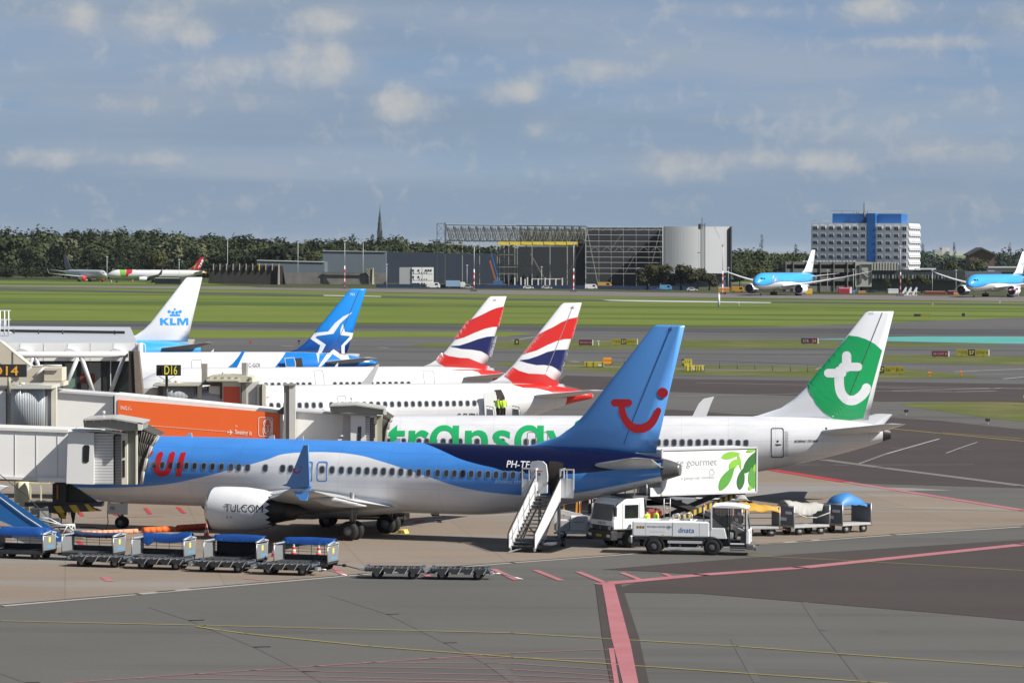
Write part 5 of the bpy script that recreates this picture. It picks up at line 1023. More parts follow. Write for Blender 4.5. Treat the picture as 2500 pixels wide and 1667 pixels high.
# --- stair tower
e = At('stair_tower', 'beige walled outside stair with handrails in front of the pier', 'stair', 60, 232)
e.part('wall', [(-120, 780), (0, 836), (76, 897), (104, 893), (108, 897), (108, 935), (92, 945), (40, 965), (-120, 965)], 232, 2.0, BEIGE); e.rect('landing_wall', 108, 898, 151, 930, 231.6, 2.4, BEIGE); e.part('landing_floor', [(92, 945), (106, 932), (155, 932), (155, 942), (98, 947)], 231.5, 2.5, BEIGE); e.rect('landing_gap', 107, 930, 150, 932, 231.7, 2.2, DGREY)
MB().path([e.p(x, y, 231.4) for x, y in ((25, 934), (78, 895), (106, 892.5), (151, 892.5))], .06).path([e.p(x, y, 231.4) for x, y in ((80, 922), (107, 898))], .08).path([e.p(x, y, 231.6) for x, y in ((-60, 800), (0, 833), (76, 895))], .05).build('handrail', LGREY, e.t)
m = MB(); e.box(m, 31.5, 855, 32.3, 900, 231.95, .1); e.box(m, 106.5, 898, 107.5, 931, 231.55, .1); m.build('panel_joint', DGREY, e.t)
# --- pier building
f = At('pier_building', 'glazed pier building with white fascia, tubular steel truss and brown stone pylon', 'building', 150, 254)
f.part('roof', [(-420, 823), (305, 818.5), (334, 838), (-420, 841)], 255, 0.0001, M('roof sheet', (.42, .44, .46), .5)) if False else None
r0 = [f.p(-420, 841, 253), f.p(336, 838, 253)]; zr = r0[1].z
MB().add([(r0[0].x, r0[0].y, zr), (r0[1].x, r0[1].y, zr), (r0[1].x - 3.2, r0[1].y + 26, zr + .55), (r0[0].x, r0[0].y + 26, zr + .55), (r0[0].x, r0[0].y, zr - .1), (r0[1].x, r0[1].y, zr - .1), (r0[1].x - 3.2, r0[1].y + 26, zr - .1), (r0[0].x, r0[0].y + 26, zr - .1)], [(0, 1, 2, 3), (4, 7, 6, 5), (0, 4, 5, 1), (1, 5, 6, 2), (2, 6, 7, 3), (3, 7, 4, 0)]).build('roof', M('roof sheet', (.44, .46, .49), .45, var=.05, scale=.3), f.t)
f.rect('fascia', -420, 838, 342, 881, 252.6, .5, M('fascia white', (.80, .80, .79), .5, var=.02)); m = MB()
for x in (-20, 49, 107, 165, 221, 277, 332): f.rect('fascia_joint', x - .5, 838, x + .5, 881, 252.58, .03, LGREY)
MB().tube(f.p(-420, 868, 251.5), f.p(312, 865, 251.5), .21, 16).build('truss_chord', M('truss paint', (.60, .61, .62), .4), f.t)
for p, q in (((83, 868), (66, 905)), ((86, 868), (97, 905)), ((193, 866), (152, 962)), ((197, 866), (228, 958)), ((305, 866), (268, 962)), ((-20, 868), (-60, 962))): MB().tube(f.p(*p, 251.5), f.p(*q, 251.5), .145, 14).build('truss_diagonal', M('truss paint', (.60, .61, .62), .4), f.t)
MB().path([f.p(228, 957, 251.5), f.p(234, 963, 251.5), f.p(284, 965, 251.3)], .14).build('truss_foot', GREYP, f.t)
for x in (42, 158, 271): f.part('bracket', [(x, 858), (x + 3, 849), (x + 18, 853), (x + 34, 859)], 251.6, 1.0, LGREY)
f.rect('glass_wall', -420, 881, 318, 990, 253.2, .2, glass('dark teal glass', (.018, .028, .027), .06)); m = MB()
for x, w in ((102, 4), (152, 6), (187, 11), (214, 1.5), (252, 8), (270, 2)): f.box(m, x, 881, x + w, 990, 253.1, .1)
m.build('mullion', BLK2, f.t)
for x0, x1 in ((106, 152), (158, 187)): f.rect('pane', x0, 886, x1, 990, 253.15, .05, glass('pale green pane', (.16, .26, .22), .1))
f.rect('louvre', 197, 885, 246, 965, 253.12, .05, stripes('louvre slats', (.40, .41, .41), (.02, .022, .022), 2, .075, .5, .45)); f.rect('poster', 196, 912, 231, 936, 253.08, .03, stripes('red slatted poster', (.34, .07, .03), (.06, .02, .015), 2, .075, .6, .4)); f.rect('light_strip', 269, 882, 271, 945, 253.0, .05, WHITE)
f.part('pylon', [(314, 857), (326, 857), (331, 972), (314, 972)], 250.5, 1.2, M('dark brown stone', (.035, .028, .024), .8, var=.2, scale=8)); f.part('pylon', [(326, 857), (338, 857), (350, 972), (331, 972)], 250.4, 1.0, M('brown pebble stone', (.19, .155, .13), .9, var=.35, scale=14, bump=.4)); f.rect('fascia_end', 338, 838, 342, 900, 252.4, 2.0, M('fascia white', (.80, .80, .79), .5, var=.02))
f.rect('roof_duct', -420, 803, 306, 811, 262, .5, BLK2) if False else MB().beam(f.p(-420, 802, 270), f.p(304, 812, 266), .2, .17).beam(f.p(-420, 799, 270), f.p(304, 809, 266), .1, .06).build('roof_rail', BLK2, f.t)
m = MB()
for x in (-60, 34, 94, 153, 280): m.tube(f.p(x, 803 + x * .013, 266.2), f.p(x, 822, 266.2), .05, 6)
m.build('rail_post', BLK2, f.t)
g_ = At('access_platform', 'white railed access platform standing on the pier roof at the left edge', 'platform', 5, 262)
m = MB()
for x in (-14, 0, 11, 21): m.tube(g_.p(x, 822, 262), g_.p(x, 758, 262), .045, 6)
for y in (758, 780): m.beam(g_.p(-20, y, 262), g_.p(26, y, 262), .06)
m.build('rail', WHITE, g_.t); g_.rect('panel', -20, 780, 14, 795, 262.2, .3, WHITE); g_.rect('foot', -20, 810, 25, 813, 262, .6, WHITE)
# ------------------------------------------------------------------ ramp vehicles, carts and people
CARTG = M('cart grey panel', (.20, .212, .225), .45, var=.07, scale=4); TARPB = M('blue tarpaulin', (.006, .055, .24), .5, var=.15, scale=3); TARPN = M('navy tarpaulin', (.03, .05, .12), .6, var=.2, scale=3)
TARPW = M('dirty white canvas', (.36, .355, .335), .85, var=.12, scale=4); TARPY = M('yellow tarpaulin', (.50, .27, .02), .6, var=.12, scale=3); TARPL = M('bright blue tarpaulin', (.04, .19, .46), .5, var=.12, scale=3)
DECK = M('cart deck', (.035, .036, .04), .7, var=.2, scale=5); NETM = M('grey net curtain', (.045, .045, .055), .9)
STICK = M('yellow sticker', (.70, .62, .10), .5); BLST = M('light blue sticker', (.10, .28, .46), .5); DOLG = M('dolly grey steel', (.035, .037, .04), .5, var=.2, scale=6); VEDGE = M('worn bright edge', (.50, .50, .50), .4)
def wheel_mb(c, r, w, ax=(0, 1, 0), n=18):
    c = Vector(c); a = Vector(ax)
    return MB().lathe(c - a * w / 2, a, [(0, r * .55), (0, r * .85), (w * .15, r), (w * .85, r), (w, r * .85), (w, r * .55)], n, 0, cap=False).lathe(c - a * w / 2, a, [(.02, .01), (w * .08, r * .25), (w * .2, r * .55), (w * .8, r * .55), (w * .92, r * .25), (w - .02, .01)], n, 1, cap=False)
def wheels(t, pts, r, w, hub=HUB, ax=(0, 1, 0)):
    for p in pts: wheel_mb((p[0], p[1], r), r, w, ax).build('wheel', [TYRE, hub], t)
def cloth(name, t, grid, mat, th=.02):
    """grid of rows of points -> a sheet with thickness"""
    nr, nc = len(grid), len(grid[0]); v = [p for r in grid for p in r] + [(p[0], p[1], p[2] - th) for r in grid for p in r]; N = nr * nc; f = []
    for i in range(nr - 1):
        for j in range(nc - 1):
            a, b, c, d = i * nc + j, i * nc + j + 1, (i + 1) * nc + j + 1, (i + 1) * nc + j; f += [(a, b, c, d), (N + d, N + c, N + b, N + a)]
    rim = [j for j in range(nc)] + [i * nc + nc - 1 for i in range(1, nr)] + [(nr - 1) * nc + j for j in range(nc - 2, -1, -1)] + [i * nc for i in range(nr - 2, 0, -1)]
    for a, b in zip(rim, rim[1:] + rim[:1]): f.append((a, N + a, N + b, b))
    return MB().add(v, f, 0, True).build(name, mat, t)
def bag_cart(label, px, py, rz, kind, seed, grp='baggage carts with blue covers in a row'):
    rnd = random.Random(seed); t = thing('baggage_cart', label, 'cart', G(px, py), R(rz), grp)
    MB().box((-1.45, -.76, .42), (1.45, .76, .52)).box((-1.4, -.78, .30), (1.4, -.70, .44)).box((-1.4, .70, .30), (1.4, .78, .44)).build('deck', DECK, t, .015)
    for s in (-1, 1):
        x = s * 1.42; e = MB().box((x - .025, -.74, .55), (x + .025, .74, 1.38)).build('end_panel', CARTG, t, .01)
        fr = MB()
        for y in (-.75, .75): fr.tube((x, y, .5), (x, y, 1.52), .028, 6)
        fr.tube((x, -.75, 1.5), (x, .75, 1.5), .028, 6); fr.tube((x, -.75, 1.38), (x, .75, 1.38), .02, 6); fr.build('end_frame', STEEL, e)
        if s > 0:
            MB().box((x + .026, -.12, 1.0), (x + .03, .12, 1.3)).build('yellow_sticker', STICK, e); MB().box((x + .026, -.35, .66), (x + .031, .5, .80)).build('blue_sticker', BLST, e)
        for y in (-.75, .75): MB().tube((x, y - .05, 1.5), (x, y + .05, 1.5), .05, 8).build('corner_cap', M('pale yellow cap', (.50, .46, .28), .5), e)
    b = MB().box((-1.4, .72, .52), (1.4, .75, .82)).build('back_board', DECK, t)
    b = MB()
    for z in (.98, 1.14, 1.3): b.tube((-1.4, .74, z), (1.4, .74, z), .014, 6)
    for x in (-.7, 0, .7): b.tube((x, .74, .8), (x, .74, 1.5), .014, 6)
    b.build('back_rail', DGREY, t)
    if kind == 'net': cloth('net_curtain', t, [[(-1.3 + 2.6 * j / 10, .70 + .02 * math.sin(j * 1.9), z - (.35 * max(0, j - 6) / 4 if z < .8 else 0) * -1) for j in range(11)] for z in (1.5, 1.2, .9, .6)], NETM, .01)
    n = 16; g = []
    for i in range(n + 1):
        x = -1.36 + 2.72 * i / n; q = i / n; sag = math.sin(math.pi * q)
        jit = lambda a: rnd.uniform(-a, a)
        if kind == 'full': row = [(x, -.78, 1.42 - .05 * sag + jit(.01)), (x, -.74, 1.62 + jit(.02)), (x, -.45, 1.80 + jit(.02) - (.25 if i in (0, n) else .1 if i in (1, n - 1) else 0)), (x, 0, 1.85 + jit(.02) - (.25 if i in (0, n) else 0)), (x, .5, 1.78 + jit(.02) - (.25 if i in (0, n) else 0)), (x, .78, 1.5)]
        elif kind == 'roll': row = [(x, .45 + jit(.03), 1.36 - .06 * sag), (x, .38 + jit(.03), 1.52 - .1 * sag + jit(.02)), (x, .5, 1.66 - .09 * sag + jit(.03)), (x, .68, 1.64 - .08 * sag + jit(.02)), (x, .78, 1.52 - .06 * sag), (x, .80, 1.32 - .05 * sag + jit(.03))]
        elif kind == 'drape': row = [(x, .30, 1.34 - .12 * sag - (.30 if i == 2 else .16 if i in (1, 3) else 0)), (x, .34, 1.52 - .08 * sag + jit(.02)), (x, .46, 1.72 - .06 * sag - .10 * (1 - q) + .16 * q + jit(.02)), (x, .66, 1.74 - .05 * sag + jit(.02)), (x, .8, 1.55 + jit(.02))]
        else: row = [(x, .35 + jit(.02), 1.46 - .06 * sag - jit(.02)), (x, .40, 1.62 + .04 * sag), (x, .55, 1.76 + .06 * sag + jit(.02)), (x, .72, 1.76 + .05 * sag), (x, .8, 1.5)]
        g.append(row)
    cloth('tarpaulin', t, g, TARPN if kind == 'roll' and seed == 2 else TARPB, .02)
    for s in (-1, 1): MB().tube((s * 1.38, -.7, 1.5), (s * 1.30, .45, 1.55 + .05 * s), .05, 8).tube((s * 1.35, .4, 1.56), (s * 1.38, .8, 1.5), .07, 8).build('tied_end', M('crumpled pale tarpaulin', (.30, .36, .44), .6, var=.2, scale=6), t)
    MB().tube((1.45, 0, .36), (2.05, 0, .34), .04, 6).box((1.95, -.08, .26), (2.1, .08, .42)).build('drawbar', BLK2, t); MB().tube((-1.45, 0, .36), (-1.75, 0, .36), .04, 6).build('coupling', BLK2, t)
    wheels(t, [(x, y) for x in (-.95, .95) for y in (-.62, .62)], .25, .16, DGREY); t.scale = (1, 1, .88); return t
row = [(58, 1367.5, 'full', 'baggage cart under a full shiny blue cover at the left edge'), (228, 1373, 'roll', 'baggage cart with a rolled dark navy cover beside the blue stairs'), (399, 1381.5, 'drape', 'baggage cart with a blue cover hanging down in a pointed flap'), (575, 1388.5, 'net', 'baggage cart with a grey net behind and a blue cover on top'), (747, 1396, 'wave', 'baggage cart with wavy blue cover and free drawbar at row end')]
for i, (x, y, k, l) in enumerate(row):
    c = bag_cart(l, x, y - 5, -17.5, k, i + 1)
    if i == 4: MB().tube((2.05, 0, .34), (3.3, -.2, .08), .03, 6).build('tow_bar', BLK2, c)
def dolly():
    t = thing('pallet_dolly', 'x', 'dolly', (0, 0, 0), 0, 'container dollies with roller decks')
    MB().box((-1.35, -.72, .40), (1.35, .72, .50)).box((-1.45, -.1, .34), (1.45, .1, .42)).build('frame', DOLG, t, .01)
    m = MB()
    for i in range(9): m.tube((-1.2 + i * .3, -.66, .53), (-1.2 + i * .3, .66, .53), .055, 8)
    m.build('roller_deck', M('roller steel', (.07, .072, .075), .5, metal=.2, var=.2, scale=5), t)
    for s in (-1, 1):
        y = s * .75; z = MB(); e = MB()
        for i in range(4):
            x = -1.15 + i * .62; z.prism([(x, y, .56), (x + .62, y, .56), (x + .46, y, .30), (x + .16, y, .30)], (0, s * .03, 0)); e.beam((x + .62, y + s * .04, .56), (x + .46, y + s * .04, .31), .035, .03)
        o = z.build('side_plate', DOLG, t); e.build('side_edge', VEDGE, o)
    for x in (-1.35, 1.35): MB().box((x - .07, -.7, .48), (x + .07, -.5, .62)).box((x - .07, .5, .48), (x + .07, .7, .62)).box((x - .05, -.7, .49), (x + .05, .7, .54)).build('end_stop', M('blue grey stop', (.10, .13, .16), .5), t)
    MB().tube((1.4, 0, .32), (1.95, 0, .3), .04, 6).box((1.45, -.3, .24), (1.6, .3, .4)).tube((1.2, -.4, .26), (1.7, 0, .3), .03).tube((1.2, .4, .26), (1.7, 0, .3), .03).box((-1.75, -.12, .36), (-1.45, .12, .5)).build('drawbar', STEEL, t)
    wheels(t, [(x, y) for x in (-.85, .9) for y in (-.52, .52)], .24, .15, HUB); return t
d0 = dolly()
for i, (x, y, rz, l) in enumerate([(247, 1383, -13, 'roller dolly beside the navy covered baggage cart, leftmost of the dollies'), (396, 1389, -13, 'roller dolly in front of the cart with the pointed blue flap'), (547, 1396, -13, 'roller dolly in front of the baggage cart with the grey net'), (703, 1402.5, -13, 'roller dolly with free tow bar in front of the wavy blue cart'), (965, 1411.5, -4, 'roller dolly standing alone by the drain, coupled to one behind'), (1124, 1413.5, -4, 'rightmost roller dolly with its tow bar on the asphalt')]):
    if i == 0: d0.location = G(x, y); d0.rotation_euler = (0, 0, R(rz)); d0['label'] = l; c = d0
    else: c = dup(d0, G(x, y), R(rz), l)
    if i in (3, 5): MB().tube((1.9, 0, .3), (3.05, -.15, .06), .025, 6).build('tow_bar', STEEL, c)
# right-hand carts
def open_cart(label, px, py, rz, ln, tarp, seed):
    rnd = random.Random(seed); t = thing('baggage_cart', label, 'cart', G(px, py), R(rz), 'grey baggage carts right of the water truck'); h = ln / 2
    MB().box((-h, -.78, .44), (h, .78, .58)).build('deck', M('grey cart bed', (.40, .40, .39), .5, var=.1, scale=4), t, .015)
    pm = M('slate cart panel', (.13, .14, .155), .5, var=.1, scale=3)
    for s in (-1, 1):
        e = MB().box((s * h - .03, -.76, .58), (s * h + .03, .76, 1.62)).build('end_panel', pm, t); MB().tube((s * h, -.77, .5), (s * h, -.77, 1.7), .035, 6).tube((s * h, .77, .5), (s * h, .77, 1.7), .035, 6).tube((s * h, -.77, 1.66), (s * h, .77, 1.66), .03, 6).build('end_frame', STEEL, e)
        if s < 0:
            MB().box((-h - .036, -.60, 1.20), (-h - .031, -.0, 1.36)).box((-h - .036, -.1, .82), (-h - .031, .5, 1.0)).build('label_plate', WHITE, e); MB().box((-h - .037, .3, 1.1), (-h - .031, .6, 1.36)).build('red_plate', RED, e)
    m = MB()
    for z in (.95, 1.25, 1.6): m.tube((-h, .76, z), (h, .76, z), .018, 6)
    m.build('back_rail', STEEL, t)
    n = 12; g = []
    for i in range(n + 1):
        q = i / n; x = -h + ln * q; j = lambda a: rnd.uniform(-a, a)
        if tarp == 'y': g.append([(x, -.80, 1.36 + .12 * abs(math.sin(q * 6)) + j(.03)), (x, -.7, 1.72 + j(.04)), (x, -.3, 1.9 - .25 * q + j(.05)), (x, .3, 1.95 - .3 * q + j(.05)), (x, .78, 1.6)])
        elif tarp == 'w': g.append([(x, -.25 + j(.1), 1.50 - .38 * math.sin(q * 3.1) + j(.05)), (x, -.2, 1.72 - .12 * math.sin(q * 3.1) + j(.05)), (x, .2, 1.92 + .06 * math.sin(q * 9) - .25 * q + j(.05)), (x, .6, 1.86 - .2 * q + j(.04)), (x, .8, 1.58 + j(.03))])
        else: s_ = math.sin(math.pi * min(1, q * 1.15)) ** .6; g.append([(x, -.6, 1.5 + .12 * s_ + j(.03)), (x, -.5, 1.64 + .45 * s_ + j(.03)), (x, 0, 1.66 + .62 * s_ + j(.03)), (x, .5, 1.64 + .52 * s_ + j(.03)), (x, .72, 1.56)])
    cloth('tarpaulin', t, g, {'y': TARPY, 'w': TARPW, 'b': TARPL}[tarp], .03)
    if tarp == 'w': MB().path([(-h, -.8, 1.3), (-.4, -.82, 1.02), (.3, -.82, 1.0), (h, -.8, 1.25)], .035, 8).build('loose_strap', TARPW, t)
    MB().tube((h, 0, .4), (h + .9, 0, .32), .04, 6).build('drawbar', M('rusty drawbar', (.20, .08, .05), .7), t); MB().tube((-h, 0, .4), (-h - .4, 0, .36), .04, 6).build('coupling', M('rusty drawbar', (.20, .08, .05), .7), t)
    wheels(t, [(x, y) for x in (-h * .6, h * .6) for y in (-.6, .6)], .27, .17, HUB)
open_cart('grey cart with yellow tarpaulin behind the water truck cab', 1848, 1308, 12, 2.2, 'y', 4)
open_cart('grey open cart heaped with dirty white canvas', 1962, 1304, 32, 2.5, 'w', 5)
open_cart('grey cart with a bright blue tarpaulin hump, rightmost of the carts', 2068, 1299, 40, 2.3, 'b', 6)
# cones and chocks
def cone():
    t = thing('traffic_cone', 'x', 'cone', (0, 0, 0), 0, 'red and white traffic cones')
    MB().box((-.2, -.2, 0), (.2, .2, .05)).build('base', M('cone base', (.50, .04, .03), .6), t, .01); prof = [(.05, .15), (.22, .118), (.36, .092), (.5, .066), (.62, .044), (.75, .024)]
    mb = MB()
    for i in range(5): mb.lathe((0, 0, 0), (0, 0, 1), [prof[i], prof[i + 1]], 16, i % 2, cap=False)
    mb.lathe((0, 0, .75), (0, 0, 1), [(0, .024), (.01, .005)], 16, 0).build('body', [M('cone orange red', (.75, .07, .03), .5), WHITE], t); return t
k0 = cone()
for i, (x, y, z, l) in enumerate([(504, 1309, 0, 'traffic cone beside the engine of the blue jet, in the shade'), (669, 1360, 0, 'traffic cone between the two right baggage carts'), (717, 1357, 0, 'traffic cone seen through the wavy blue cart, left of its pair'), (778, 1359.5, 0, 'traffic cone seen through the wavy blue cart, right of its pair'), (1411, 1283, 0, 'traffic cone near the white stairs, beside the catering truck cab')]):
    if i == 0: k0.location = G(x, y); k0['label'] = l
    else: dup(k0, G(x, y), 0, l)
for x, y, l in ((861, 1316, 'yellow wheel chock at the near main wheels of the blue jet'), (984, 1302.5, 'yellow wheel chock at the far main wheels of the blue jet')):
    t = thing('wheel_chock', l, 'chock', G(x, y), R(-20), 'yellow wheel chocks'); MB().prism([(-.28, -.3, 0), (.28, -.3, 0), (.16, -.3, .25), (-.16, -.3, .25)], (0, .6, 0)).build('block', M('chock yellow', (.62, .45, .10), .6), t, .02)
    MB().tube((-.05, -.34, .12), (.05, .34, .12), .03).build('handle', DGREY, t)
# air hose on the ground
t = thing('air_hose', 'long orange air hose lying from the bridge to the blue jet', 'hose', G(350, 1300))
pts = smooth_pts([tuple(G(x, y)) for x, y in ((120, 1309), (180, 1308), (260, 1305.5), (335, 1302), (420, 1298), (500, 1293), (560, 1289), (640, 1287))], 6)
for a, b, r, c in ((0, 19, .14, (.72, .30, .18)), (19, 25, .17, (.80, .13, .02)), (25, 43, .19, (.55, .06, .015))):  # peach is bleached fabric; dark red-orange at the right paints in the shadow
    MB().path([Vector(p) - t.location + Vector((0, 0, r)) for p in pts[a:b]], r, 12).build('hose_section', M('hose fabric %.2f' % c[0], c, .6, var=.08, scale=3), t)
t = thing('power_cable', 'thin cable hanging from the nose of the blue jet to the ground', 'cable', G(262, 1286)); q = Vector(t.location)
MB().path([P(262, 1245, 207) - q, P(264, 1275, 207) - q, P(258, 1286, 207.5) * Vector((1, 1, 0)) - q + Vector((0, 0, .04)), G(230, 1288) - q + Vector((0, 0, .04)), G(195, 1288) - q + Vector((0, 0, .04))], .03, 6).build('cable', BLACK, t)
# ------------------------------------------------------------------ stairs
def steps(mb, x0, x1, p0, p1, n, depth_axis):
    pass
def passenger_stairs():
    base = G(1276, 1349); top = G(1352, 1331); d = (top - base); d.z = 0; ln = d.length; rz = math.atan2(d.y, d.x)
    t = thing('passenger_stairs', 'white passenger stairs at the rear door of the blue jet', 'stairs', base, rz); W = .70; ht = 2.72; run = ln - 1.1
    f = MB(); s = MB(); n = 14
    for i in range(n):
        q = (i + .5) / n; s.box((run * q - .15, -W + .06, ht * q - .02 + .25 * (1 - q)), (run * q + .15, W - .06, ht * q + .02 + .25 * (1 - q)))
    s.build('steps', M('stair tread', (.10, .105, .11), .5, var=.1, scale=6), t)
    MB().box((run - .1, -W, ht - .06), (run + 1.15, W, ht)).build('platform', DGREY, t)
    for sg in (-1, 1):
        y = sg * W
        o = MB().prism([(-.15, y, .28), (.12, y, .22), (run + .05, y, ht - .05), (run + .05, y, ht + .98), (-.12, y, .95)], (0, sg * .035, 0)).build('side_panel', WHITE, t)
        MB().path([(-.3, y + sg * .03, .35), (-.28, y + sg * .03, .95), (-.1, y + sg * .03, 1.15), (run + .05, y + sg * .03, ht + 1.1)], .035, 8).build('handrail', BLACK, o)
        m = MB()
        for i in range(5): x = .3 + (run - .5) * i / 4; z = .3 + x / run * (ht - .25); m.tube((x, y - sg * .04, z), (x, y - sg * .04, z + .95), .02, 6)
        m.tube((0, y - sg * .04, .7), (run, y - sg * .04, ht + .4), .018, 6).build('inner_rail', STEEL, o)
        MB().beam((-.1, y * .95, .16), (run, y * .95, ht - .12), .08, .2).build('stringer', GREYP, t)
        w = MB()
        for x in (run + .05, run + .62, run + 1.2): w.box((x - .03, y - .03, ht - .1), (x + .03, y + .03, ht + 1.45))
        w.box((run, y - .025, ht + 1.4), (run + 1.25, y + .025, ht + 1.5)).box((run, y - .02, ht), (run + 1.25, y + .02, ht + .75 if sg > 0 else ht + .85)).build('platform_guard', WHITE, t)
        e = MB().box((run - .02, y - (0 if sg > 0 else .75), ht - .05), (run + .03, y + (.75 if sg > 0 else 0), ht + 1.0 if sg < 0 else ht + .9)); 
        for yy in ((y, y - .37, y - .75) if sg < 0 else (y, y + .37, y + .75)): e.box((run - .03, yy - .03, ht), (run + .03, yy + .03, ht + 1.5))
        a, b = sorted((y, y + sg * .75)); e.box((run - .03, a, ht + 1.44), (run + .03, b, ht + 1.52)); e.build('side_gate', WHITE, t)
    MB().tube((run + .3, .55, .3), (run + .3, .55, ht - .05), .09, 10).tube((run + .3, -.55, .3), (run + .3, -.55, ht - .05), .09, 10).tube((.8, .6, .35), (run + .3, .55, ht - .4), .05).tube((.8, -.6, .35), (run + .3, -.55, ht - .4), .05).tube((1.5, .6, .35), (run - .6, .55, ht * .7), .04).tube((1.5, -.6, .35), (run - .6, -.55, ht * .7), .04).beam((1.8, -.6, .35), (run * .55, .6, ht * .5), .06).build('support_frame', GREYP, t)
    MB().box((.3, -.8, .2), (run + .7, -.62, .38)).box((.3, .62, .2), (run + .7, .8, .38)).box((run + .4, -.8, .2), (run + .7, .8, .36)).box((.3, -.8, .2), (.55, .8, .36)).build('chassis', DGREY, t, .01)
    MB().box((.9, -1.35, .38), (1.7, -.85, .48)).build('foot_plate', LGREY, t); MB().beam((.3, 0, .25), (-.9, .5, .1), .05).build('tow_bar', STEEL, t)
    wheels(t, [(.7, -.72), (.7, .72), (run + .3, -.78), (run + .3, .78)], .24, .16)
passenger_stairs()
def blue_stairs():
    t = thing('passenger_stairs', 'blue sided passenger stairs standing behind the baggage carts', 'stairs', G(100, 1352), R(-8)); a = At.__new__(At); a.o = Vector(t.location); a.t = t
    inv = t.matrix_basis.inverted(); D = 196
    def pp(x, y, dy=0): return inv @ (P(x, y, D + dy))
    for dy in (0, 1.7):
        m = MB().prism([pp(*q, dy) for q in ((-220, 1050), (-220, 1150), (0, 1270), (118, 1322), (148, 1322), (152, 1306))], (0, .06, 0)).build('side_panel', M('blue stair panel', (.010, .10, .30), .4, var=.05), t); MB().path([pp(x, y, dy - .06) for x, y in ((-220, 1090), (0, 1214), (60, 1259), (110, 1292), (142, 1312))], .03, 6).build('trim_line', LGREY, m)
    m = MB()
    for i in range(24):
        q = i / 23; x = -200 + 330 * q; y = 1092 + 218 * q; m.box(pp(x, y, .06) + Vector((0, 0, 0)), pp(x, y, .06) + Vector((.3, 1.6, .04)))
    m.build('steps', DGREY, t); MB().path([pp(x, y, 1.7) for x, y in ((-200, 1020), (0, 1158), (60, 1206), (150, 1295))], .025, 6).build('handrail', BLK2, t)
    MB().prism([pp(*q, .4) for q in ((-20, 1182), (16, 1188), (0, 1197), (-20, 1193))], (0, .5, 0)).build('lamp_cover', WHITE, t)
    MB().prism([pp(*q, .2) for q in ((30, 1300), (152, 1322), (152, 1346), (30, 1340))], (0, 1.2, 0)).build('chassis', GREYP, t); MB().prism([pp(*q, .15) for q in ((132, 1325), (152, 1325), (152, 1344), (132, 1344))], (0, 1.3, 0)).build('control_box', M('pale grey box', (.40, .44, .46), .5), t)
    m = MB()
    for p, q in (((95, 1264), (118, 1264)), ((96, 1268), (150, 1280)), ((120, 1280), (182, 1279)), ((122, 1284), (182, 1282)), ((182, 1279), (183, 1299)), ((183, 1299), (165, 1296)), ((165, 1282), (152, 1304)), ((166, 1282), (182, 1298)), ((180, 1282), (168, 1299)), ((152, 1304), (158, 1309)), ((150, 1280), (118, 1264))): m.tube(pp(*p, .8), pp(*q, .8), .03, 6)
    m.build('guard_rail', WHITE, t)
    wheels(t, [tuple((inv @ (G(x, 1352)))[:2]) for x in (126, 20)], .27, .2)
blue_stairs()
def rear_stairs():
    """stairs at the white jet's open rear door; only the top shows"""
    t = thing('passenger_stairs', 'grey passenger stairs at the rear door of the ribbon tailed jet', 'stairs', P(1225, 800, 272.5) * Vector((1, 1, 0)), R(14)); z = 3.35
    MB().box((-1.0, -1.6, z - .08), (1.0, .6, z)).build('platform', DGREY, t)
    for s in (-1, 1):
        m = MB(); x = s * .98
        for y in (-1.5, -.5, .5): m.tube((x, y, z - .1), (x, y, z + 1.1), .03, 6)
        for zz in (.55, 1.1): m.tube((x, -1.5, z + zz), (x, .5, z + zz), .03, 6)
        m.tube((x, -1.5, z + 1.1), (x, -5.6, .9), .03, 6); m.build('handrail', STEEL, t); MB().box((x - .02, -1.5, z), (x + .02, .4, z + .9)).build('side_panel', M('smoked panel', (.16, .17, .18), .4), t); MB().beam((x, -1.5, z - .1), (x, -5.8, .25), .1, .25).build('stringer', GREYP, t)
    m = MB()
    for i in range(15): q = i / 14; m.box((-.9, -1.6 - 4.1 * q, z * (1 - q) + .3 * q - .03), (.9, -1.35 - 4.1 * q, z * (1 - q) + .3 * q))
    m.build('steps', DGREY, t); MB().box((-.9, -5.4, .3), (.9, .2, .5)).tube((-.7, 0, .4), (-.7, 0, z), .1).tube((.7, 0, .4), (.7, 0, z), .1).build('chassis', GREYP, t); wheels(t, [(x, y) for x in (-.8, .8) for y in (-4.8, -.3)], .3, .2)
rear_stairs()
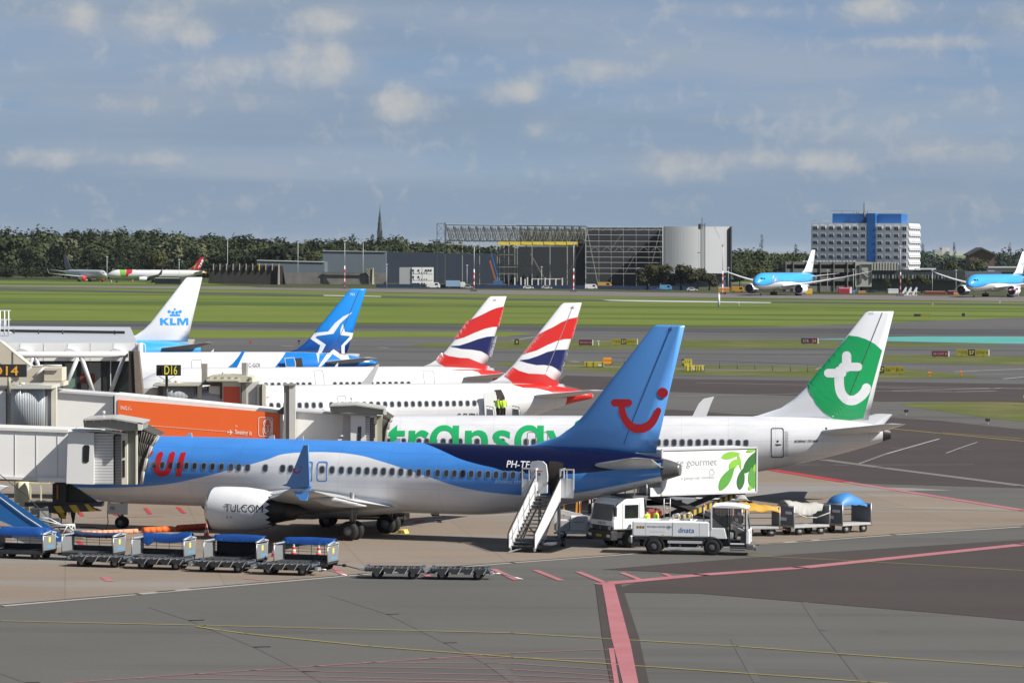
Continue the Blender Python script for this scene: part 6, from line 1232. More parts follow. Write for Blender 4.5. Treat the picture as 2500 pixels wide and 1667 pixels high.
# ------------------------------------------------------------------ potable water truck
def lgl(t):  # photo -> local of a thing
    i = t.matrix_basis.inverted(); return i
def water_truck():
    p0 = G(1600, 1350); p1 = G(1741, 1352.5); d = p1 - p0; rz = R(-7); t = thing('water_truck', 'small white potable water truck with glazed cab', 'truck', p0, rz); WB = d.length
    WT = M('truck white', (.74, .75, .76), .3, var=.02)
    MB().box((-1.05, -1.0, .80), (2.95, 1.0, .92)).box((-.9, -.4, .45), (4.6, .4, .80)).box((-1.15, -.95, .45), (-.75, .95, .95)).box((.75, -.5, .35), (2.2, .5, .8)).box((4.0, -.95, .40), (5.0, .95, .62)).build('chassis', BLK2, t, .02)
    tk = MB().box((-1.15, -1.02, .95), (2.95, 1.02, 1.78)).build('tank_body', WT, t, .07)
    m = MB()
    for x in (-.42, .98, 2.12, 2.42): m.box((x - .008, -1.026, .98), (x + .008, -1.02, 1.74))
    m.build('panel_gap', LGREY, tk); MB().box((1.0, -1.034, 1.0), (2.1, -1.02, 1.70)).build('locker_door', WT, tk, .012)
    m = MB(); m.box((1.0, -1.03, .98), (2.1, -1.021, 1.0)).box((1.0, -1.03, 1.70), (2.1, -1.021, 1.715)).build('door_gap', GREYP, tk)
    letter('lettering', 'dnata', .27, (1.28, -1.036, 1.20), (1, 0, 0), (0, 0, 1), M('blue lettering', (.02, .13, .42), .5), tk); letter('lettering', 'POTABLE WATER ONLY', .085, (-.36, -1.022, 1.44), (1, 0, 0), (0, 0, 1), INK, tk, bold=.01); letter('lettering', 'Amsterdam airport', .07, (-.22, -1.022, 1.20), (1, 0, 0), (0, 0, 1), LGREY, tk)
    for i, ch in enumerate('130'):
        c = (-.86 + i * .15, -1.024, 1.45); vs, fs = tess([circ(0, 0, .075, 14)]); flat('number_disc', vs, fs, lambda u, v: (c[0] + u, c[1], c[2] + v), M('bronze disc', (.36, .22, .06), .5), tk); letter('lettering', ch, .09, (c[0] - .03, -1.030, c[2] - .045), (1, 0, 0), (0, 0, 1), INK, tk)
    vs, fs = tess([circ(0, 0, .10, 16), circ(0, 0, .075, 16)]); flat('green_ring', vs, fs, lambda u, v: (.78 + u, -1.024, 1.46 + v), GREYP, tk); MB().box((.74, -1.028, 1.43), (.82, -1.022, 1.49)).build('green_mark', M('green mark', (.1, .4, .12), .5), tk); MB().box((.45, -1.03, 1.0), (.55, -1.02, 1.1)).build('yellow_mark', YEL, tk)
    m = MB(); m.lathe((1.7, 0, 1.78), (0, 0, 1), [(0, .38), (.06, .38), (.08, .3)], 20).path([(1.5, -.2, 1.8), (1.5, -.2, 2.1), (1.6, -.2, 2.16), (1.85, -.2, 2.16), (1.95, -.2, 2.1), (1.95, -.2, 1.8)], .035).path([(.9, .2, 1.8), (.9, .2, 2.05), (1.2, .2, 2.1), (1.3, .2, 1.8)], .035).box((.3, -.4, 1.78), (.75, .3, 1.84)).build('roof_fittings', STEEL, t); MB().tube((2.6, -.6, 1.78), (2.6, -.6, 2.55), .025).build('beacon_post', LGREY, t); MB().lathe((2.6, -.6, 2.55), (0, 0, 1), [(0, .05), (.12, .05), (.16, .01)], 10).build('beacon', M('orange beacon', (.8, .13, .05), .4), t)
    # side rails between the wheels
    MB().box((.72, -1.0, .62), (2.55, -.94, .76)).box((.72, -1.0, .30), (2.55, -.94, .42)).build('side_rail', M('rail silver', (.60, .60, .60), .35, metal=.4), t, .01)
    for x in (.8, 1.35, 2.3): MB().box((x, -.98, .40), (x + .07, -.9, .64)).build('rail_post', DGREY, t)
    # cab
    x0, x1 = 2.95, 5.0; fr = MB()
    lo = MB().box((x0 + .02, -1.0, .90), (3.7, 1.0, 1.45)).prism([(3.7, -1.0, .90), (3.85, -1.0, .90), (3.72, -1.0, 1.4), (3.7, -1.0, 1.45)], (0, 2.0, 0)).build('cab_base', WT, t, .03)
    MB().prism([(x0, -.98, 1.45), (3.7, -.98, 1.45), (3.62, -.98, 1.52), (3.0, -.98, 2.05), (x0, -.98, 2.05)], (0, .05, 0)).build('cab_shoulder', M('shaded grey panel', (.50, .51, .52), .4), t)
    MB().box((4.82, -1.0, .62), (5.05, 1.0, 1.38)).build('cab_front', WT, t, .05)
    rf = MB().prism([(3.0, -1.02, 2.50), (3.05, -1.02, 2.62), (3.6, -1.02, 2.70), (4.4, -1.02, 2.66), (4.95, -1.02, 2.54), (4.98, -1.02, 2.47)], (0, 2.04, 0)).build('cab_roof', WT, t, .05)
    def fp(a, b, w=.07): fr.beam(a, b, w, w)
    for y in (-.98, .98):
        fp((3.03, y, 1.4), (3.03, y, 2.55)); fp((3.98, y, .65), (3.98, y, 2.6)); fp((4.92, y, 1.35), (4.84, y, 2.5)); fp((3.98, y, .65), (4.85, y, .65)); fp((4.05, y, 1.65), (4.75, y, 1.35), .04)
    fp((4.92, -.98, 1.38), (4.92, .98, 1.38)); fr.build('cab_frame', WT, t)
    MB().box((3.95, -1.02, .62), (4.03, -.95, 2.5)).box((4.78, -1.02, .62), (4.85, -.95, 2.45)).build('door_post', BLK2, t); CG = clear_glass('cab glass', (.03, .035, .04), .62)
    MB().prism([(4.96, -.94, 1.40), (4.96, .94, 1.40), (4.87, .94, 2.46), (4.87, -.94, 2.46)], (.015, 0, 0)).build('windscreen', clear_glass('windscreen glass', (.35, .38, .40), .45), t); MB().box((3.08, -.99, 1.5), (3.92, -.975, 2.5)).build('rear_window', CG, t); MB().box((3.0, -.9, 1.45), (3.02, .9, 2.45)).build('back_window', CG, t)
    MB().beam((5.0, -.3, 1.45), (4.93, -.75, 2.05), .04).beam((4.99, .3, 1.3), (4.97, -.35, 1.5), .03).build('wiper', BLACK, t); MB().box((4.62, -1.22, 1.75), (4.72, -1.05, 2.15)).build('mirror', BLK2, t, .02)
    letter('lettering', 'dnata', .17, (5.06, -.42, .86), (0, 1, 0), (0, 0, 1), M('pale blue print', (.40, .52, .66), .5), t); MB().box((5.055, -.62, 1.2), (5.06, -.38, 1.28)).build('number_plate', M('bronze disc', (.36, .22, .06), .5), t)
    MB().box((4.85, -1.0, .35), (5.25, 1.0, .62)).box((5.25, -.95, .3), (5.4, -.6, .5)).build('bumper', DGREY, t, .03); MB().lathe((5.26, -.82, .5), (1, 0, 0), [(0, .09), (.02, .08)], 12).build('headlight', M('lamp glass', (.7, .7, .7), .15), t)
    MB().box((4.0, -1.0, .28), (4.8, -.8, .34)).box((4.0, -1.0, .46), (4.8, -.9, .5)).build('step', DGREY, t)
    MB().box((3.5, -.65, .95), (3.9, .65, 1.35)).box((3.45, -.6, 1.35), (3.6, .6, 2.0)).build('seat', BLK2, t); MB().box((4.55, -.85, .65), (4.8, .85, 1.3)).build('dashboard', DGREY, t)
    for x in (0, WB): 
        for y in (-.85, .85): wheel_mb((x, y, .45), .45, .3).build('wheel', [TYRE, M('dark rim', (.10, .10, .105), .5)], t)
    for x in (0, WB): MB().prism([(x + .58 * math.cos(a), -1.0, .42 + .60 * math.sin(a)) for a in [math.pi * i / 10 for i in range(11)]] + [(x + .5 * math.cos(a), -1.0, .42 + .5 * math.sin(a)) for a in [math.pi * i / 10 for i in range(10, -1, -1)]], (0, .3, 0)).build('mudguard', BLK2, t)
    return t
wt = water_truck()
# ------------------------------------------------------------------ catering truck
def catering_truck():
    fr0 = G(1468, 1336); hd = R(31); t = thing('catering_truck', 'white catering truck with raised box printed with green leaves', 'truck', fr0, hd); WT = M('truck white', (.74, .75, .76), .3, var=.02)
    # local x runs from the front of the cab to the rear; left side (driver) is -y
    MB().box((.2, -1.0, .55), (8.6, 1.0, .95)).box((1.0, -.5, .4), (8.4, .5, .6)).build('chassis', BLK2, t, .02)
    cab = MB().prism([(.02, -1.15, 1.0), (.0, -1.15, 1.45), (.22, -1.15, 2.42), (.5, -1.15, 2.62), (2.0, -1.15, 2.70), (2.1, -1.15, 1.0)], (0, 2.3, 0)).build('cab', WT, t, .06)
    MB().prism([(-.03, -1.0, 1.50), (.155, -1.0, 2.36), (.155, 1.0, 2.36), (-.03, 1.0, 1.50)], (.03, 0, 0)).build('windscreen', clear_glass('dark windscreen', (.02, .022, .025), .35), cab)
    MB().box((.75, -1.17, 1.62), (1.62, -1.152, 2.34)).build('side_window', GLASSD, cab, .01); m = MB(); m.box((.62, -1.168, 1.0), (.64, -1.152, 2.45)).box((1.7, -1.168, 1.0), (1.72, -1.152, 2.45)).build('door_gap', GREYP, cab)
    MB().box((-.06, -1.14, .95), (.1, 1.14, 1.22)).box((-.14, -1.15, .45), (.3, 1.15, .95)).build('bumper', M('charcoal bumper', (.035, .035, .038), .55), t, .04); m = MB()
    for z in (1.0, 1.07, 1.14): m.box((-.075, -.75, z), (-.055, .75, z + .03))
    m.build('grille', BLK2, t); letter('lettering', 'GGEU196', .13, (-.012, .35 + .0, 1.29), (0, -1, 0), (0, 0, 1), INK, cab, bold=.01); MB().box((-.16, -.25, .62), (-.14, .3, .74)).build('number_plate', M('plate amber', (.40, .28, .02), .5), t)
    MB().tube((-.08, 0, 1.08), (-.06, 0, 1.08), .11, 16).build('round_emblem', DGREY, t)
    for y in (-.92, .92): MB().box((-.16, y - .16, .62), (-.13, y + .16, .76)).build('headlight', M('lamp glass', (.7, .7, .7), .15), t, .01); MB().box((-.085, y - .12, 1.0), (-.06, y + .15, 1.2)).build('indicator', M('lamp lens grey', (.35, .36, .36), .2), t, .01)
    for y in (-1.28, 1.28): MB().box((.0, y - .1, 1.75), (.12, y + .1, 2.25)).tube((.3, y * .9, 2.45), (.06, y, 2.25), .03).build('mirror', BLK2, t, .02)
    MB().box((.7, -.9, 1.0), (1.2, .9, 1.35)).build('seat', BLK2, t); MB().box((.5, -.8, 2.62), (1.6, .8, 2.66)).build('roof_pad', WHITE, t)
    # front working platform, box
    zb, zt = 2.80, 5.25; bx = MB().box((3.1, -1.18, zb), (9.3, 1.18, zt)).build('box_body', M('box white', (.77, .77, .77), .35, var=.02), t, .03)
    fm = MB()
    for z in (zb, zt): fm.beam((3.05, -1.2, z), (9.34, -1.2, z), .09)
    for x in (3.08, 9.31): fm.beam((x, -1.2, zb), (x, -1.2, zt), .09)
    fm.build('box_frame', LGREY, bx); y = -1.192
    gl = [M('leaf green bright', (.22, .50, .05), .5), M('leaf green mid', (.10, .33, .05), .5), M('leaf green deep', (.035, .15, .03), .5)]
    def leaf(c, L_, w, ang, mt, k):
        o = []
        for i in range(13): q = i / 12; o.append((q * L_, w * math.sin(math.pi * q ** .8) ** .8))
        o += [(p[0], -p[1] * .8) for p in o[-2:0:-1]]; a = R(ang); o = [(c[0] + p[0] * math.cos(a) - p[1] * math.sin(a), c[1] + p[0] * math.sin(a) + p[1] * math.cos(a)) for p in o]
        o = [(min(9.24, p[0]), max(zb + .1, min(zt - .1, p[1]))) for p in o]; vs, fs = tess([o]); flat('leaf_print', vs, fs, lambda u, v: (u, y - .002 * k, v), gl[mt], bx)
    K = [((6.95, 4.75), 1.3, .22, 8, 0), ((8.05, 4.9), .9, .12, -75, 0), ((8.45, 3.85), 1.75, .34, 48, 2), ((7.5, 4.1), .85, .26, 38, 0), ((6.85, 2.95), 1.6, .34, 52, 1), ((8.2, 2.95), 1.2, .28, 80, 2), ((8.75, 2.95), .45, .14, 30, 0), ((9.15, 3.0), 1.2, .3, 100, 1), ((9.2, 3.9), .5, .18, 80, 0), ((8.6, 5.05), .65, .10, 5, 0)]
    for k, (c, L_, w, an, mt) in enumerate(K): leaf(c, L_, w, an, mt, k)
    letter('lettering', 'gate gourmet', .40, (3.55, y, 4.35), (1, 0, 0), (0, 0, 1), GREYP, bx); letter('lettering', 'a gategroup member', .18, (4.35, y, 3.62), (1, 0, 0), (0, 0, 1), LGREY, bx); MB().box((3.5, y - .004, 4.15), (6.55, y, 4.16)).build('rule_line', LGREY, bx)
    for i in range(10): a = 2 * math.pi * i / 10; vs, fs = tess([circ(6.35 + .17 * math.cos(a), 3.95 + .15 * math.sin(a), .035, 8)]); flat('dot_ring', vs, fs, lambda u, v: (u, y - .003, v), GREYP, bx)
    MB().box((1.3, -1.1, zb - .1), (3.1, 1.1, zb)).build('work_platform', DGREY, t); m = MB()
    for x in (1.4, 2.2, 3.0): m.tube((x, -1.08, zb), (x, -1.08, zb + .6), .03, 6).tube((x, 1.08, zb), (x, 1.08, zb + .6), .03, 6)
    m.tube((1.4, -1.08, zb + .6), (3.0, -1.08, zb + .6), .03, 6).tube((1.4, 1.08, zb + .6), (3.0, 1.08, zb + .6), .03, 6).build('platform_rail', STEEL, t); MB().box((2.35, -1.2, zb - .05), (3.05, -1.14, zb + .42)).build('platform_board', WHITE, t); MB().box((3.1, -1.15, zb - .12), (8.6, 1.15, zb - .03)).build('box_floor_frame', BLK2, t)
    # scissor lift
    for y_ in (-.75, .75):
        MB().beam((3.3, y_, 1.05), (8.2, y_, zb - .15), .13, .26).build('scissor_arm', stripes('black yellow hazard fine', (.50, .33, .02), (.03, .03, .03), 0, .34, .5, .5) if y_ < 0 else BLK2, t); MB().beam((3.4, y_ * .85, zb - .15), (8.3, y_ * .85, 1.05), .13, .26).build('scissor_arm', BLK2, t)
    MB().tube((3.4, -.8, zb - .2), (3.4, .8, zb - .2), .06).tube((5.8, -.8, 1.85), (5.8, .8, 1.85), .08).build('scissor_pin', DGREY, t)
    m = MB(); 
    for x in (3.3, 3.7): m.tube((x, -1.1, .95), (x, -1.1, zb), .025, 6)
    for i in range(7): m.tube((3.3, -1.1, 1.05 + i * .26), (3.7, -1.1, 1.05 + i * .26), .02, 6)
    m.build('ladder', STEEL, t)
    MB().box((2.3, -1.1, .95), (2.9, 1.1, 1.5)).build('equipment_box', LGREY, t, .02); MB().box((2.3, -.9, 1.5), (3.4, .6, 2.05)).build('red_cover', M('dark red cover', (.20, .01, .015), .5), t, .15)
    MB().box((2.4, -2.1, .30), (4.6, -1.05, .38)).box((2.4, -1.15, .38), (4.6, -1.05, .9)).build('side_step', DGREY, t)
    for x in (1.25, 6.6, 7.7):
        for y_ in (-.95, .95): wheel_mb((x, y_, .48), .48, .3).build('wheel', [TYRE, HUB], t)
    return t
ct = catering_truck()
def tool_frame():
    t = thing('equipment_rack', 'silver pipe rack with hoses between the water truck and the catering truck cab', 'rack', G(1525, 1334), R(-5)); m = MB()
    for x in (-.55, 0, .55):
        for y in (-.35, .35): m.tube((x, y, .12), (x, y, 1.25), .03, 6)
    for z in (.4, 1.2):
        for y in (-.35, .35): m.tube((-.55, y, z), (.55, y, z), .03, 6)
    m.build('pipe_frame', STEEL, t); MB().box((-.65, -.4, .05), (.6, .4, .16)).build('base', DGREY, t); MB().lathe((.15, -.2, 1.0), (0, 1, 0), [(0, .02), (0, .16), (.15, .16), (.15, .02)], 16).build('hose_reel', WHITE, t); MB().lathe((.5, -.3, .4), (0, 1, 0), [(0, .02), (0, .17), (.2, .17), (.2, .02)], 16).build('float_ball', WHITE, t)
    MB().path([(-.6, -.3, 1.0), (-.4, -.3, 1.5), (.1, -.3, 1.55), (.6, -.3, 1.3)], .03).build('hose', BLACK, t); MB().tube((.1, .1, .75), (.7, .1, .75), .14, 10).build('cylinder', GREYP, t); wheels(t, [(-.4, -.4), (.5, -.4)], .12, .08)
tool_frame()
# service trolley truck behind the white stairs, and the belt loader with the long grey boom
def belt_truck():
    t = thing('service_truck', 'low white service truck with two bins behind the white stairs', 'truck', G(1408, 1313), R(-3)); MB().box((-1.25, -.8, .28), (1.1, .8, .45)).build('chassis', M('truck white', (.74, .75, .76), .3), t, .02)
    b = MB().box((-.35, -.85, .42), (.62, .1, 1.28)).build('white_bin', WHITE, t, .06); letter('lettering', 'swissport', .1, (-.18, -.856, .92), (1, 0, 0), (0, 0, 1), INK, b, shear=.2); MB().box((-1.0, -.82, .42), (-.36, .1, 1.05)).build('grey_bin', LGREY, t, .04); MB().box((.62, -.85, .42), (.78, .8, 1.0)).prism([(.62, -.85, 1.0), (.95, -.85, 1.0), (.95, -.85, .3), (.62, -.85, .3)], (0, 1.6, 0)).build('cab_side', WHITE, t, .03)
    MB().box((.75, .1, 1.0), (1.45, .7, 1.75)).build('steel_cabinet', M('steel cabinet', (.24, .24, .225), .5, var=.15), t, .02); m = MB()
    for x in (.1, .85, 1.7): m.tube((x, .8, 1.0), (x, .8, 2.15), .02, 6)
    for z in (1.45, 2.15): m.tube((.1, .8, z), (1.7, .8, z), .02, 6)
    m.build('wire_rail', STEEL, t); MB().box((-1.25, -.2, .45), (-1.12, .0, 2.2)).build('white_post', WHITE, t); MB().prism([(-1.1, .3, 1.35), (.5, .3, .95), (.5, .3, 1.25), (-1.1, .3, 1.6)], (0, .35, 0)).build('white_boom', LGREY, t)
    o = MB()
    for x in (-.75, .0, .2): o.beam((x - .05 * (x > -.5), .5, 1.2), (x, .5, 2.35), .1)
    o.beam((-1.2, .5, 2.3), (.2, .5, 2.25), .07).beam((-1.2, .5, 2.1), (-.2, .5, 1.95), .06).build('orange_frame', M('orange frame', (.75, .30, .03), .5), t); MB().lathe((-.1, .5, 2.35), (0, 0, 1), [(0, .3), (.06, .42), (.14, .35)], 14).build('red_pad', M('dark red pad', (.25, .02, .015), .6), t)
    MB().tube((.7, .3, 1.75), (.68, .3, 2.4), .05, 8).build('marker_post', stripes('red white post', (.6, .04, .04), (.75, .75, .75), 2, .35), t); wheels(t, [(-.8, -.7), (.8, -.7), (-.8, .7), (.8, .7)], .26, .2)
belt_truck()
def boom():
    a0 = G(1500, 1290); t = thing('belt_loader', 'grey belt loader with long level boom behind the catering truck', 'belt loader', P(1660, 800, 214) * Vector((1, 1, 0)))
    q = lambda x, y: P(x, y, 214) - Vector(t.location)
    MB().prism([q(*p) for p in ((1560, 1212), (1828, 1222), (1832, 1224), (1832, 1238), (1826, 1240), (1560, 1236))], (0, .9, 0)).build('boom', M('boom grey', (.26, .27, .28), .5, var=.06), t); MB().prism([q(*p) for p in ((1700, 1216), (1828, 1221), (1828, 1224), (1700, 1220))], (0, .95, 0)).build('boom_edge', LGREY, t); MB().box(q(1775, 1236) + Vector((0, -.02, 0)), q(1794, 1230) + Vector((0, -.01, 0))).build('sign_plate', WHITE, t); letter('lettering', 'swissport', .07, q(1777, 1235) + Vector((0, -.03, 0)), (1, 0, 0), (0, 0, 1), INK, t)
    MB().prism([q(*p) for p in ((1815, 1222), (1838, 1224), (1840, 1244), (1822, 1246))], (0, 1.0, 0)).build('boom_end', BLK2, t)
    rnd = random.Random(3); cloth('canvas_bundle', t, [[(q(1796 + i * 4.5, 1222).x, .1 + .14 * j, q(1800, 1221).z + (.30 * math.sin(math.pi * i / 7) ** .6 * math.sin(math.pi * (j + .6) / 6.5)) + rnd.uniform(-.03, .03)) for j in range(6)] for i in range(8)], TARPW, .03)
    m = MB()
    for i in range(16): x = 1668 + i * 8; m.tube(q(x, 1238), q(x, 1262), .015, 5)
    m.tube(q(1668, 1250), q(1790, 1252), .015, 5).build('wire_side', DGREY, t); MB().box(q(1690, 1295) + Vector((0, 0, 0)), q(1810, 1262) + Vector((0, 1.2, 0))).build('chassis', BLK2, t)
    MB().prism([q(*p) for p in ((1557, 1222), (1562, 1218), (1575, 1218), (1578, 1245), (1557, 1245))], (0, .8, 0)).build('hopper', M('charcoal bag', (.06, .06, .06), .8), t); MB().prism([q(*p) for p in ((1578, 1220), (1665, 1220), (1665, 1232), (1578, 1234))], (0, .1, 0)).build('side_board', LGREY, t)
    for x in (1715, 1790): wheel_mb(q(x, 0) * Vector((1, 1, 0)) + Vector((0, .1, .28)), .28, .2).build('wheel', [TYRE, HUB], t)
boom()
# dark ground power cart, yellow tug piece, fuel dispenser under the wing
def dark_gear():
    t = thing('power_cart', 'dark ground power cart left of the worker in the green vest', 'cart', G(108, 1290)); MB().box((-.75, -.5, .35), (.35, .5, 1.2)).build('body', M('dark cart body', (.05, .055, .06), .5, var=.2), t, .05); MB().box((-.5, -.45, 1.2), (.05, .4, 1.6)).build('hood', BLK2, t, .05); MB().box((-.2, -.52, .5), (.3, -.5, 1.05)).build('side_grille', GREYP, t); MB().box((.35, -.4, .35), (.9, .4, .6)).build('step', DGREY, t); wheels(t, [(-.5, -.45), (.3, -.45), (-.5, .45), (.3, .45)], .24, .16)
    t = thing('hazard_guard', 'yellow and black striped guard standing before the bridge bumper', 'guard', G(146, 1286)); z0 = .45; MB().prism([(-.4, 0, z0 + .3), (-.25, 0, z0 + .52), (.33, 0, z0 + .55), (.38, 0, z0 + .4), (.30, 0, z0 - .0), (0, 0, z0 + .05), (-.15, 0, z0 + .3)], (0, .3, 0)).build('plate', stripes('hazard yellow black', (.72, .50, .02), (.03, .03, .03), 0, .42, .5, .62, .6), t); MB().box((-.05, .1, 0), (.1, .2, z0 + .1)).build('foot', DGREY, t)
    t = thing('fuel_dispenser', 'dark fuel dispenser truck under the wing of the blue jet', 'truck', P(905, 800, 212) * Vector((1, 1, 0)), R(-8)); MB().box((-3.4, -.9, .5), (2.2, .9, 1.0)).build('chassis', BLK2, t, .03); MB().box((-3.2, -.95, 1.0), (.8, .95, 1.75)).build('tank', M('slate tank', (.10, .10, .105), .4), t, .2); MB().box((1.0, -.95, .8), (2.2, .95, 2.2)).build('cab', M('slate cab', (.13, .13, .14), .4), t, .1); s = MB().box((.15, -1.0, 1.05), (.8, -.96, 1.3)).build('sign_plate', BLACK, t); letter('lettering', 'BRAND', .12, (.18, -1.005, 1.11), (1, 0, 0), (0, 0, 1), M('orange red print', (.75, .10, .03), .5), s, bold=.01)
    MB().box((-3.3, -1.0, .62), (2.1, -.96, .70)).build('side_rail', LGREY, t); wheels(t, [(x, y) for x in (-2.4, 1.5) for y in (-.75, .75)], .4, .28)
dark_gear()
# ------------------------------------------------------------------ people
SKIN = M('skin', (.42, .25, .18), .6, var=.04); HAIR = M('dark hair', (.02, .016, .014), .7); TROU = M('dark trousers', (.012, .014, .02), .8); BOOT = M('black boots', (.01, .01, .01), .6); BANDM = M('reflective band', (.50, .52, .50), .4); VESTG = M('green hi-vis vest', (.26, .52, .03), .7, var=.06, scale=9); NAVYS = M('navy sleeves', (.02, .025, .05), .8)
def person(label, loc, face, vest, pose='stand', h=1.76, long_sleeve=None, lift=0.0, group='ramp workers in bright vests'):
    """one continuous skinned body; local +x is where the person looks"""
    t = thing('person', label, 'person', (loc[0], loc[1], (loc[2] if len(loc) > 2 else 0) + lift), face, group, h / 1.76)
    J = {'pel': ((0, 0, .95), .125), 'waist': ((.0, 0, 1.08), .135), 'chest': ((.01, 0, 1.30), .155), 'neckb': ((.0, 0, 1.47), .075), 'neck': ((.02, 0, 1.53), .055), 'head': ((.03, 0, 1.63), .092), 'top': ((.025, 0, 1.72), .07), 'nose': ((.125, 0, 1.625), .012)}
    E = [('pel', 'waist'), ('waist', 'chest'), ('chest', 'neckb'), ('neckb', 'neck'), ('neck', 'head'), ('head', 'top'), ('head', 'nose')]
    sit = pose == 'sit'
    for s, n in ((1, 'l'), (-1, 'r')):
        st = {'stand': .04 * s, 'walk': .26 * s, 'sit': 0, 'reach': .06 * s}[pose]
        J['hip' + n] = ((0, .09 * s, .90), .095)
        if sit: J['knee' + n] = ((.45, .12 * s, .88), .062); J['ank' + n] = ((.42, .12 * s, .48), .042); J['toe' + n] = ((.56, .13 * s, .44), .032)
        else: J['knee' + n] = ((st * .55 + .03, .10 * s, .50), .062); J['ank' + n] = ((st, .11 * s, .10), .043); J['toe' + n] = ((st + .15, .13 * s, .045), .034)
        J['sho' + n] = ((0, .19 * s, 1.42), .062)
        if pose in ('reach', 'sit'): J['elb' + n] = ((.14, .25 * s, 1.20), .046); J['wri' + n] = ((.36, .20 * s, 1.22), .032); d = Vector((1, -.1 * s, 0))
        elif pose == 'walk': J['elb' + n] = ((-.10 * s, .27 * s, 1.16), .046); J['wri' + n] = ((-.06 * s + .06, .27 * s, .93), .032); d = Vector((.2, 0, -1))
        else: J['elb' + n] = ((.02, .26 * s, 1.15), .046); J['wri' + n] = ((.12, .20 * s, .96), .032); d = Vector((.5, -.2 * s, -.8))
        d.normalize(); w = Vector(J['wri' + n][0]); sd = Vector((0, s, 0)); sd = (sd - d * sd.dot(d)).normalized(); up = d.cross(sd)
        J['palm' + n] = (tuple(w + d * .07), .030)
        E += [('pel', 'hip' + n), ('hip' + n, 'knee' + n), ('knee' + n, 'ank' + n), ('ank' + n, 'toe' + n), ('neckb', 'sho' + n), ('sho' + n, 'elb' + n), ('elb' + n, 'wri' + n), ('wri' + n, 'palm' + n)]
        for k, ln in enumerate((.075, .085, .08, .062)):
            o = (k - 1.5) * .02; a = w + d * .095 + up * o; J['f%d%s' % (k, n)] = (tuple(a), .009); J['g%d%s' % (k, n)] = (tuple(a + d * ln * .5 - sd * .006), .009); J['h%d%s' % (k, n)] = (tuple(a + d * ln * .9 - sd * .03), .008)
            E += [('palm' + n, 'f%d%s' % (k, n)), ('f%d%s' % (k, n), 'g%d%s' % (k, n)), ('g%d%s' % (k, n), 'h%d%s' % (k, n))]
        J['th' + n] = (tuple(w + d * .06 + up * .045 - sd * .02), .010); J['ti' + n] = (tuple(w + d * .10 + up * .06 - sd * .035), .009); E += [('palm' + n, 'th' + n), ('th' + n, 'ti' + n)]
    bm = bmesh.new(); lay = bm.verts.layers.skin.verify(); V = {}
    for k, (p, r) in J.items():
        v = bm.verts.new(p); v[lay].radius = (r, r * (1.25 if k in ('chest', 'waist', 'pel') else 1)) ; v[lay].use_root = k == 'pel'; V[k] = v
    for a, b in E: bm.edges.new((V[a], V[b]))
    me = bpy.data.meshes.new('body'); bm.to_mesh(me); bm.free(); o = link('body', me); o.modifiers.new('Skin', 'SKIN').use_smooth_shade = True; sb = o.modifiers.new('Sub', 'SUBSURF'); sb.levels = sb.render_levels = 1
    dg = bpy.context.evaluated_depsgraph_get(); m2 = bpy.data.meshes.new_from_object(o.evaluated_get(dg)); bpy.data.objects.remove(o); bpy.data.meshes.remove(me)
    for m in (vest, SKIN, TROU, BOOT, BANDM, long_sleeve or SKIN): m2.materials.append(m)
    for p in m2.polygons:
        c = p.center; z = c.z; arm = abs(c.y) > .185 + .02 * (z > 1.4) and z < 1.44; i = 0
        if z > 1.495: i = 1
        elif arm and not sit or (sit and c.x > .16 and z > 1.1): i = 0 if z > 1.28 and long_sleeve is None and c.x < .1 else 5
        elif z < .93 or (sit and c.x > .15): i = 2
        elif 1.02 < z < 1.07 or 1.2 < z < 1.235: i = 4
        d = min((Vector(J['palm' + n][0]) - c).length for n in 'lr')
        if d < .14 and (arm or pose in ('reach', 'sit')): i = 1
        if min((Vector(J['toe' + n][0]) - c).length for n in 'lr') < .14 or (not sit and z < .14): i = 3
        p.material_index = i; p.use_smooth = True
    m2.name = 'body'; b = link('body', m2, t)
    MB().lathe((.012, 0, 1.645), (-.12, 0, 1), [(0, .100), (.05, .100), (.09, .078), (.115, .04), (.12, .004)], 16).build('hair', HAIR, t)
    for s in (-1, 1): MB().lathe((.03, .09 * s, 1.625), (0, s, 0), [(0, .02), (.012, .028), (.018, .012)], 8).build('ear', SKIN, b)
    return t
person('person in a green vest striding past the nose wheel of the blue jet', G(178, 1288), R(70), VESTG, 'walk', 1.72, NAVYS)
person('person in a yellow vest reaching out behind the water truck', P(1584, 800, 197.9) * Vector((1, 1, 0)), R(150), HIVIS, 'reach', 1.80, HIVIS, lift=.38)
person('person in a yellow vest standing behind the water truck, by the scissor lift', P(1606, 800, 198.6) * Vector((1, 1, 0)), R(-160), HIVIS, 'stand', 1.78, HIVIS, lift=.38)
wm = wt.matrix_basis; cm = ct.matrix_basis
person('person driving the small water truck', wm @ Vector((3.78, -.35, .42)), wt.rotation_euler.z, VESTG, 'sit', 1.7, NAVYS)
person('person in a yellow vest at the wheel of the catering truck', cm @ Vector((.95, .35, .50)), ct.rotation_euler.z + math.pi, HIVIS, 'sit', 1.8, HIVIS)
for x, a, l in ((1217, 60, 'person in a yellow vest at the open jet door, left of two'), (1231, 110, 'person in a yellow vest at the open jet door, right of two')): q = P(x, 800, 273.4); person(l, (q.x, q.y, 3.35), R(a), HIVIS, 'stand', 1.75, HIVIS)
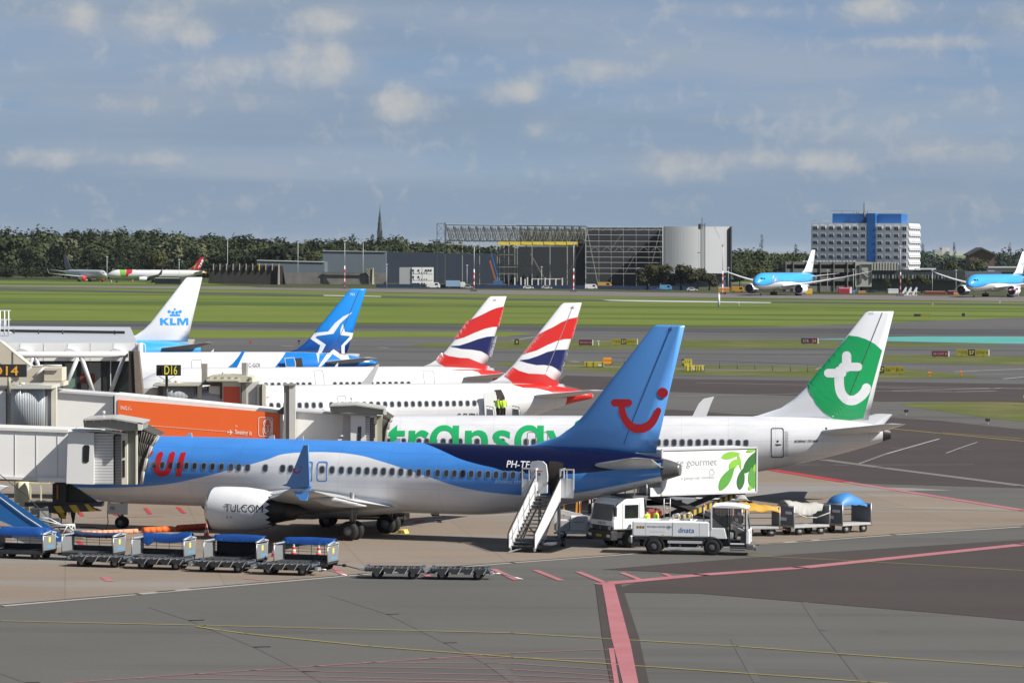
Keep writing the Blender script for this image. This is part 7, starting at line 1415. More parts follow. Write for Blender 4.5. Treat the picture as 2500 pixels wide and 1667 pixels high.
# ------------------------------------------------------------------ trees
LEAFS = {}
def leafm(name, c, hue=.25):
    if name in LEAFS: return LEAFS[name]
    m, N, L, b = nodes(name); b.inputs['Roughness'].default_value = .85; b.inputs['Specular IOR Level'].default_value = .15
    g = N.new('ShaderNodeNewGeometry'); mx = N.new('ShaderNodeMix'); mx.data_type = 'RGBA'; L.new(g.outputs['Random Per Island'], mx.inputs[0])
    mx.inputs[6].default_value = tuple(x * (1 - hue) for x in c) + (1,); mx.inputs[7].default_value = (c[0] * (1 + hue * 1.3), c[1] * (1 + hue), c[2] * (1 + hue * .6), 1)
    tc = N.new('ShaderNodeTexCoord'); nz = N.new('ShaderNodeTexNoise'); nz.inputs['Scale'].default_value = .045; nz.inputs['Detail'].default_value = 3; L.new(tc.outputs['Object'], nz.inputs['Vector']); rp = N.new('ShaderNodeValToRGB'); rp.color_ramp.elements[0].position = .38; rp.color_ramp.elements[0].color = (.55, .62, .6, 1); rp.color_ramp.elements[1].position = .64; rp.color_ramp.elements[1].color = (1.5, 1.4, 1.3, 1); L.new(nz.outputs[0], rp.inputs[0])
    m2 = N.new('ShaderNodeMix'); m2.data_type = 'RGBA'; m2.blend_type = 'MULTIPLY'; m2.inputs[0].default_value = 1; L.new(mx.outputs[2], m2.inputs[6]); L.new(rp.outputs[0], m2.inputs[7]); L.new(m2.outputs[2], b.inputs['Base Color']); LEAFS[name] = m; return m
BARK = M('bark', (.07, .055, .04), .9, var=.2, scale=3)
def crown(mb, c, w, h, n, leaf, rnd, shape='round'):
    """leaf clumps spread over lobes of an uneven crown; c = centre of its foot"""
    lobes = []
    k = max(3, int(3 + w * h / 40))
    for i in range(k):
        if shape == 'poplar': q = (i + .5) / k; lobes.append((rnd.uniform(-.12, .12) * w, rnd.uniform(-.12, .12) * w, h * q, w * .42 * (1.15 - .75 * abs(q - .35) * 1.3), h / k * .9))
        else:
            a = rnd.uniform(0, 2 * math.pi); r = w * .32 * rnd.random() ** .5; z = h * rnd.uniform(.28, .80); f = 1 - max(0, z / h - .55) * .9
            lobes.append((r * math.cos(a) * f, r * math.sin(a) * f, z, w * rnd.uniform(.20, .32), h * rnd.uniform(.14, .22)))
    for i in range(n):
        l = lobes[i % k]; u = rnd.uniform(-1, 1); a = rnd.uniform(0, 2 * math.pi); s = math.sqrt(1 - u * u); q = rnd.uniform(.60, 1.06)
        d = Vector((s * math.cos(a), s * math.sin(a), u)); p = Vector((c[0] + l[0] + d.x * l[3] * q, c[1] + l[1] + d.y * l[3] * q, c[2] + l[2] + d.z * l[4] * q))
        if p.z < c[2] + .2: continue
        n_ = (d + Vector((rnd.uniform(-.5, .5), rnd.uniform(-.5, .5), rnd.uniform(-.2, .8)))).normalized(); e = n_.cross(Vector((rnd.random() - .5, rnd.random() - .5, rnd.random() - .5))).normalized(); f = n_.cross(e); z = leaf * rnd.uniform(.6, 1.3)
        mb.add([p - e * z * .5 - f * z * .4, p + e * z * .5 - f * z * .25, p + e * z * .35 + f * z * .45, p - e * z * .45 + f * z * .35], [(0, 1, 2, 3)])
def tree(label, px, top, D, wpx, mat, seed, group, shape='round', n=500, name='tree', bare=.18, leaf=None):
    s = FPX / D; g = P(px, 800, D); h = P(px, top, D).z; w = wpx / s; t = thing(name, label, 'tree', (g.x, g.y, 0), 0, group); rnd = random.Random(seed); mb = MB()
    z0 = h * bare; crown(mb, (0, 0, z0), w, h - z0, n, leaf or max(.5, w * .085), rnd, shape); mb.build('crown', mat, t, recalc=False)
    m = MB().tube((0, 0, 0), (.1, 0, h * .55), w * .028 + .12, 8, 0, w * .012 + .05)
    for i in range(5): a = i * 1.3; m.tube((0.05, 0, h * (.22 + .05 * i)), (math.cos(a) * w * .25, math.sin(a) * w * .25, h * (.45 + .06 * i)), w * .01 + .05, 6, 0, .03)
    m.build('trunk', BARK, t); return t
FG = leafm('forest leaves', (.036, .050, .022), .22); FD = leafm('dark leaves', (.018, .027, .014), .2); FO = leafm('olive leaves', (.052, .058, .022), .3); FL = leafm('grey willow leaves', (.085, .100, .060), .3); FB = leafm('far blue green leaves', (.030, .048, .040), .25)
def wood(name, spans, seed, mat, D0, D1, step, w, n, base=0.0):
    """far-off wood: spans = [(px, top)] skyline"""
    rnd = random.Random(seed); f = spl(spans); mb = MB(); x = spans[0][0]
    while x < spans[-1][0]:
        for row in range(3):
            D = D0 + (D1 - D0) * (row + rnd.random()) / 3; q = x + rnd.uniform(-step, step); g = P(q, 800, D); h = max(6, P(q, f(q), D).z * rnd.uniform(.84, 1.0) - (2 - row) * 4.5); crown(mb, (g.x, g.y, base), w * rnd.uniform(.8, 1.3), h, n, w * .105, rnd)
        x += step
    return tag(mb.build(name, mat, recalc=False), kind='stuff')
tag(wood('wood', [(-160, 548), (0, 549), (60, 549), (100, 543), (130, 545), (150, 553), (170, 551), (250, 546), (330, 548), (400, 551), (430, 556), (520, 561), (600, 566), (640, 570), (700, 570), (760, 575), (850, 573), (930, 570), (1000, 573), (1100, 579), (1260, 590)], 5, FG, 1980, 2300, 10, 15, 520), 'dense green wood behind the parked jets and grey sheds', 'wood')
tag(wood('wood', [(-160, 632), (0, 628), (100, 622), (200, 628), (300, 620), (420, 630), (520, 622)], 6, FD, 1800, 1850, 11, 10, 90), 'dark undergrowth at the foot of the wood, at left', 'wood')
tag(wood('wood', [(1770, 596), (1800, 594), (1850, 598), (1900, 603), (1960, 606), (1990, 612), (2010, 616)], 7, FG, 1950, 2100, 11, 13, 260), 'green wood between the silver hangar and the white tower block', 'wood')
tag(wood('wood', [(2225, 605), (2250, 601), (2290, 612), (2330, 617), (2370, 622), (2430, 606), (2480, 601), (2560, 602), (2660, 600)], 8, FB, 2500, 2700, 10, 15, 220), 'blue green wood on the skyline right of the tower block', 'wood')
TG_ = 'single trees before the wood'
for i, (l, x, tp, D, w, m, sh) in enumerate([('dark pointed conifer rising before the wood at left', 292, 562, 1900, 38, FD, 'poplar'), ('olive round tree right of the dark conifer', 372, 594, 1800, 78, FO, 'round'), ('dark green tree left of the conifer, behind the grey jet', 235, 612, 1790, 70, FD, 'round'), ('pale green tree high in the wood above the grey jet', 150, 570, 1960, 90, FL, 'round'), ('broad black green tree behind the low grey shed', 690, 590, 1850, 130, FD, 'round'), ('large dark tree above the concrete blast screen', 640, 606, 1860, 90, FD, 'round'), ('tall rounded tree behind the higher grey shed', 805, 580, 1850, 34, FG, 'round'), ('poplar left of the steel frame hangar', 906, 577, 1880, 24, FD, 'poplar'), ('pale willow high in the wood above the red tailed jet', 420, 572, 1930, 80, FL, 'round'), ('grey green tree at the left end of the wood', 20, 572, 1900, 110, FG, 'round'), ('olive tree crown behind the low grey shed, at its right end', 755, 612, 1850, 60, FO, 'round'), ('pale crown in the wood just left of the red tail', 480, 580, 1930, 70, FL, 'round')]):
    tree(l, x, tp, D, w, m, 20 + i, TG_, sh, 700)
for i, (x, tp, w) in enumerate([(1580, 640, 80), (1620, 637, 78), (1662, 640, 80), (1702, 646, 66), (1731, 655, 48)]):
    tree(['leftmost of the dark clipped trees before the hangar cladding', 'second dark tree from the left before the hangars', 'middle dark tree of the row, before the silver hangar edge', 'fourth dark tree of the row, under the lattice mast', 'small rightmost tree of the row before the silver hangar'][i], x, tp, 1500, w, leafm('row tree leaves', (.040, .042, .020), .3), 50 + i, 'row of dark trees before the hangars', 'round', 800, bare=.05)
for i, (l, x, tp, D, w, m, sh) in enumerate([('poplar standing above the wood right of the silver hangar', 1857, 577, 2300, 17, FB, 'poplar'), ('small poplar left of the white tower block', 1942, 599, 2300, 15, FB, 'poplar'), ('dark tree left of the parking building', 1850, 636, 1700, 74, FO, 'round'), ('dark bush tree beside the silver hangar foot', 1805, 660, 1600, 40, FD, 'round'), ('black green tree at the corner of the parking building', 1908, 634, 1650, 26, FD, 'round'), ('tree before the parking building, left of the lamp post', 2000, 668, 1450, 44, FO, 'round'), ('small tree before the parking building, behind the jet wing', 2054, 672, 1450, 34, FO, 'round'), ('tree in front of the parking building, right of the wing tip', 2102, 664, 1450, 44, FO, 'round'), ('small round tree before the grey green wall', 2166, 676, 1450, 28, FO, 'round'), ('tree left of the low white sheds', 2210, 676, 1450, 36, FO, 'round'), ('broad tree before the dark glass strip', 2250, 668, 1450, 46, FO, 'round'), ('olive tree right of the white tower block', 2322, 630, 1650, 60, FO, 'round'), ('grey willow right of the olive tree', 2384, 624, 1650, 62, FL, 'round'), ('tree behind the red vehicles at right', 2300, 664, 1500, 50, FO, 'round'), ('olive tree behind the nose of the right hand jet', 2345, 660, 1480, 44, FO, 'round'), ('pointed poplar far right of the tower block', 2328, 594, 2400, 13, FB, 'poplar'), ('poplar at the right edge of the skyline', 2463, 598, 2400, 16, FB, 'poplar'), ('tree behind the tail of the right hand jet', 2490, 650, 1600, 60, FO, 'round'), ('dark poplar close right of the tower block', 2251, 598, 2350, 14, FB, 'poplar')]):
    tree(l, x, tp, D, w, m, 80 + i, 'trees around the white tower block', sh, 420)
# ------------------------------------------------------------------ sheds, screens and hangars
SHED = corrug('shed blue grey', (.115, .14, .17), 'X', .6, .6, 0, .3); SHEDD = corrug('shed dark blue', (.030, .042, .065), 'X', .6, .6, 0, .3); CONG = M('weathered concrete', (.16, .15, .14), .9, var=.3, scale=.25); DARKC = M('dark weathered concrete', (.030, .028, .026), .9, var=.25, scale=.3)
h = At('blast_screen', 'dark ribbed concrete blast screen right of the red tailed jet', 'screen', 600, 1600)
h.part('wall', [(516, 646), (690, 649), (697, 695), (508, 692)], 1600, 4, DARKC)
for i in range(11): x = 520 + i * 16; h.part('rib', [(x, 644), (x + 1.6, 644), (x + 1.0, 660), (x - .4, 660)], 1599, 1.2, YEL if i == 7 else M('pale rib', (.36, .33, .28), .8))
h.part('end_rib', [(679, 648), (682, 648), (682.5, 695), (678, 695)], 1598.5, 1.5, M('pale rib', (.36, .33, .28), .8))
h = At('shed', 'low blue grey shed behind the concrete wall', 'shed', 700, 1690); h.part('wall', [(627, 636), (792, 640), (792, 690), (627, 690)], 1690, 40, SHED); h.part('roof_edge', [(627, 634.5), (792, 638.5), (792, 640.5), (627, 636.5)], 1689.5, .4, LGREY)
h = At('blast_wall', 'grey streaked concrete wall with sloping deflector before the sheds', 'wall', 790, 1600); h.part('wall', [(690, 666), (788, 666), (788, 693), (690, 693)], 1600, 1.5, CONG); h.part('deflector', [(788, 666), (942, 668), (942, 694), (800, 694)], 1600, 8, CONG); h.part('end_face', [(788, 667), (806, 694), (788, 694)], 1599.5, .4, BLK2); h.part('parapet', [(788, 664), (895, 666), (895, 668), (788, 667)], 1599, .5, DGREY); h.part('lattice_brace', [(893, 656), (911, 654), (912, 694), (906, 694)], 1598.5, .6, stripes('lattice stripes', (.32, .30, .22), (.08, .075, .06), 0, 1.1, .7, .5, .8)); h.part('brace_post', [(910, 654), (912, 654), (914, 694), (908, 694)], 1598, .5, CREAM)
h = At('shed', 'tall blue grey shed behind the sloping deflector', 'shed', 865, 1720); h.part('wall', [(788, 613), (942, 615), (942, 690), (788, 690)], 1720, 60, SHED); h.part('roof_edge', [(788, 611.5), (942, 613.5), (942, 615.5), (788, 613.5)], 1719.5, .4, GREYP)
h = At('shed', 'long dark navy shed behind the steel frame hangar', 'shed', 1080, 1730); h.part('wall', [(942, 615), (1260, 622), (1260, 697), (942, 694)], 1730, 60, SHEDD)
h = At('container_office', 'stacked white site office with a grey side', 'office', 1030, 1590); h.rect('front', 1006, 653, 1057, 699, 1590, 10, M('office white', (.76, .76, .74), .5)); h.part('side', [(975, 653), (1006, 653), (1006, 698), (975, 693)], 1590.4, 9, GREYP); m = MB()
for y in (668, 684): h.box(m, 1006, y - .4, 1057, y + .4, 1589.9, .05)
h.box(m, 1031, 653, 1031.6, 699, 1589.9, .05); m.build('joint', LGREY, h.t)
for y, xs_ in ((660, (1009, 1022, 1040, 1046, 1052)), (676, (1009, 1022)), (693, (1009, 1014, 1019, 1023, 1030, 1036))):
    for x in xs_: h.rect('window', x - 1.8, y - 2.2, x + 1.8, y + 2.2, 1589.85, .1, GLASSD)
for y in (666, 682):
    for x in (1010, 1024, 1030, 1036, 1042): h.rect('vent', x - .7, y - 2, x + .7, y + 1, 1589.85, .1, GLASSD)
# steel frame hangar under construction
HS = M('hangar steel grey', (.075, .08, .075), .6); HSL = M('hangar steel pale', (.33, .33, .29), .6); h = At('hangar', 'unfinished hangar of open steel trusses and dark cladding', 'hangar', 1340, 1640); D = 1640; s_ = D / FPX
def bar(mb, x0, y0, x1, y1, wpx, D=1640, mi=0): mb.beam(h.p(x0, y0, D), h.p(x1, y1, D), wpx * D / FPX, mi=mi)
h.part('back_wall', [(1265, 602), (1432, 602), (1432, 698), (1265, 697)], 1670, 3, M('dark cladding and shade sheet', (.020, .024, .030), .7, var=.1, scale=.1)); h.part('side_wall', [(1430, 556), (1620, 556), (1620, 702), (1430, 700)], 1668, 3, M('dark cladding and shade sheet', (.020, .024, .030), .7, var=.1, scale=.1))
h.part('roof_shade', [(1268, 560), (1432, 560), (1432, 602), (1268, 600)], 1672, 2, M('dark roof shade sheet', (.030, .034, .032), .8)); h.part('interior_floor_shade', [(1215, 606), (1265, 606), (1265, 697), (1215, 697)], 1690, 2, M('dark cladding and shade sheet', (.020, .024, .030), .7))  # upright dark sheets painted in for the shade under roof and at floor
m = MB()
for x, y0, w in ((1067, 546, 1.6), (1087, 544, 3.2), (1129, 555, 1.6), (1171, 560, 1.6), (1214, 560, 1.4), (1220, 602, 1.2), (1231, 602, 1.4), (1242, 602, 1.4), (1257, 556, 1.6), (1263, 602, 1.4), (1299, 560, 1.8), (1343, 565, 1.8), (1385, 565, 2.0), (1430, 552, 2.4)):
    q = MB(); bar(q, x, y0, x, 700, w); q.build('column', HSL if x not in (1067, 1087) else HS, h.t)
q = MB(); bar(q, 1087, 549, 1432, 553, 2.4); q.build('top_chord', HS, h.t); q = MB(); bar(q, 1087, 547.5, 1260, 550, 1.2, 1635); q.build('roof_sheet_edge', LGREY, h.t); q = MB(); bar(q, 1087, 587, 1432, 592, 2.6); q.build('bottom_chord', HS, h.t); q = MB(); bar(q, 1090, 596, 1278, 600, 2.0, 1638); q.build('platform_edge', M('pale platform steel', (.40, .40, .36), .6), h.t)
for k, (DD_, sh, y0, y1) in enumerate(((1640, 0, 552, 589), (1660, 4, 554, 590), (1680, 11, 556, 591), (1700, 7, 557, 592))):
    q = MB(); x = 1090 + sh; i = 0
    while x < 1425: bar(q, x, y0, x + 9, y1, 2.0 if k else 2.4, DD_); bar(q, x + 9, y1, x + 18, y0, 1.5 if k else 1.8, DD_); bar(q, x, y0, x, y1, 1.0, DD_); x += 18
    q.build('truss_diagonals', HS if not k else M('hangar steel mid', (.17, .17, .15), .6), h.t)
q = MB(); x = 1270
while x < 1428: bar(q, x, 556 + (x % 7), x + 7, 566 + (x % 5) * 3, .9, 1655); bar(q, x + 4, 584, x + 10, 563, .8, 1655); x += 6
bar(q, 1262, 564, 1430, 569, .8, 1654); q.build('roof_bracing', HSL, h.t)
q = MB(); bar(q, 1258, 556, 1217, 634, 2.4, 1636); q.build('brace', HS, h.t); q = MB(); bar(q, 1262, 560, 1327, 676, 2.2, 1636); q.build('brace', M('hangar steel mid', (.17, .17, .15), .6), h.t); q = MB(); bar(q, 1428, 590, 1376, 690, 1.2, 1650); q.build('brace', HS, h.t)
for y in (622, 636, 652, 668): q = MB(); bar(q, 1217, y, 1264, y, 1.0, 1638); q.build('scaffold_rail', HSL, h.t)
q = MB()
for i in range(7): x = 1217 + i * 27.8; q.prism([h.p(a, b, 1634) for a, b in ((x, 590), (x + 26, 590.6), (x + 26, 598.6), (x, 597.6))], (0, .8, 0))
q.build('crane_beam', M('crane yellow', (.72, .55, .06), .5, var=.1, scale=.5), h.t); q = MB(); q.beam(h.p(1217, 594, 1635), h.p(1411, 598, 1635), .9); q.build('crane_rail', M('crane dark yellow', (.40, .30, .04), .5), h.t)
q = MB(); bar(q, 1067, 546, 1087, 546, 1.2); bar(q, 1067, 594, 1087, 594, 2.0); bar(q, 1067, 570, 1087, 570, .8)
for a, b in ((546, 570), (570, 594)): bar(q, 1067, a, 1087, b, .7); bar(q, 1087, a, 1067, b, .7)
q.build('corner_tower', HS, h.t)
GIRT = M('girt pale steel', (.46, .47, .45), .55)
for y in (553, 561, 574, 589, 602, 615, 628, 641, 655, 668): q = MB(); bar(q, 1430, y - .5, 1620, y + .5, 1.0, 1632); q.build('girt', GIRT, h.t)
q = MB()
for x in (1462, 1492, 1522, 1553, 1584, 1612): bar(q, x, 556, x + .5, 698, .9, 1634)
for x in (1440, 1470, 1500, 1530, 1560, 1590): bar(q, x, 614, x + 12, 602, .8, 1633); bar(q, x + 12, 602, x + 24, 614, .8, 1633); bar(q, x, 564, x + 12, 555, .7, 1640); bar(q, x + 12, 555, x + 24, 564, .7, 1640)
bar(q, 1433, 560, 1461, 700, 1.3, 1630); bar(q, 1612, 560, 1590, 650, 1.0, 1633); bar(q, 1525, 668, 1555, 615, .7, 1633); bar(q, 1520, 570, 1490, 610, .7, 1640); q.build('wall_frame', HSL, h.t)
q = MB()
for x in range(1432, 1620, 6): bar(q, x, 552, x, 550, .5, 1632)
bar(q, 1258, 545, 1300, 549, .5, 1640); bar(q, 1258, 545, 1258, 550, .6, 1640); bar(q, 1276, 545, 1276, 550, .6, 1640); bar(q, 1258, 545, 1276, 545, .6, 1640); q.build('roof_guard', LGREY, h.t)
h = At('hangar', 'silver clad hangar end with a lattice mast standing at its face', 'hangar', 1700, 1640)
def curvewall():
    mb = MB(); n = 22
    for i in range(n):
        x0, x1 = 1618 + 167 * i / n, 1618 + 167 * (i + 1) / n; d = lambda x: 1634 + 9 * ((x - 1660) / 100) ** 2
        mb.add([h.p(x0, 553, d(x0)), h.p(x1, 553 + (1 if i > 12 else 0), d(x1)), h.p(x1, 668, d(x1)), h.p(x0, 667, d(x0))], [(0, 1, 2, 3)], 0, True)
    return mb
cw = curvewall().build('cladding', M('silver sheet', (.40, .41, .43), .45, metal=.15, var=.03, scale=.1), h.t, recalc=False); h.rect('core', 1619, 556, 1784, 703, 1652, 60, M('dull sheet', (.20, .21, .22), .5)); h.rect('edge_post', 1784, 553, 1787, 704, 1645, 8, DGREY); h.rect('lower_wall', 1618, 668, 1785, 706, 1646, 1, M('blue grey base wall', (.10, .13, .17), .6)); h.rect('shadow_gap', 1618, 666, 1785, 669, 1644, 1, BLK2)
q = MB()
for x in range(1620, 1786, 5): q.box(h.p(x, 553, 1640), h.p(x, 550.5, 1640) + Vector((.15, .15, 0)))
q.build('parapet_posts', LGREY, h.t); h.rect('left_trim', 1617, 552, 1619.5, 668, 1633, 1, LGREY)
q = MB()
for x in (1711, 1721): bar(q, x, 545, x, 662, 1.5, 1622)
bar(q, 1714, 532, 1714, 560, 1.6, 1624); y = 548
while y < 660: bar(q, 1711, y, 1721, y + 7, 1.1, 1622); bar(q, 1721, y, 1711, y + 7, 1.1, 1622); bar(q, 1711, y, 1721, y, .9, 1622); y += 7
q.build('lattice_mast', DGREY, h.t); h.rect('hoist', 1705, 547, 1711, 560, 1624, 1.5, BLK2); q = MB(); bar(q, 1706, 560, 1706, 655, .4, 1624); bar(q, 1702, 617, 1710, 617, 1.6, 1624); q.build('hoist_cable', DGREY, h.t)
# ------------------------------------------------------------------ tower block and the buildings round it
def hotel():
    D = 1490; s = FPX / D; o = P(2100, 800, D); rz = R(-17); t = thing('tower_block', 'white tower block with a blue stair strip and blue roof storey', 'building', (o.x, o.y, 0), rz)
    zt = P(2100, 545, D).z; W0, W1 = -20.6, 20.4; WH = M('white panel', (.62, .63, .66), .6, var=.04); BL = M('blue cladding', (.020, .13, .40), .4, var=.05)
    sx = lambda px: (px - 2100) / s / math.cos(rz)
    a, b, c, d_ = sx(1982), sx(2115), sx(2135), sx(2213); dep = 24.0
    MB().box((a, 0, 0), (b, dep, zt)).build('left_wing', WH, t); MB().box((c, 0, 0), (d_, dep, zt)).build('right_wing', WH, t); MB().box((b, -.5, 0), (c, 2.0, zt + 3.2)).build('stair_strip', BL, t); MB().box((sx(2026), 5, zt - .02), (sx(2190), 18, zt + 3.9)).build('roof_storey', BL, t); MB().box((sx(2115), -.45, zt + 3.2), (sx(2134), 6, zt + 4.0)).build('stair_head', BL, t)
    fl = zt / 9.6
    def win():
        m = MB().box((-.78, -.03, -.62), (.78, .03, .62), 0).box((-.06, -.06, -.62), (.06, -.02, .62), 1); m.prism([(-1.1, 0, .72), (1.1, 0, .72), (1.1, -.7, .72), (-1.1, -.7, .72)], (0, 0, .4), 1); m.prism([(-1.1, 0, -.66), (1.1, 0, -.66), (1.1, -.3, -.7), (-1.1, -.3, -.7)], (0, 0, -.2), 1); m.box((.9, -.5, -.7), (1.05, 0, .8), 1); return m
    me = win().mesh('window', [GLASSD, WH])
    for r in range(7):
        z = zt - 2.2 - r * fl
        xs = [a + (b - a) * (i + .5) / 7 for i in range(7)] + [c + (d_ - c) * (i + .5) / 4 for i in range(4)]
        for x in xs: w = link('window', me, t); w.location = (x, -.04, z)
        for i in range(5): w = link('window', me, t); w.location = (d_ + .04, 2.4 + i * 4.8, z); w.rotation_euler = (0, 0, R(90)); w.scale = (1.3, .8, 1)
    m = MB()
    for r in range(7): z = zt - .2 - r * fl; m.prism([(d_, 0, z), (d_, dep, z), (d_ + .4, dep, z - 1.4), (d_ + .4, 0, z - 1.4)], (0, 0, -.5))
    m.build('side_band', WH, t)
    ax, ay = sx(2103), 4
    MB().tube((ax, ay, zt), (ax, ay, zt + 8.2), .28, 8).tube((ax, ay, zt + 2), (ax, ay, zt + 4.5), .5, 8).build('antenna', DGREY, t)
    for px, hh in ((2109, 5.2), (2075, 4.6), (2083, 4.8), (2088, 4.8), (2048, 4.6)): MB().tube((sx(px), 6, zt + 3), (sx(px), 6, zt + hh), .14, 6).build('flue', DGREY, t)
    m = MB()
    for x in range(int(sx(2022)), int(sx(2194)), 2): m.tube((x, 5, zt + 3.9), (x, 5, zt + 5.0), .05, 5)
    m.tube((sx(2022), 5, zt + 5.0), (sx(2194), 5, zt + 5.0), .06, 5).tube((a, .3, zt + .9), (sx(2024), .3, zt + .9), .05, 5).tube((sx(2195), .3, zt + .9), (d_, .3, zt + .9), .05, 5).build('roof_railing', GREYP, t)
hotel()
h = At('parking_building', 'grey parking building with open decks below the white tower block', 'building', 2000, 1440); CP = M('deck concrete', (.15, .15, .135), .8, var=.08); h.rect('body', 1917, 642, 2090, 712, 1442, 12, M('deck dark', (.02, .022, .022), .8))
for y0, y1 in ((639, 646), (656, 665), (676, 686), (698, 712)): h.rect('deck_parapet', 1917, y0, 2090, y1, 1440.5, 1, CP)
for x in (1918, 1936, 1969, 2002, 2035, 2068, 2087): h.rect('column', x, 639, x + 2.5, 712, 1440, 1, CP)
m = MB(); rnd = random.Random(2)
for i in range(16): x = 1960 + i * 8.2; h.box(m, x, 636.5, x + rnd.uniform(3, 6), 639.2, 1441, 2)
m.build('roof_clutter', LGREY, h.t); h.rect('end_bay', 2088, 640, 2128, 700, 1439.5, 10, M('pale bay concrete', (.34, .335, .29), .7)); m = MB()
for q in ((2098, 646, 2104, 690), (2127, 645, 2128.5, 690), (2100, 645, 2128, 646.5)): h.box(m, *q, 1439, .4)
m.beam(h.p(2104, 660, 1439), h.p(2124, 676, 1439), .4).build('outside_stair', DGREY, h.t)
for y in (648, 672): h.rect('window', 2092, y, 2097, y + 8, 1439.3, .3, GLASSD)
h = At('office_building', 'low office building with pale upper wall and dark glass strip', 'building', 2240, 1470); h.rect('pale_wall', 2128, 641, 2192, 660, 1468, 12, M('ribbed pale wall', (.38, .37, .32), .7)); m = MB()
for x in range(2134, 2192, 7): h.box(m, x, 641, x + 1, 658, 1467.8, .3)
m.build('wall_rib', CP, h.t); h.part('glass_strip', [(2126, 657), (2352, 661), (2352, 686), (2126, 680)], 1469, 14, M('dark strip', (.035, .04, .042), .4)); h.part('lower_wall', [(2105, 680), (2352, 684), (2352, 712), (2105, 712)], 1471, 10, M('grey green wall', (.065, .075, .065), .7)); h.part('roof_edge', [(2236, 655), (2285, 655), (2285, 658), (2236, 658)], 1468.5, 6, WHITE); m = MB()
for i in range(24): x = 2130 + i * 8; h.box(m, x, 671, x + (1.5 + 3 * ((i * 7) % 3 == 0)), 680, 1468.6, .3)
m.build('glass_glint', M('grey reflection', (.22, .24, .24), .4), h.t)
h = At('brick_hall', 'brick hall with a gabled roof on the right skyline', 'building', 2400, 2100); h.part('wall', [(2368, 622), (2396, 607), (2428, 622), (2428, 660), (2368, 660)], 2100, 20, M('dull brick', (.10, .055, .05), .8)); h.part('roof', [(2364, 621), (2396, 604), (2432, 620), (2432, 624), (2396, 608), (2364, 624)], 2098, 24, M('dark roof', (.045, .05, .06), .7))
h = At('low_building', 'pale low building below the grey willow at right', 'building', 2450, 1700); h.rect('wall', 2412, 653, 2540, 664, 1700, 12, M('pale wall', (.50, .47, .42), .7)); h.rect('roof', 2412, 651, 2540, 654, 1699, 14, LGREY); h.rect('dark_part', 2412, 655, 2428, 664, 1699.5, 2, GREYP)
h = At('low_building', 'slate grey flat building behind the right hand jet', 'building', 2400, 1560); h.rect('wall', 2356, 663, 2445, 690, 1560, 14, M('slate wall', (.10, .12, .15), .7)); h.rect('base', 2356, 672, 2445, 690, 1559, .5, DGREY)
h = At('far_building', 'pale blocks on the far skyline right of the tower block', 'building', 2310, 3600); h.rect('block', 2282, 610, 2300, 622, 3600, 20, GREYP); h.rect('block', 2300, 605, 2318, 622, 3610, 20, M('warm pale block', (.50, .45, .42), .7)); h.rect('block', 2318, 613, 2370, 624, 3590, 20, LGREY)
h = At('church_spire', 'dark pointed church spire rising above the wood', 'church', 927, 3800); SP = M('slate spire', (.035, .045, .06), .7); o = h.p(927, 571, 3800); k = 3800 / FPX
MB().frame((o.x, 0, o.z / 2 - 2), 13 * k, 13 * k, o.z + 10).build('tower', SP, h.t); MB().lathe((o.x, 0, o.z), (0, 0, 1), [(0, 6.2 * k), (12 * k, 5.6 * k), (20 * k, 4.6 * k), (25 * k, 4.8 * k), (32 * k, 3.4 * k), (38 * k, 3.6 * k), (44 * k, 2.6 * k), (58 * k, .8 * k), (62 * k, .5 * k), (75 * k, .25 * k)], 8, smooth=False).build('spire', SP, h.t)
# ------------------------------------------------------------------ masts, lamps, vehicles along the far road
def mast(label, px, top, by, banded, w=1.8, group='tall floodlight masts along the far road', head=True):
    g = G(px, by); D = g.y; z = P(px, top, D).z; t = thing('light_mast', label, 'mast', g, 0, group); r = w * D / FPX / 2
    if banded:
        zb = z * .48; m = MB().tube((0, 0, zb), (0, 0, z), r * .6, 8); m.build('upper_pole', LGREY, t); m = MB(); n = 7
        for i in range(n): m.tube((0, 0, zb * i / n), (0, 0, zb * (i + 1) / n), r * 1.25, 8, i % 2)
        m.build('banded_pole', [WHITE, RED], t); MB().box((-1.4, -1.2, 0), (1.2, 1.2, 1.0)).build('base', DGREY, t)
    else: MB().tube((0, 0, 0), (0, 0, z), r, 8, 0, r * .6).build('pole', LGREY, t)
    if head: MB().box((-r * 2.6, -.4, z - .2), (r * 3.2, .4, z + .25)).tube((-r, 0, z), (-r, 0, z - .8), .2, 6).build('lamp_head', LGREY, t)
    return t
for l, x, tp, by, bd in (('red and white banded mast left of the steel frame hangar', 1157, 598, 712, 1), ('red and white banded mast before the open hangar bay', 1400, 594, 713, 1), ('red and white banded mast at the left jet wing tip', 1764, 598, 719, 1), ('red and white banded mast before the white tower block', 2198, 602, 723, 1), ('red and white banded mast before the blue grey sheds', 841, 588, 705, 1)): mast(l, x, tp, by, bd, 2.4)
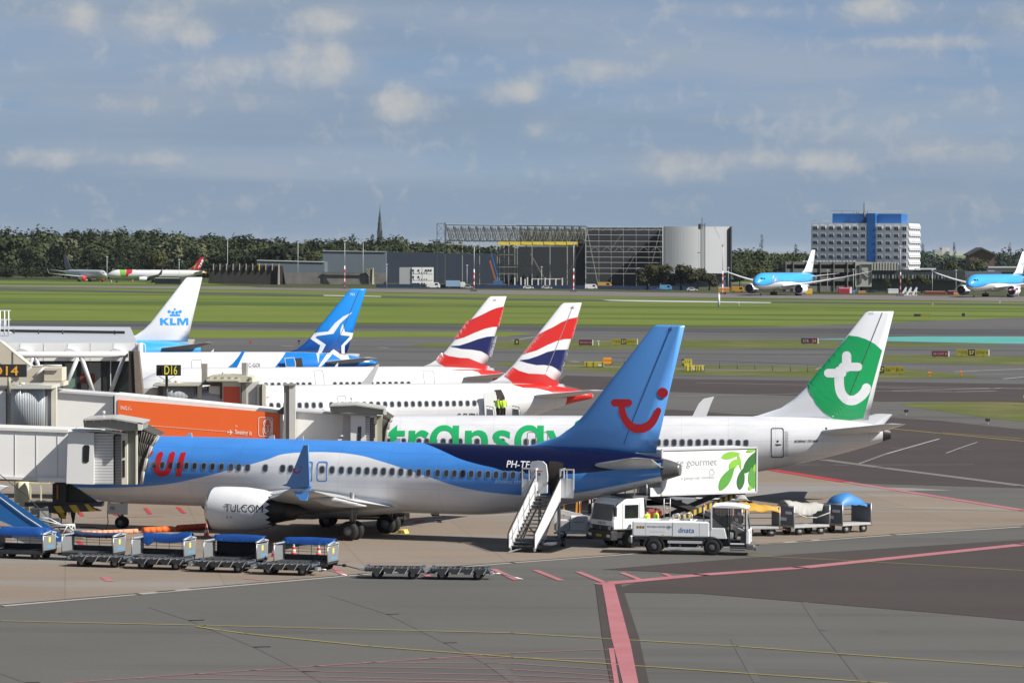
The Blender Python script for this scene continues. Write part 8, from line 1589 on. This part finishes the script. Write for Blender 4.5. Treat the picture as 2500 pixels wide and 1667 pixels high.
for l, x, tp, by in (('floodlight pole above the blast screen', 555, 584, 694), ('floodlight pole above the low grey shed', 727, 587, 692), ('floodlight pole before the wood, left of the church spire', 886, 589, 692), ('lamp post between the grey jet and the red tailed jet', 261, 627, 689), ('lamp post before the tail of the red tailed jet', 437, 634, 692), ('lamp post in front of the navy shed', 944, 646, 703), ('lamp post right of the banded mast, before the navy shed', 1140, 648, 704), ('lamp post in the middle of the open hangar bay', 1322, 652, 705), ('white flag pole left of the row of dark trees', 1558, 655, 708), ('white pole right of the silver hangar', 1778, 654, 712), ('lamp post behind the engine of the left wide jet', 2020, 660, 716), ('lamp post before the end bay of the parking building', 2083, 658, 716), ('lamp post right of the mobile stairs', 2276, 660, 717), ('lamp post behind the nose of the right wide jet', 2334, 660, 717)): mast(l, x, tp, by, 0, 1.5, 'slender lamp posts far across the field')
h = At('mobile_crane', 'blue and orange telescopic crane before the steel frame hangar', 'crane', 1215, 1620); q = MB(); bar(q, 1199, 618, 1220, 692, 3.0, 1620); q.build('boom', M('crane blue', (.03, .12, .30), .5), h.t); q = MB(); bar(q, 1196, 636, 1212, 690, 4.0, 1622); q.build('boom_lower', M('crane rust orange', (.30, .11, .05), .6), h.t); h.rect('cab', 1204, 686, 1228, 697, 1618, 3, M('crane blue', (.03, .12, .30), .5)); h.rect('carrier', 1190, 693, 1236, 699, 1617, 3, DGREY)
h = At('column_row', 'row of white concrete posts with a beam before the hangar bay', 'posts', 1320, 1600); m = MB()
for x, y in ((1257, 677), (1272, 677), (1282, 681), (1288, 677), (1299, 681), (1314, 681), (1331, 678), (1342, 681), (1357, 681), (1373, 678)): h.rect('post', x - 1.4, y, x + 1.4, 703, 1600, .6, WHITE)
h.rect('beam', 1299, 680, 1373, 682, 1600.5, .4, LGREY)
t = thing('site_fence', 'long dark blue mesh fence before the hangars', 'fence', G(1300, 707)); m = MB()
for i in range(28): a_, b_ = 918 + i * 28, 918 + (i + 1) * 28; pa, pb = G(a_, 702.5 + (a_ - 918) * .0078), G(b_, 702.5 + (b_ - 918) * .0078); m.prism([pa - t.location, pb - t.location, pb - t.location + Vector((0, 0, 1.6)), pa - t.location + Vector((0, 0, 1.6))], (0, .1, 0))
m.build('mesh_panels', M('navy fence mesh', (.020, .040, .10), .7, var=.3, scale=.4), t)
def far_vehicle(label, px, by, L_, Hh, W_, col, kind, name='parked_car', cat='car', group=None, rz=0):
    t = thing(name, label, cat, G(px, by), R(rz), group); c = M('far paint %.2f %.2f %.2f' % col, col, .4); k = MB()
    if kind == 'van': k.prism([(-L_ / 2, -W_ / 2, .35), (L_ / 2, -W_ / 2, .35), (L_ / 2, -W_ / 2, Hh * .5), (L_ * .36, -W_ / 2, Hh), (-L_ / 2, -W_ / 2, Hh)], (0, W_, 0)); b = k.build('body', c, t, .06); MB().box((L_ * .12, -W_ / 2 - .02, Hh * .55), (L_ * .34, -W_ / 2, Hh * .88)).build('window', GLASSD, b)
    elif kind == 'truck': b = MB().box((-L_ / 2, -W_ / 2, .7), (L_ * .22, W_ / 2, Hh)).build('cargo_box', c, t, .05); MB().prism([(L_ * .25, -W_ / 2, .5), (L_ / 2, -W_ / 2, .5), (L_ / 2, -W_ / 2, Hh * .5), (L_ * .44, -W_ / 2, Hh * .82), (L_ * .25, -W_ / 2, Hh * .82)], (0, W_, 0)).build('cab', WHITE, t, .05)
    elif kind == 'box': b = MB().box((-L_ / 2, -W_ / 2, .15), (L_ / 2, W_ / 2, Hh)).build('body', c, t, .05); MB().box((-L_ / 2 + .2, -W_ / 2 - .03, Hh * .8), (L_ / 2 - .2, -W_ / 2, Hh * .9)).build('stripe', LGREY, b); return t
    else: b = MB().prism([(-L_ / 2, -W_ / 2, .3), (L_ / 2, -W_ / 2, .3), (L_ / 2, -W_ / 2, .75), (L_ * .24, -W_ / 2, .85), (L_ * .1, -W_ / 2, Hh), (-L_ * .3, -W_ / 2, Hh), (-L_ / 2, -W_ / 2, .9)], (0, W_, 0)).build('body', c, t, .05); MB().prism([(-L_ * .3, -W_ / 2 - .02, .9), (L_ * .2, -W_ / 2 - .02, .9), (L_ * .09, -W_ / 2 - .02, Hh - .08), (-L_ * .27, -W_ / 2 - .02, Hh - .08)], (0, .02, 0)).build('window', GLASSD, b)
    for x in (-L_ * .32, L_ * .32):
        for y in (-W_ / 2, W_ / 2): wheel_mb((x, y, .36), .36, .22).build('wheel', [TYRE, HUB], t)
    return t
FV = 'vehicles along the far road'
for a_ in [('white delivery van beside the stacked site office', 1058, 704, 5.5, 2.4, 2, (.7, .7, .7), 'van'), ('dark car before the stacked site office', 1036, 705, 4.4, 1.5, 1.8, (.05, .06, .08), 'car'), ('pale blue truck left of the banded mast', 1112, 704, 8, 3.2, 2.4, (.25, .38, .55), 'truck'), ('green van behind the pale blue truck', 1124, 703, 5, 2.4, 2, (.18, .42, .08), 'van'), ('grey car under the navy shed', 1144, 705, 4.4, 1.5, 1.8, (.35, .37, .4), 'car'), ('yellow digger shaped van at the hangar cladding', 1476, 704, 6, 2.6, 2.2, (.5, .28, .05), 'van'), ('red car at the foot of the open hangar', 1385, 706, 4.3, 1.5, 1.8, (.5, .06, .04), 'car'), ('white car left of the row of white posts', 1290, 706, 4.3, 1.5, 1.8, (.7, .7, .7), 'car'), ('silver car between the white posts', 1335, 706, 4.3, 1.5, 1.8, (.5, .5, .52), 'car'), ('white van below the dark cladding', 1443, 707, 5, 2.2, 2, (.7, .7, .7), 'van'), ('dark blue car before the row of dark trees', 1600, 710, 4.3, 1.5, 1.8, (.03, .06, .18), 'car'), ('blue van under the row of dark trees', 1625, 709, 5, 2.2, 2, (.10, .28, .5), 'van'), ('white car at the right end of the tree row', 1690, 711, 4.3, 1.5, 1.8, (.6, .6, .6), 'car')]: far_vehicle(*a_, group=FV, name='van' if a_[7] == 'van' else 'truck' if a_[7] == 'truck' else 'parked_car', cat={'van': 'van', 'truck': 'truck', 'car': 'car'}[a_[7]])
far_vehicle('orange yellow box truck left of the left wide jet', 1766, 715, 4.3, 2.3, 2.2, (.45, .22, .03), 'box', 'service_truck', 'truck', FV); far_vehicle('orange yellow sweeper truck beside the box truck', 1801, 714, 5.0, 2.3, 2.2, (.45, .22, .03), 'van', 'service_truck', 'truck', FV); far_vehicle('small yellow tug behind the engine of the left wide jet', 1974, 719, 2.6, 2.2, 2, (.65, .42, .03), 'box', 'service_truck', 'truck', FV)
far_vehicle('red container with a white end before the parking building', 2060, 717, 4.4, 2.5, 2.4, (.36, .02, .045), 'box', 'container', 'container', FV); far_vehicle('white container beside the red one', 2074, 717, 1.6, 2.5, 2.4, (.75, .74, .75), 'box', 'container', 'container', FV); far_vehicle('blue bin right of the red and white containers', 2084, 717.5, 1.0, 1.3, 1.2, (.06, .22, .5), 'box', 'container', 'container', FV)
far_vehicle('orange barrier stack right of the blue bin', 2104, 717.5, 3, 1.2, 1.2, (.45, .17, .04), 'box', 'barrier', 'barrier', FV); far_vehicle('pale grey shed on wheels left of the mobile stairs', 2180, 717.5, 4, 2.0, 2.2, (.58, .60, .62), 'box', 'site_cabin', 'cabin', FV); far_vehicle('dark red trailer train right of the mobile stairs', 2282, 719, 8, 1.4, 2, (.20, .02, .02), 'box', 'trailer', 'trailer', FV); far_vehicle('dark red trailer further right of the lamp post', 2326, 719.5, 4, 1.7, 2, (.10, .01, .015), 'box', 'trailer', 'trailer', FV); far_vehicle('orange cart before the right wide jet nose', 2334, 722, 2, 1.3, 1.5, (.6, .2, .03), 'box', 'trailer', 'trailer', FV)
for i, (x, l) in enumerate(((2207, 'white mobile stairs at the banded mast, left of three'), (2219, 'white mobile stairs at the banded mast, middle of three'), (2233, 'white mobile stairs at the banded mast, right of three'))):
    t = thing('mobile_stairs', l, 'stairs', G(x, 723), 0, 'white mobile stairs far away'); MB().prism([(-.9, -.8, .3), (-.5, -.8, .3), (.9, -.8, 2.6), (.9, -.8, 3.3), (.5, -.8, 3.3), (-.9, -.8, 1.0)], (0, 1.6, 0)).build('flight', WHITE, t); MB().box((-.8, -.7, .2), (.9, .7, .5)).tube((.7, 0, .4), (.7, 0, 2.6), .12).build('chassis', LGREY, t)
far_vehicle('black crate hut below the red tailed jet', 410, 694, 11, 3.2, 4, (.012, .013, .016), 'box', 'hut', 'hut'); far_vehicle('grey crate end beside the black hut', 435, 694, 3.4, 3.0, 4, (.05, .055, .06), 'box', 'hut', 'hut'); far_vehicle('white bodied pickup below the grey jet', 214, 686.5, 5, 1.8, 2, (.5, .5, .5), 'van', 'van', 'van'); far_vehicle('dark flat trailer below the grey jet', 228, 687, 5, 1.2, 2, (.03, .03, .03), 'box', 'trailer', 'trailer')
# ------------------------------------------------------------------ airfield signs and markers
SY, SB, SR_ = M('sign panel shaded yellow', (.27, .24, .02), .5), M('sign panel black', (.02, .022, .03), .5), M('sign panel shaded maroon', (.09, .015, .025), .5); SBY = M('sign lit yellow', (.60, .50, .05), .5)  # yellow and maroon panels carry their shadow-side dimness in the paint
def sign(label, x0, x1, by, hpx, panels, edge=True):
    g = G((x0 + x1) / 2, by); s = FPX / g.y; W = (x1 - x0) / s; Hh = hpx / s; t = thing('airfield_sign', label, 'sign', g, 0, 'airfield guidance signs'); x = -W / 2; z0 = .25
    for f, m, tx, tm in panels:
        w = W * f; p = MB().box((x, -.12, z0), (x + w - .02, .12, z0 + Hh)).build('panel', m, t)
        if tx: k = min(Hh * .55, w * .86 / twidth(tx)); letter('lettering', tx, k, (x + w * .5, -.125, z0 + (Hh - k) / 2), (1, 0, 0), (0, 0, 1), tm, p, .004, True, bold=.01)
        x += w
    if edge: MB().box((W / 2 - .02, -.14, z0), (W / 2 + .16, .14, z0 + Hh)).build('white_edge', WHITE, t)
    for q in (-W * .35, W * .35): MB().box((q - .05, -.05, 0), (q + .05, .05, z0)).build('foot', DGREY, t)
TY, TW_, TK = M('sign text yellow', (.62, .55, .05), .5), M('sign text pale', (.42, .26, .28), .5), M('sign text black', (.05, .05, .012), .5)
sign('maroon runway sign reading 24 CAT III left of the yellow and black one', 1413, 1446, 846, 13, [(1, SR_, '24 CAT III', TW_)]); sign('yellow and black taxiway sign between the ribbon tail and the blue tail', 1494, 1555, 844, 13, [(.36, SY, '↑57E', TK), (.22, SB, '57', TY), (.42, SY, '57W↗', TK)]); sign('small black sign with the number 8 in a yellow border', 1256, 1267, 844.5, 13, [(1, SB, '8', SBY)], False)
sign('black and maroon runway sign left of the green disc tail', 1956, 1996, 842, 13, [(.55, SB, '57E', TW_), (.45, SR_, '24', TW_)]); sign('maroon runway sign reading 24 CAT III right of the green disc tail', 2275, 2315, 874, 13, [(1, SR_, '24 CAT III', TW_)]); sign('yellow and black taxiway sign at far right by the grass', 2335, 2413, 872, 15, [(.36, SY, '↑57E', TK), (.22, SB, '57', TY), (.42, SY, '57W↗', TK)]); sign('black and yellow sign reading A7 56 B beside the green disc tail', 2140, 2207, 915, 16, [(.28, SB, 'A7', TY), (.40, SY, '56↑', TK), (.32, SY, 'B→', TK)], False)
sign('bright yellow sign reading 57 just right of the blue tail', 1664, 1690, 895, 14, [(.25, SB, '8', SBY), (.75, SBY, '57↔', TK)], False); sign('orange stop sign behind the long yellow crate', 1473, 1493, 892, 15, [(1, M('stop sign orange', (.82, .33, .02), .5), 'STOP', RED)], False); sign('black and olive sign far out on the grass', 2231, 2273, 775, 6, [(.4, SB, '', TY), (.6, M('olive sign', (.22, .20, .03), .5), '', TK)], False); sign('small black sign far out on the grass at right', 2348, 2356, 774, 7, [(1, SB, '', TY)], False)
def crate(label, x0, x1, by, hpx, col):
    g = G((x0 + x1) / 2, by); s = FPX / g.y; W = (x1 - x0) / s; Hh = hpx / s; t = thing('equipment_crate', label, 'crate', g, 0, 'yellow equipment crates on the grass'); MB().box((-W / 2, -.6, .1), (W / 2, .6, Hh)).build('body', col, t, .02); m = MB()
    for f in (.12, .45, .9): m.box((-W / 2 + W * f, -.64, .1), (-W / 2 + W * f + .1, -.6, Hh))
    m.build('strap', DGREY, t); MB().box((W * .18, -.63, Hh * .25), (W * .36, -.6, Hh * .6)).build('label_plate', LGREY, t)
crate('long dull yellow crate left of the orange stop sign', 1426, 1475, 897, 14, M('dull yellow crate', (.40, .33, .02), .5)); crate('bright yellow crate right of the blue tail, left of two', 1671, 1700, 907, 15, SBY); crate('bright yellow crate right of the blue tail, right of two', 1701, 1721, 907, 15, SBY)
t = thing('post_fence', 'thin dark post and wire fence along the grass island', 'fence', G(1750, 905)); m = MB(); pts = [(1494, 891), (1524, 892), (1560, 893), (1600, 895), (1640, 896.5), (1684, 898), (1757, 900), (1800, 901.5), (1843, 903), (1886, 905), (1930, 907), (1972, 909), (2000, 910)]
for x, y in pts: g = G(x, y) - t.location; m.tube(g, g + Vector((0, 0, 1.15)), .05, 5)
for a_, b_ in zip(pts, pts[1:]): m.tube(G(*a_) - t.location + Vector((0, 0, 1.05)), G(*b_) - t.location + Vector((0, 0, 1.05)), .02, 4)
m.build('posts_and_wire', DGREY, t)
def marker(label, x, y, hpx, col, group='small field markers and lights', top=None):
    g = G(x, y); hh = hpx * g.y / FPX; t = thing('field_marker', label, 'marker', g, 0, group); MB().tube((0, 0, 0), (0, 0, hh), max(.06, hh * .09), 8).build('post', col, t); MB().box((-.2, -.2, hh - .02), (.2, .2, hh + max(.2, hh * .15))).build('head', top or col, t); return t
for a_ in (('white mast marker on the far grass below the left wide jet', 1755, 749, 30, WHITE), ('short grey marker right of the white mast marker', 1804, 749, 8, LGREY), ('yellow box marker far out on the grass', 2277, 749, 7, YEL), ('white box marker on the far grass at right', 2441, 743, 6, WHITE), ('thin white post near the yellow and black sign', 1461, 848, 14, LGREY), ('red lamp on the apron behind the blue tail', 611, 840, 5, RED), ('black box lamp on the apron left of the star tail', 730, 842, 9, BLK2), ('black and white light right of the green disc tail fin', 2212, 1014, 9, WHITE, 'small field markers and lights', BLK2), ('black and white light on the verge at right', 2411, 1036, 9, WHITE, 'small field markers and lights', BLK2), ('orange cone marker right of the A7 sign, nearer one', 2269, 923, 12, ORANGE), ('orange cone marker right of the A7 sign, farther right', 2346, 921, 12, ORANGE), ('yellow disc marker cut by the right edge', 2503, 990, 20, YEL), ('orange box light before the blast screen', 560, 692, 9, ORANGE), ('white marker before the blast screen', 522, 692, 10, WHITE), ('yellow lamp below the engine of the red tailed jet', 324, 690, 7, YEL), ('pale marker below the nose of the red tailed jet', 272, 691, 6, WHITE)): marker(*a_)
h = At('windsock', 'red and white windsock hanging before the engine of the right wide jet', 'windsock', 2485, 1290); q = P(2484, 760, 1290); MB().tube((0, 0, 0), (0, 0, P(2484, 703, 1290).z), .12, 8).build('pole', LGREY, h.t); z = P(2484, 705, 1290).z; m = MB()
for i in range(5): m.lathe((-.1 - i * .75, 0, z - .12 * i), (-1, 0, -.16), [(0, .42 - i * .05), (.75, .37 - i * .05)], 12, i % 2, cap=False)
m.build('sock', [M('windsock red', (.45, .03, .08), .7), WHITE], h.t)
# ------------------------------------------------------------------ air
hz = MB().box((-27000, -100, -1.0), (27000, 53000, 130)).build('haze', None, None) if False else None
hm = bpy.data.materials.new('haze'); hm.use_nodes = True; hn = hm.node_tree.nodes; hn.clear()
ho = hn.new('ShaderNodeOutputMaterial'); hv = hn.new('ShaderNodeVolumePrincipled'); hv.inputs['Color'].default_value = (.80, .88, 1.0, 1); hv.inputs['Density'].default_value = HAZE; hv.inputs['Anisotropy'].default_value = .2
hm.node_tree.links.new(hv.outputs[0], ho.inputs['Volume'])
tag(MB().box((-27000, -100, -1.0), (27000, 53000, 70)).build('haze', hm), 'thin bluish air over the whole field', 'haze', kind='stuff')
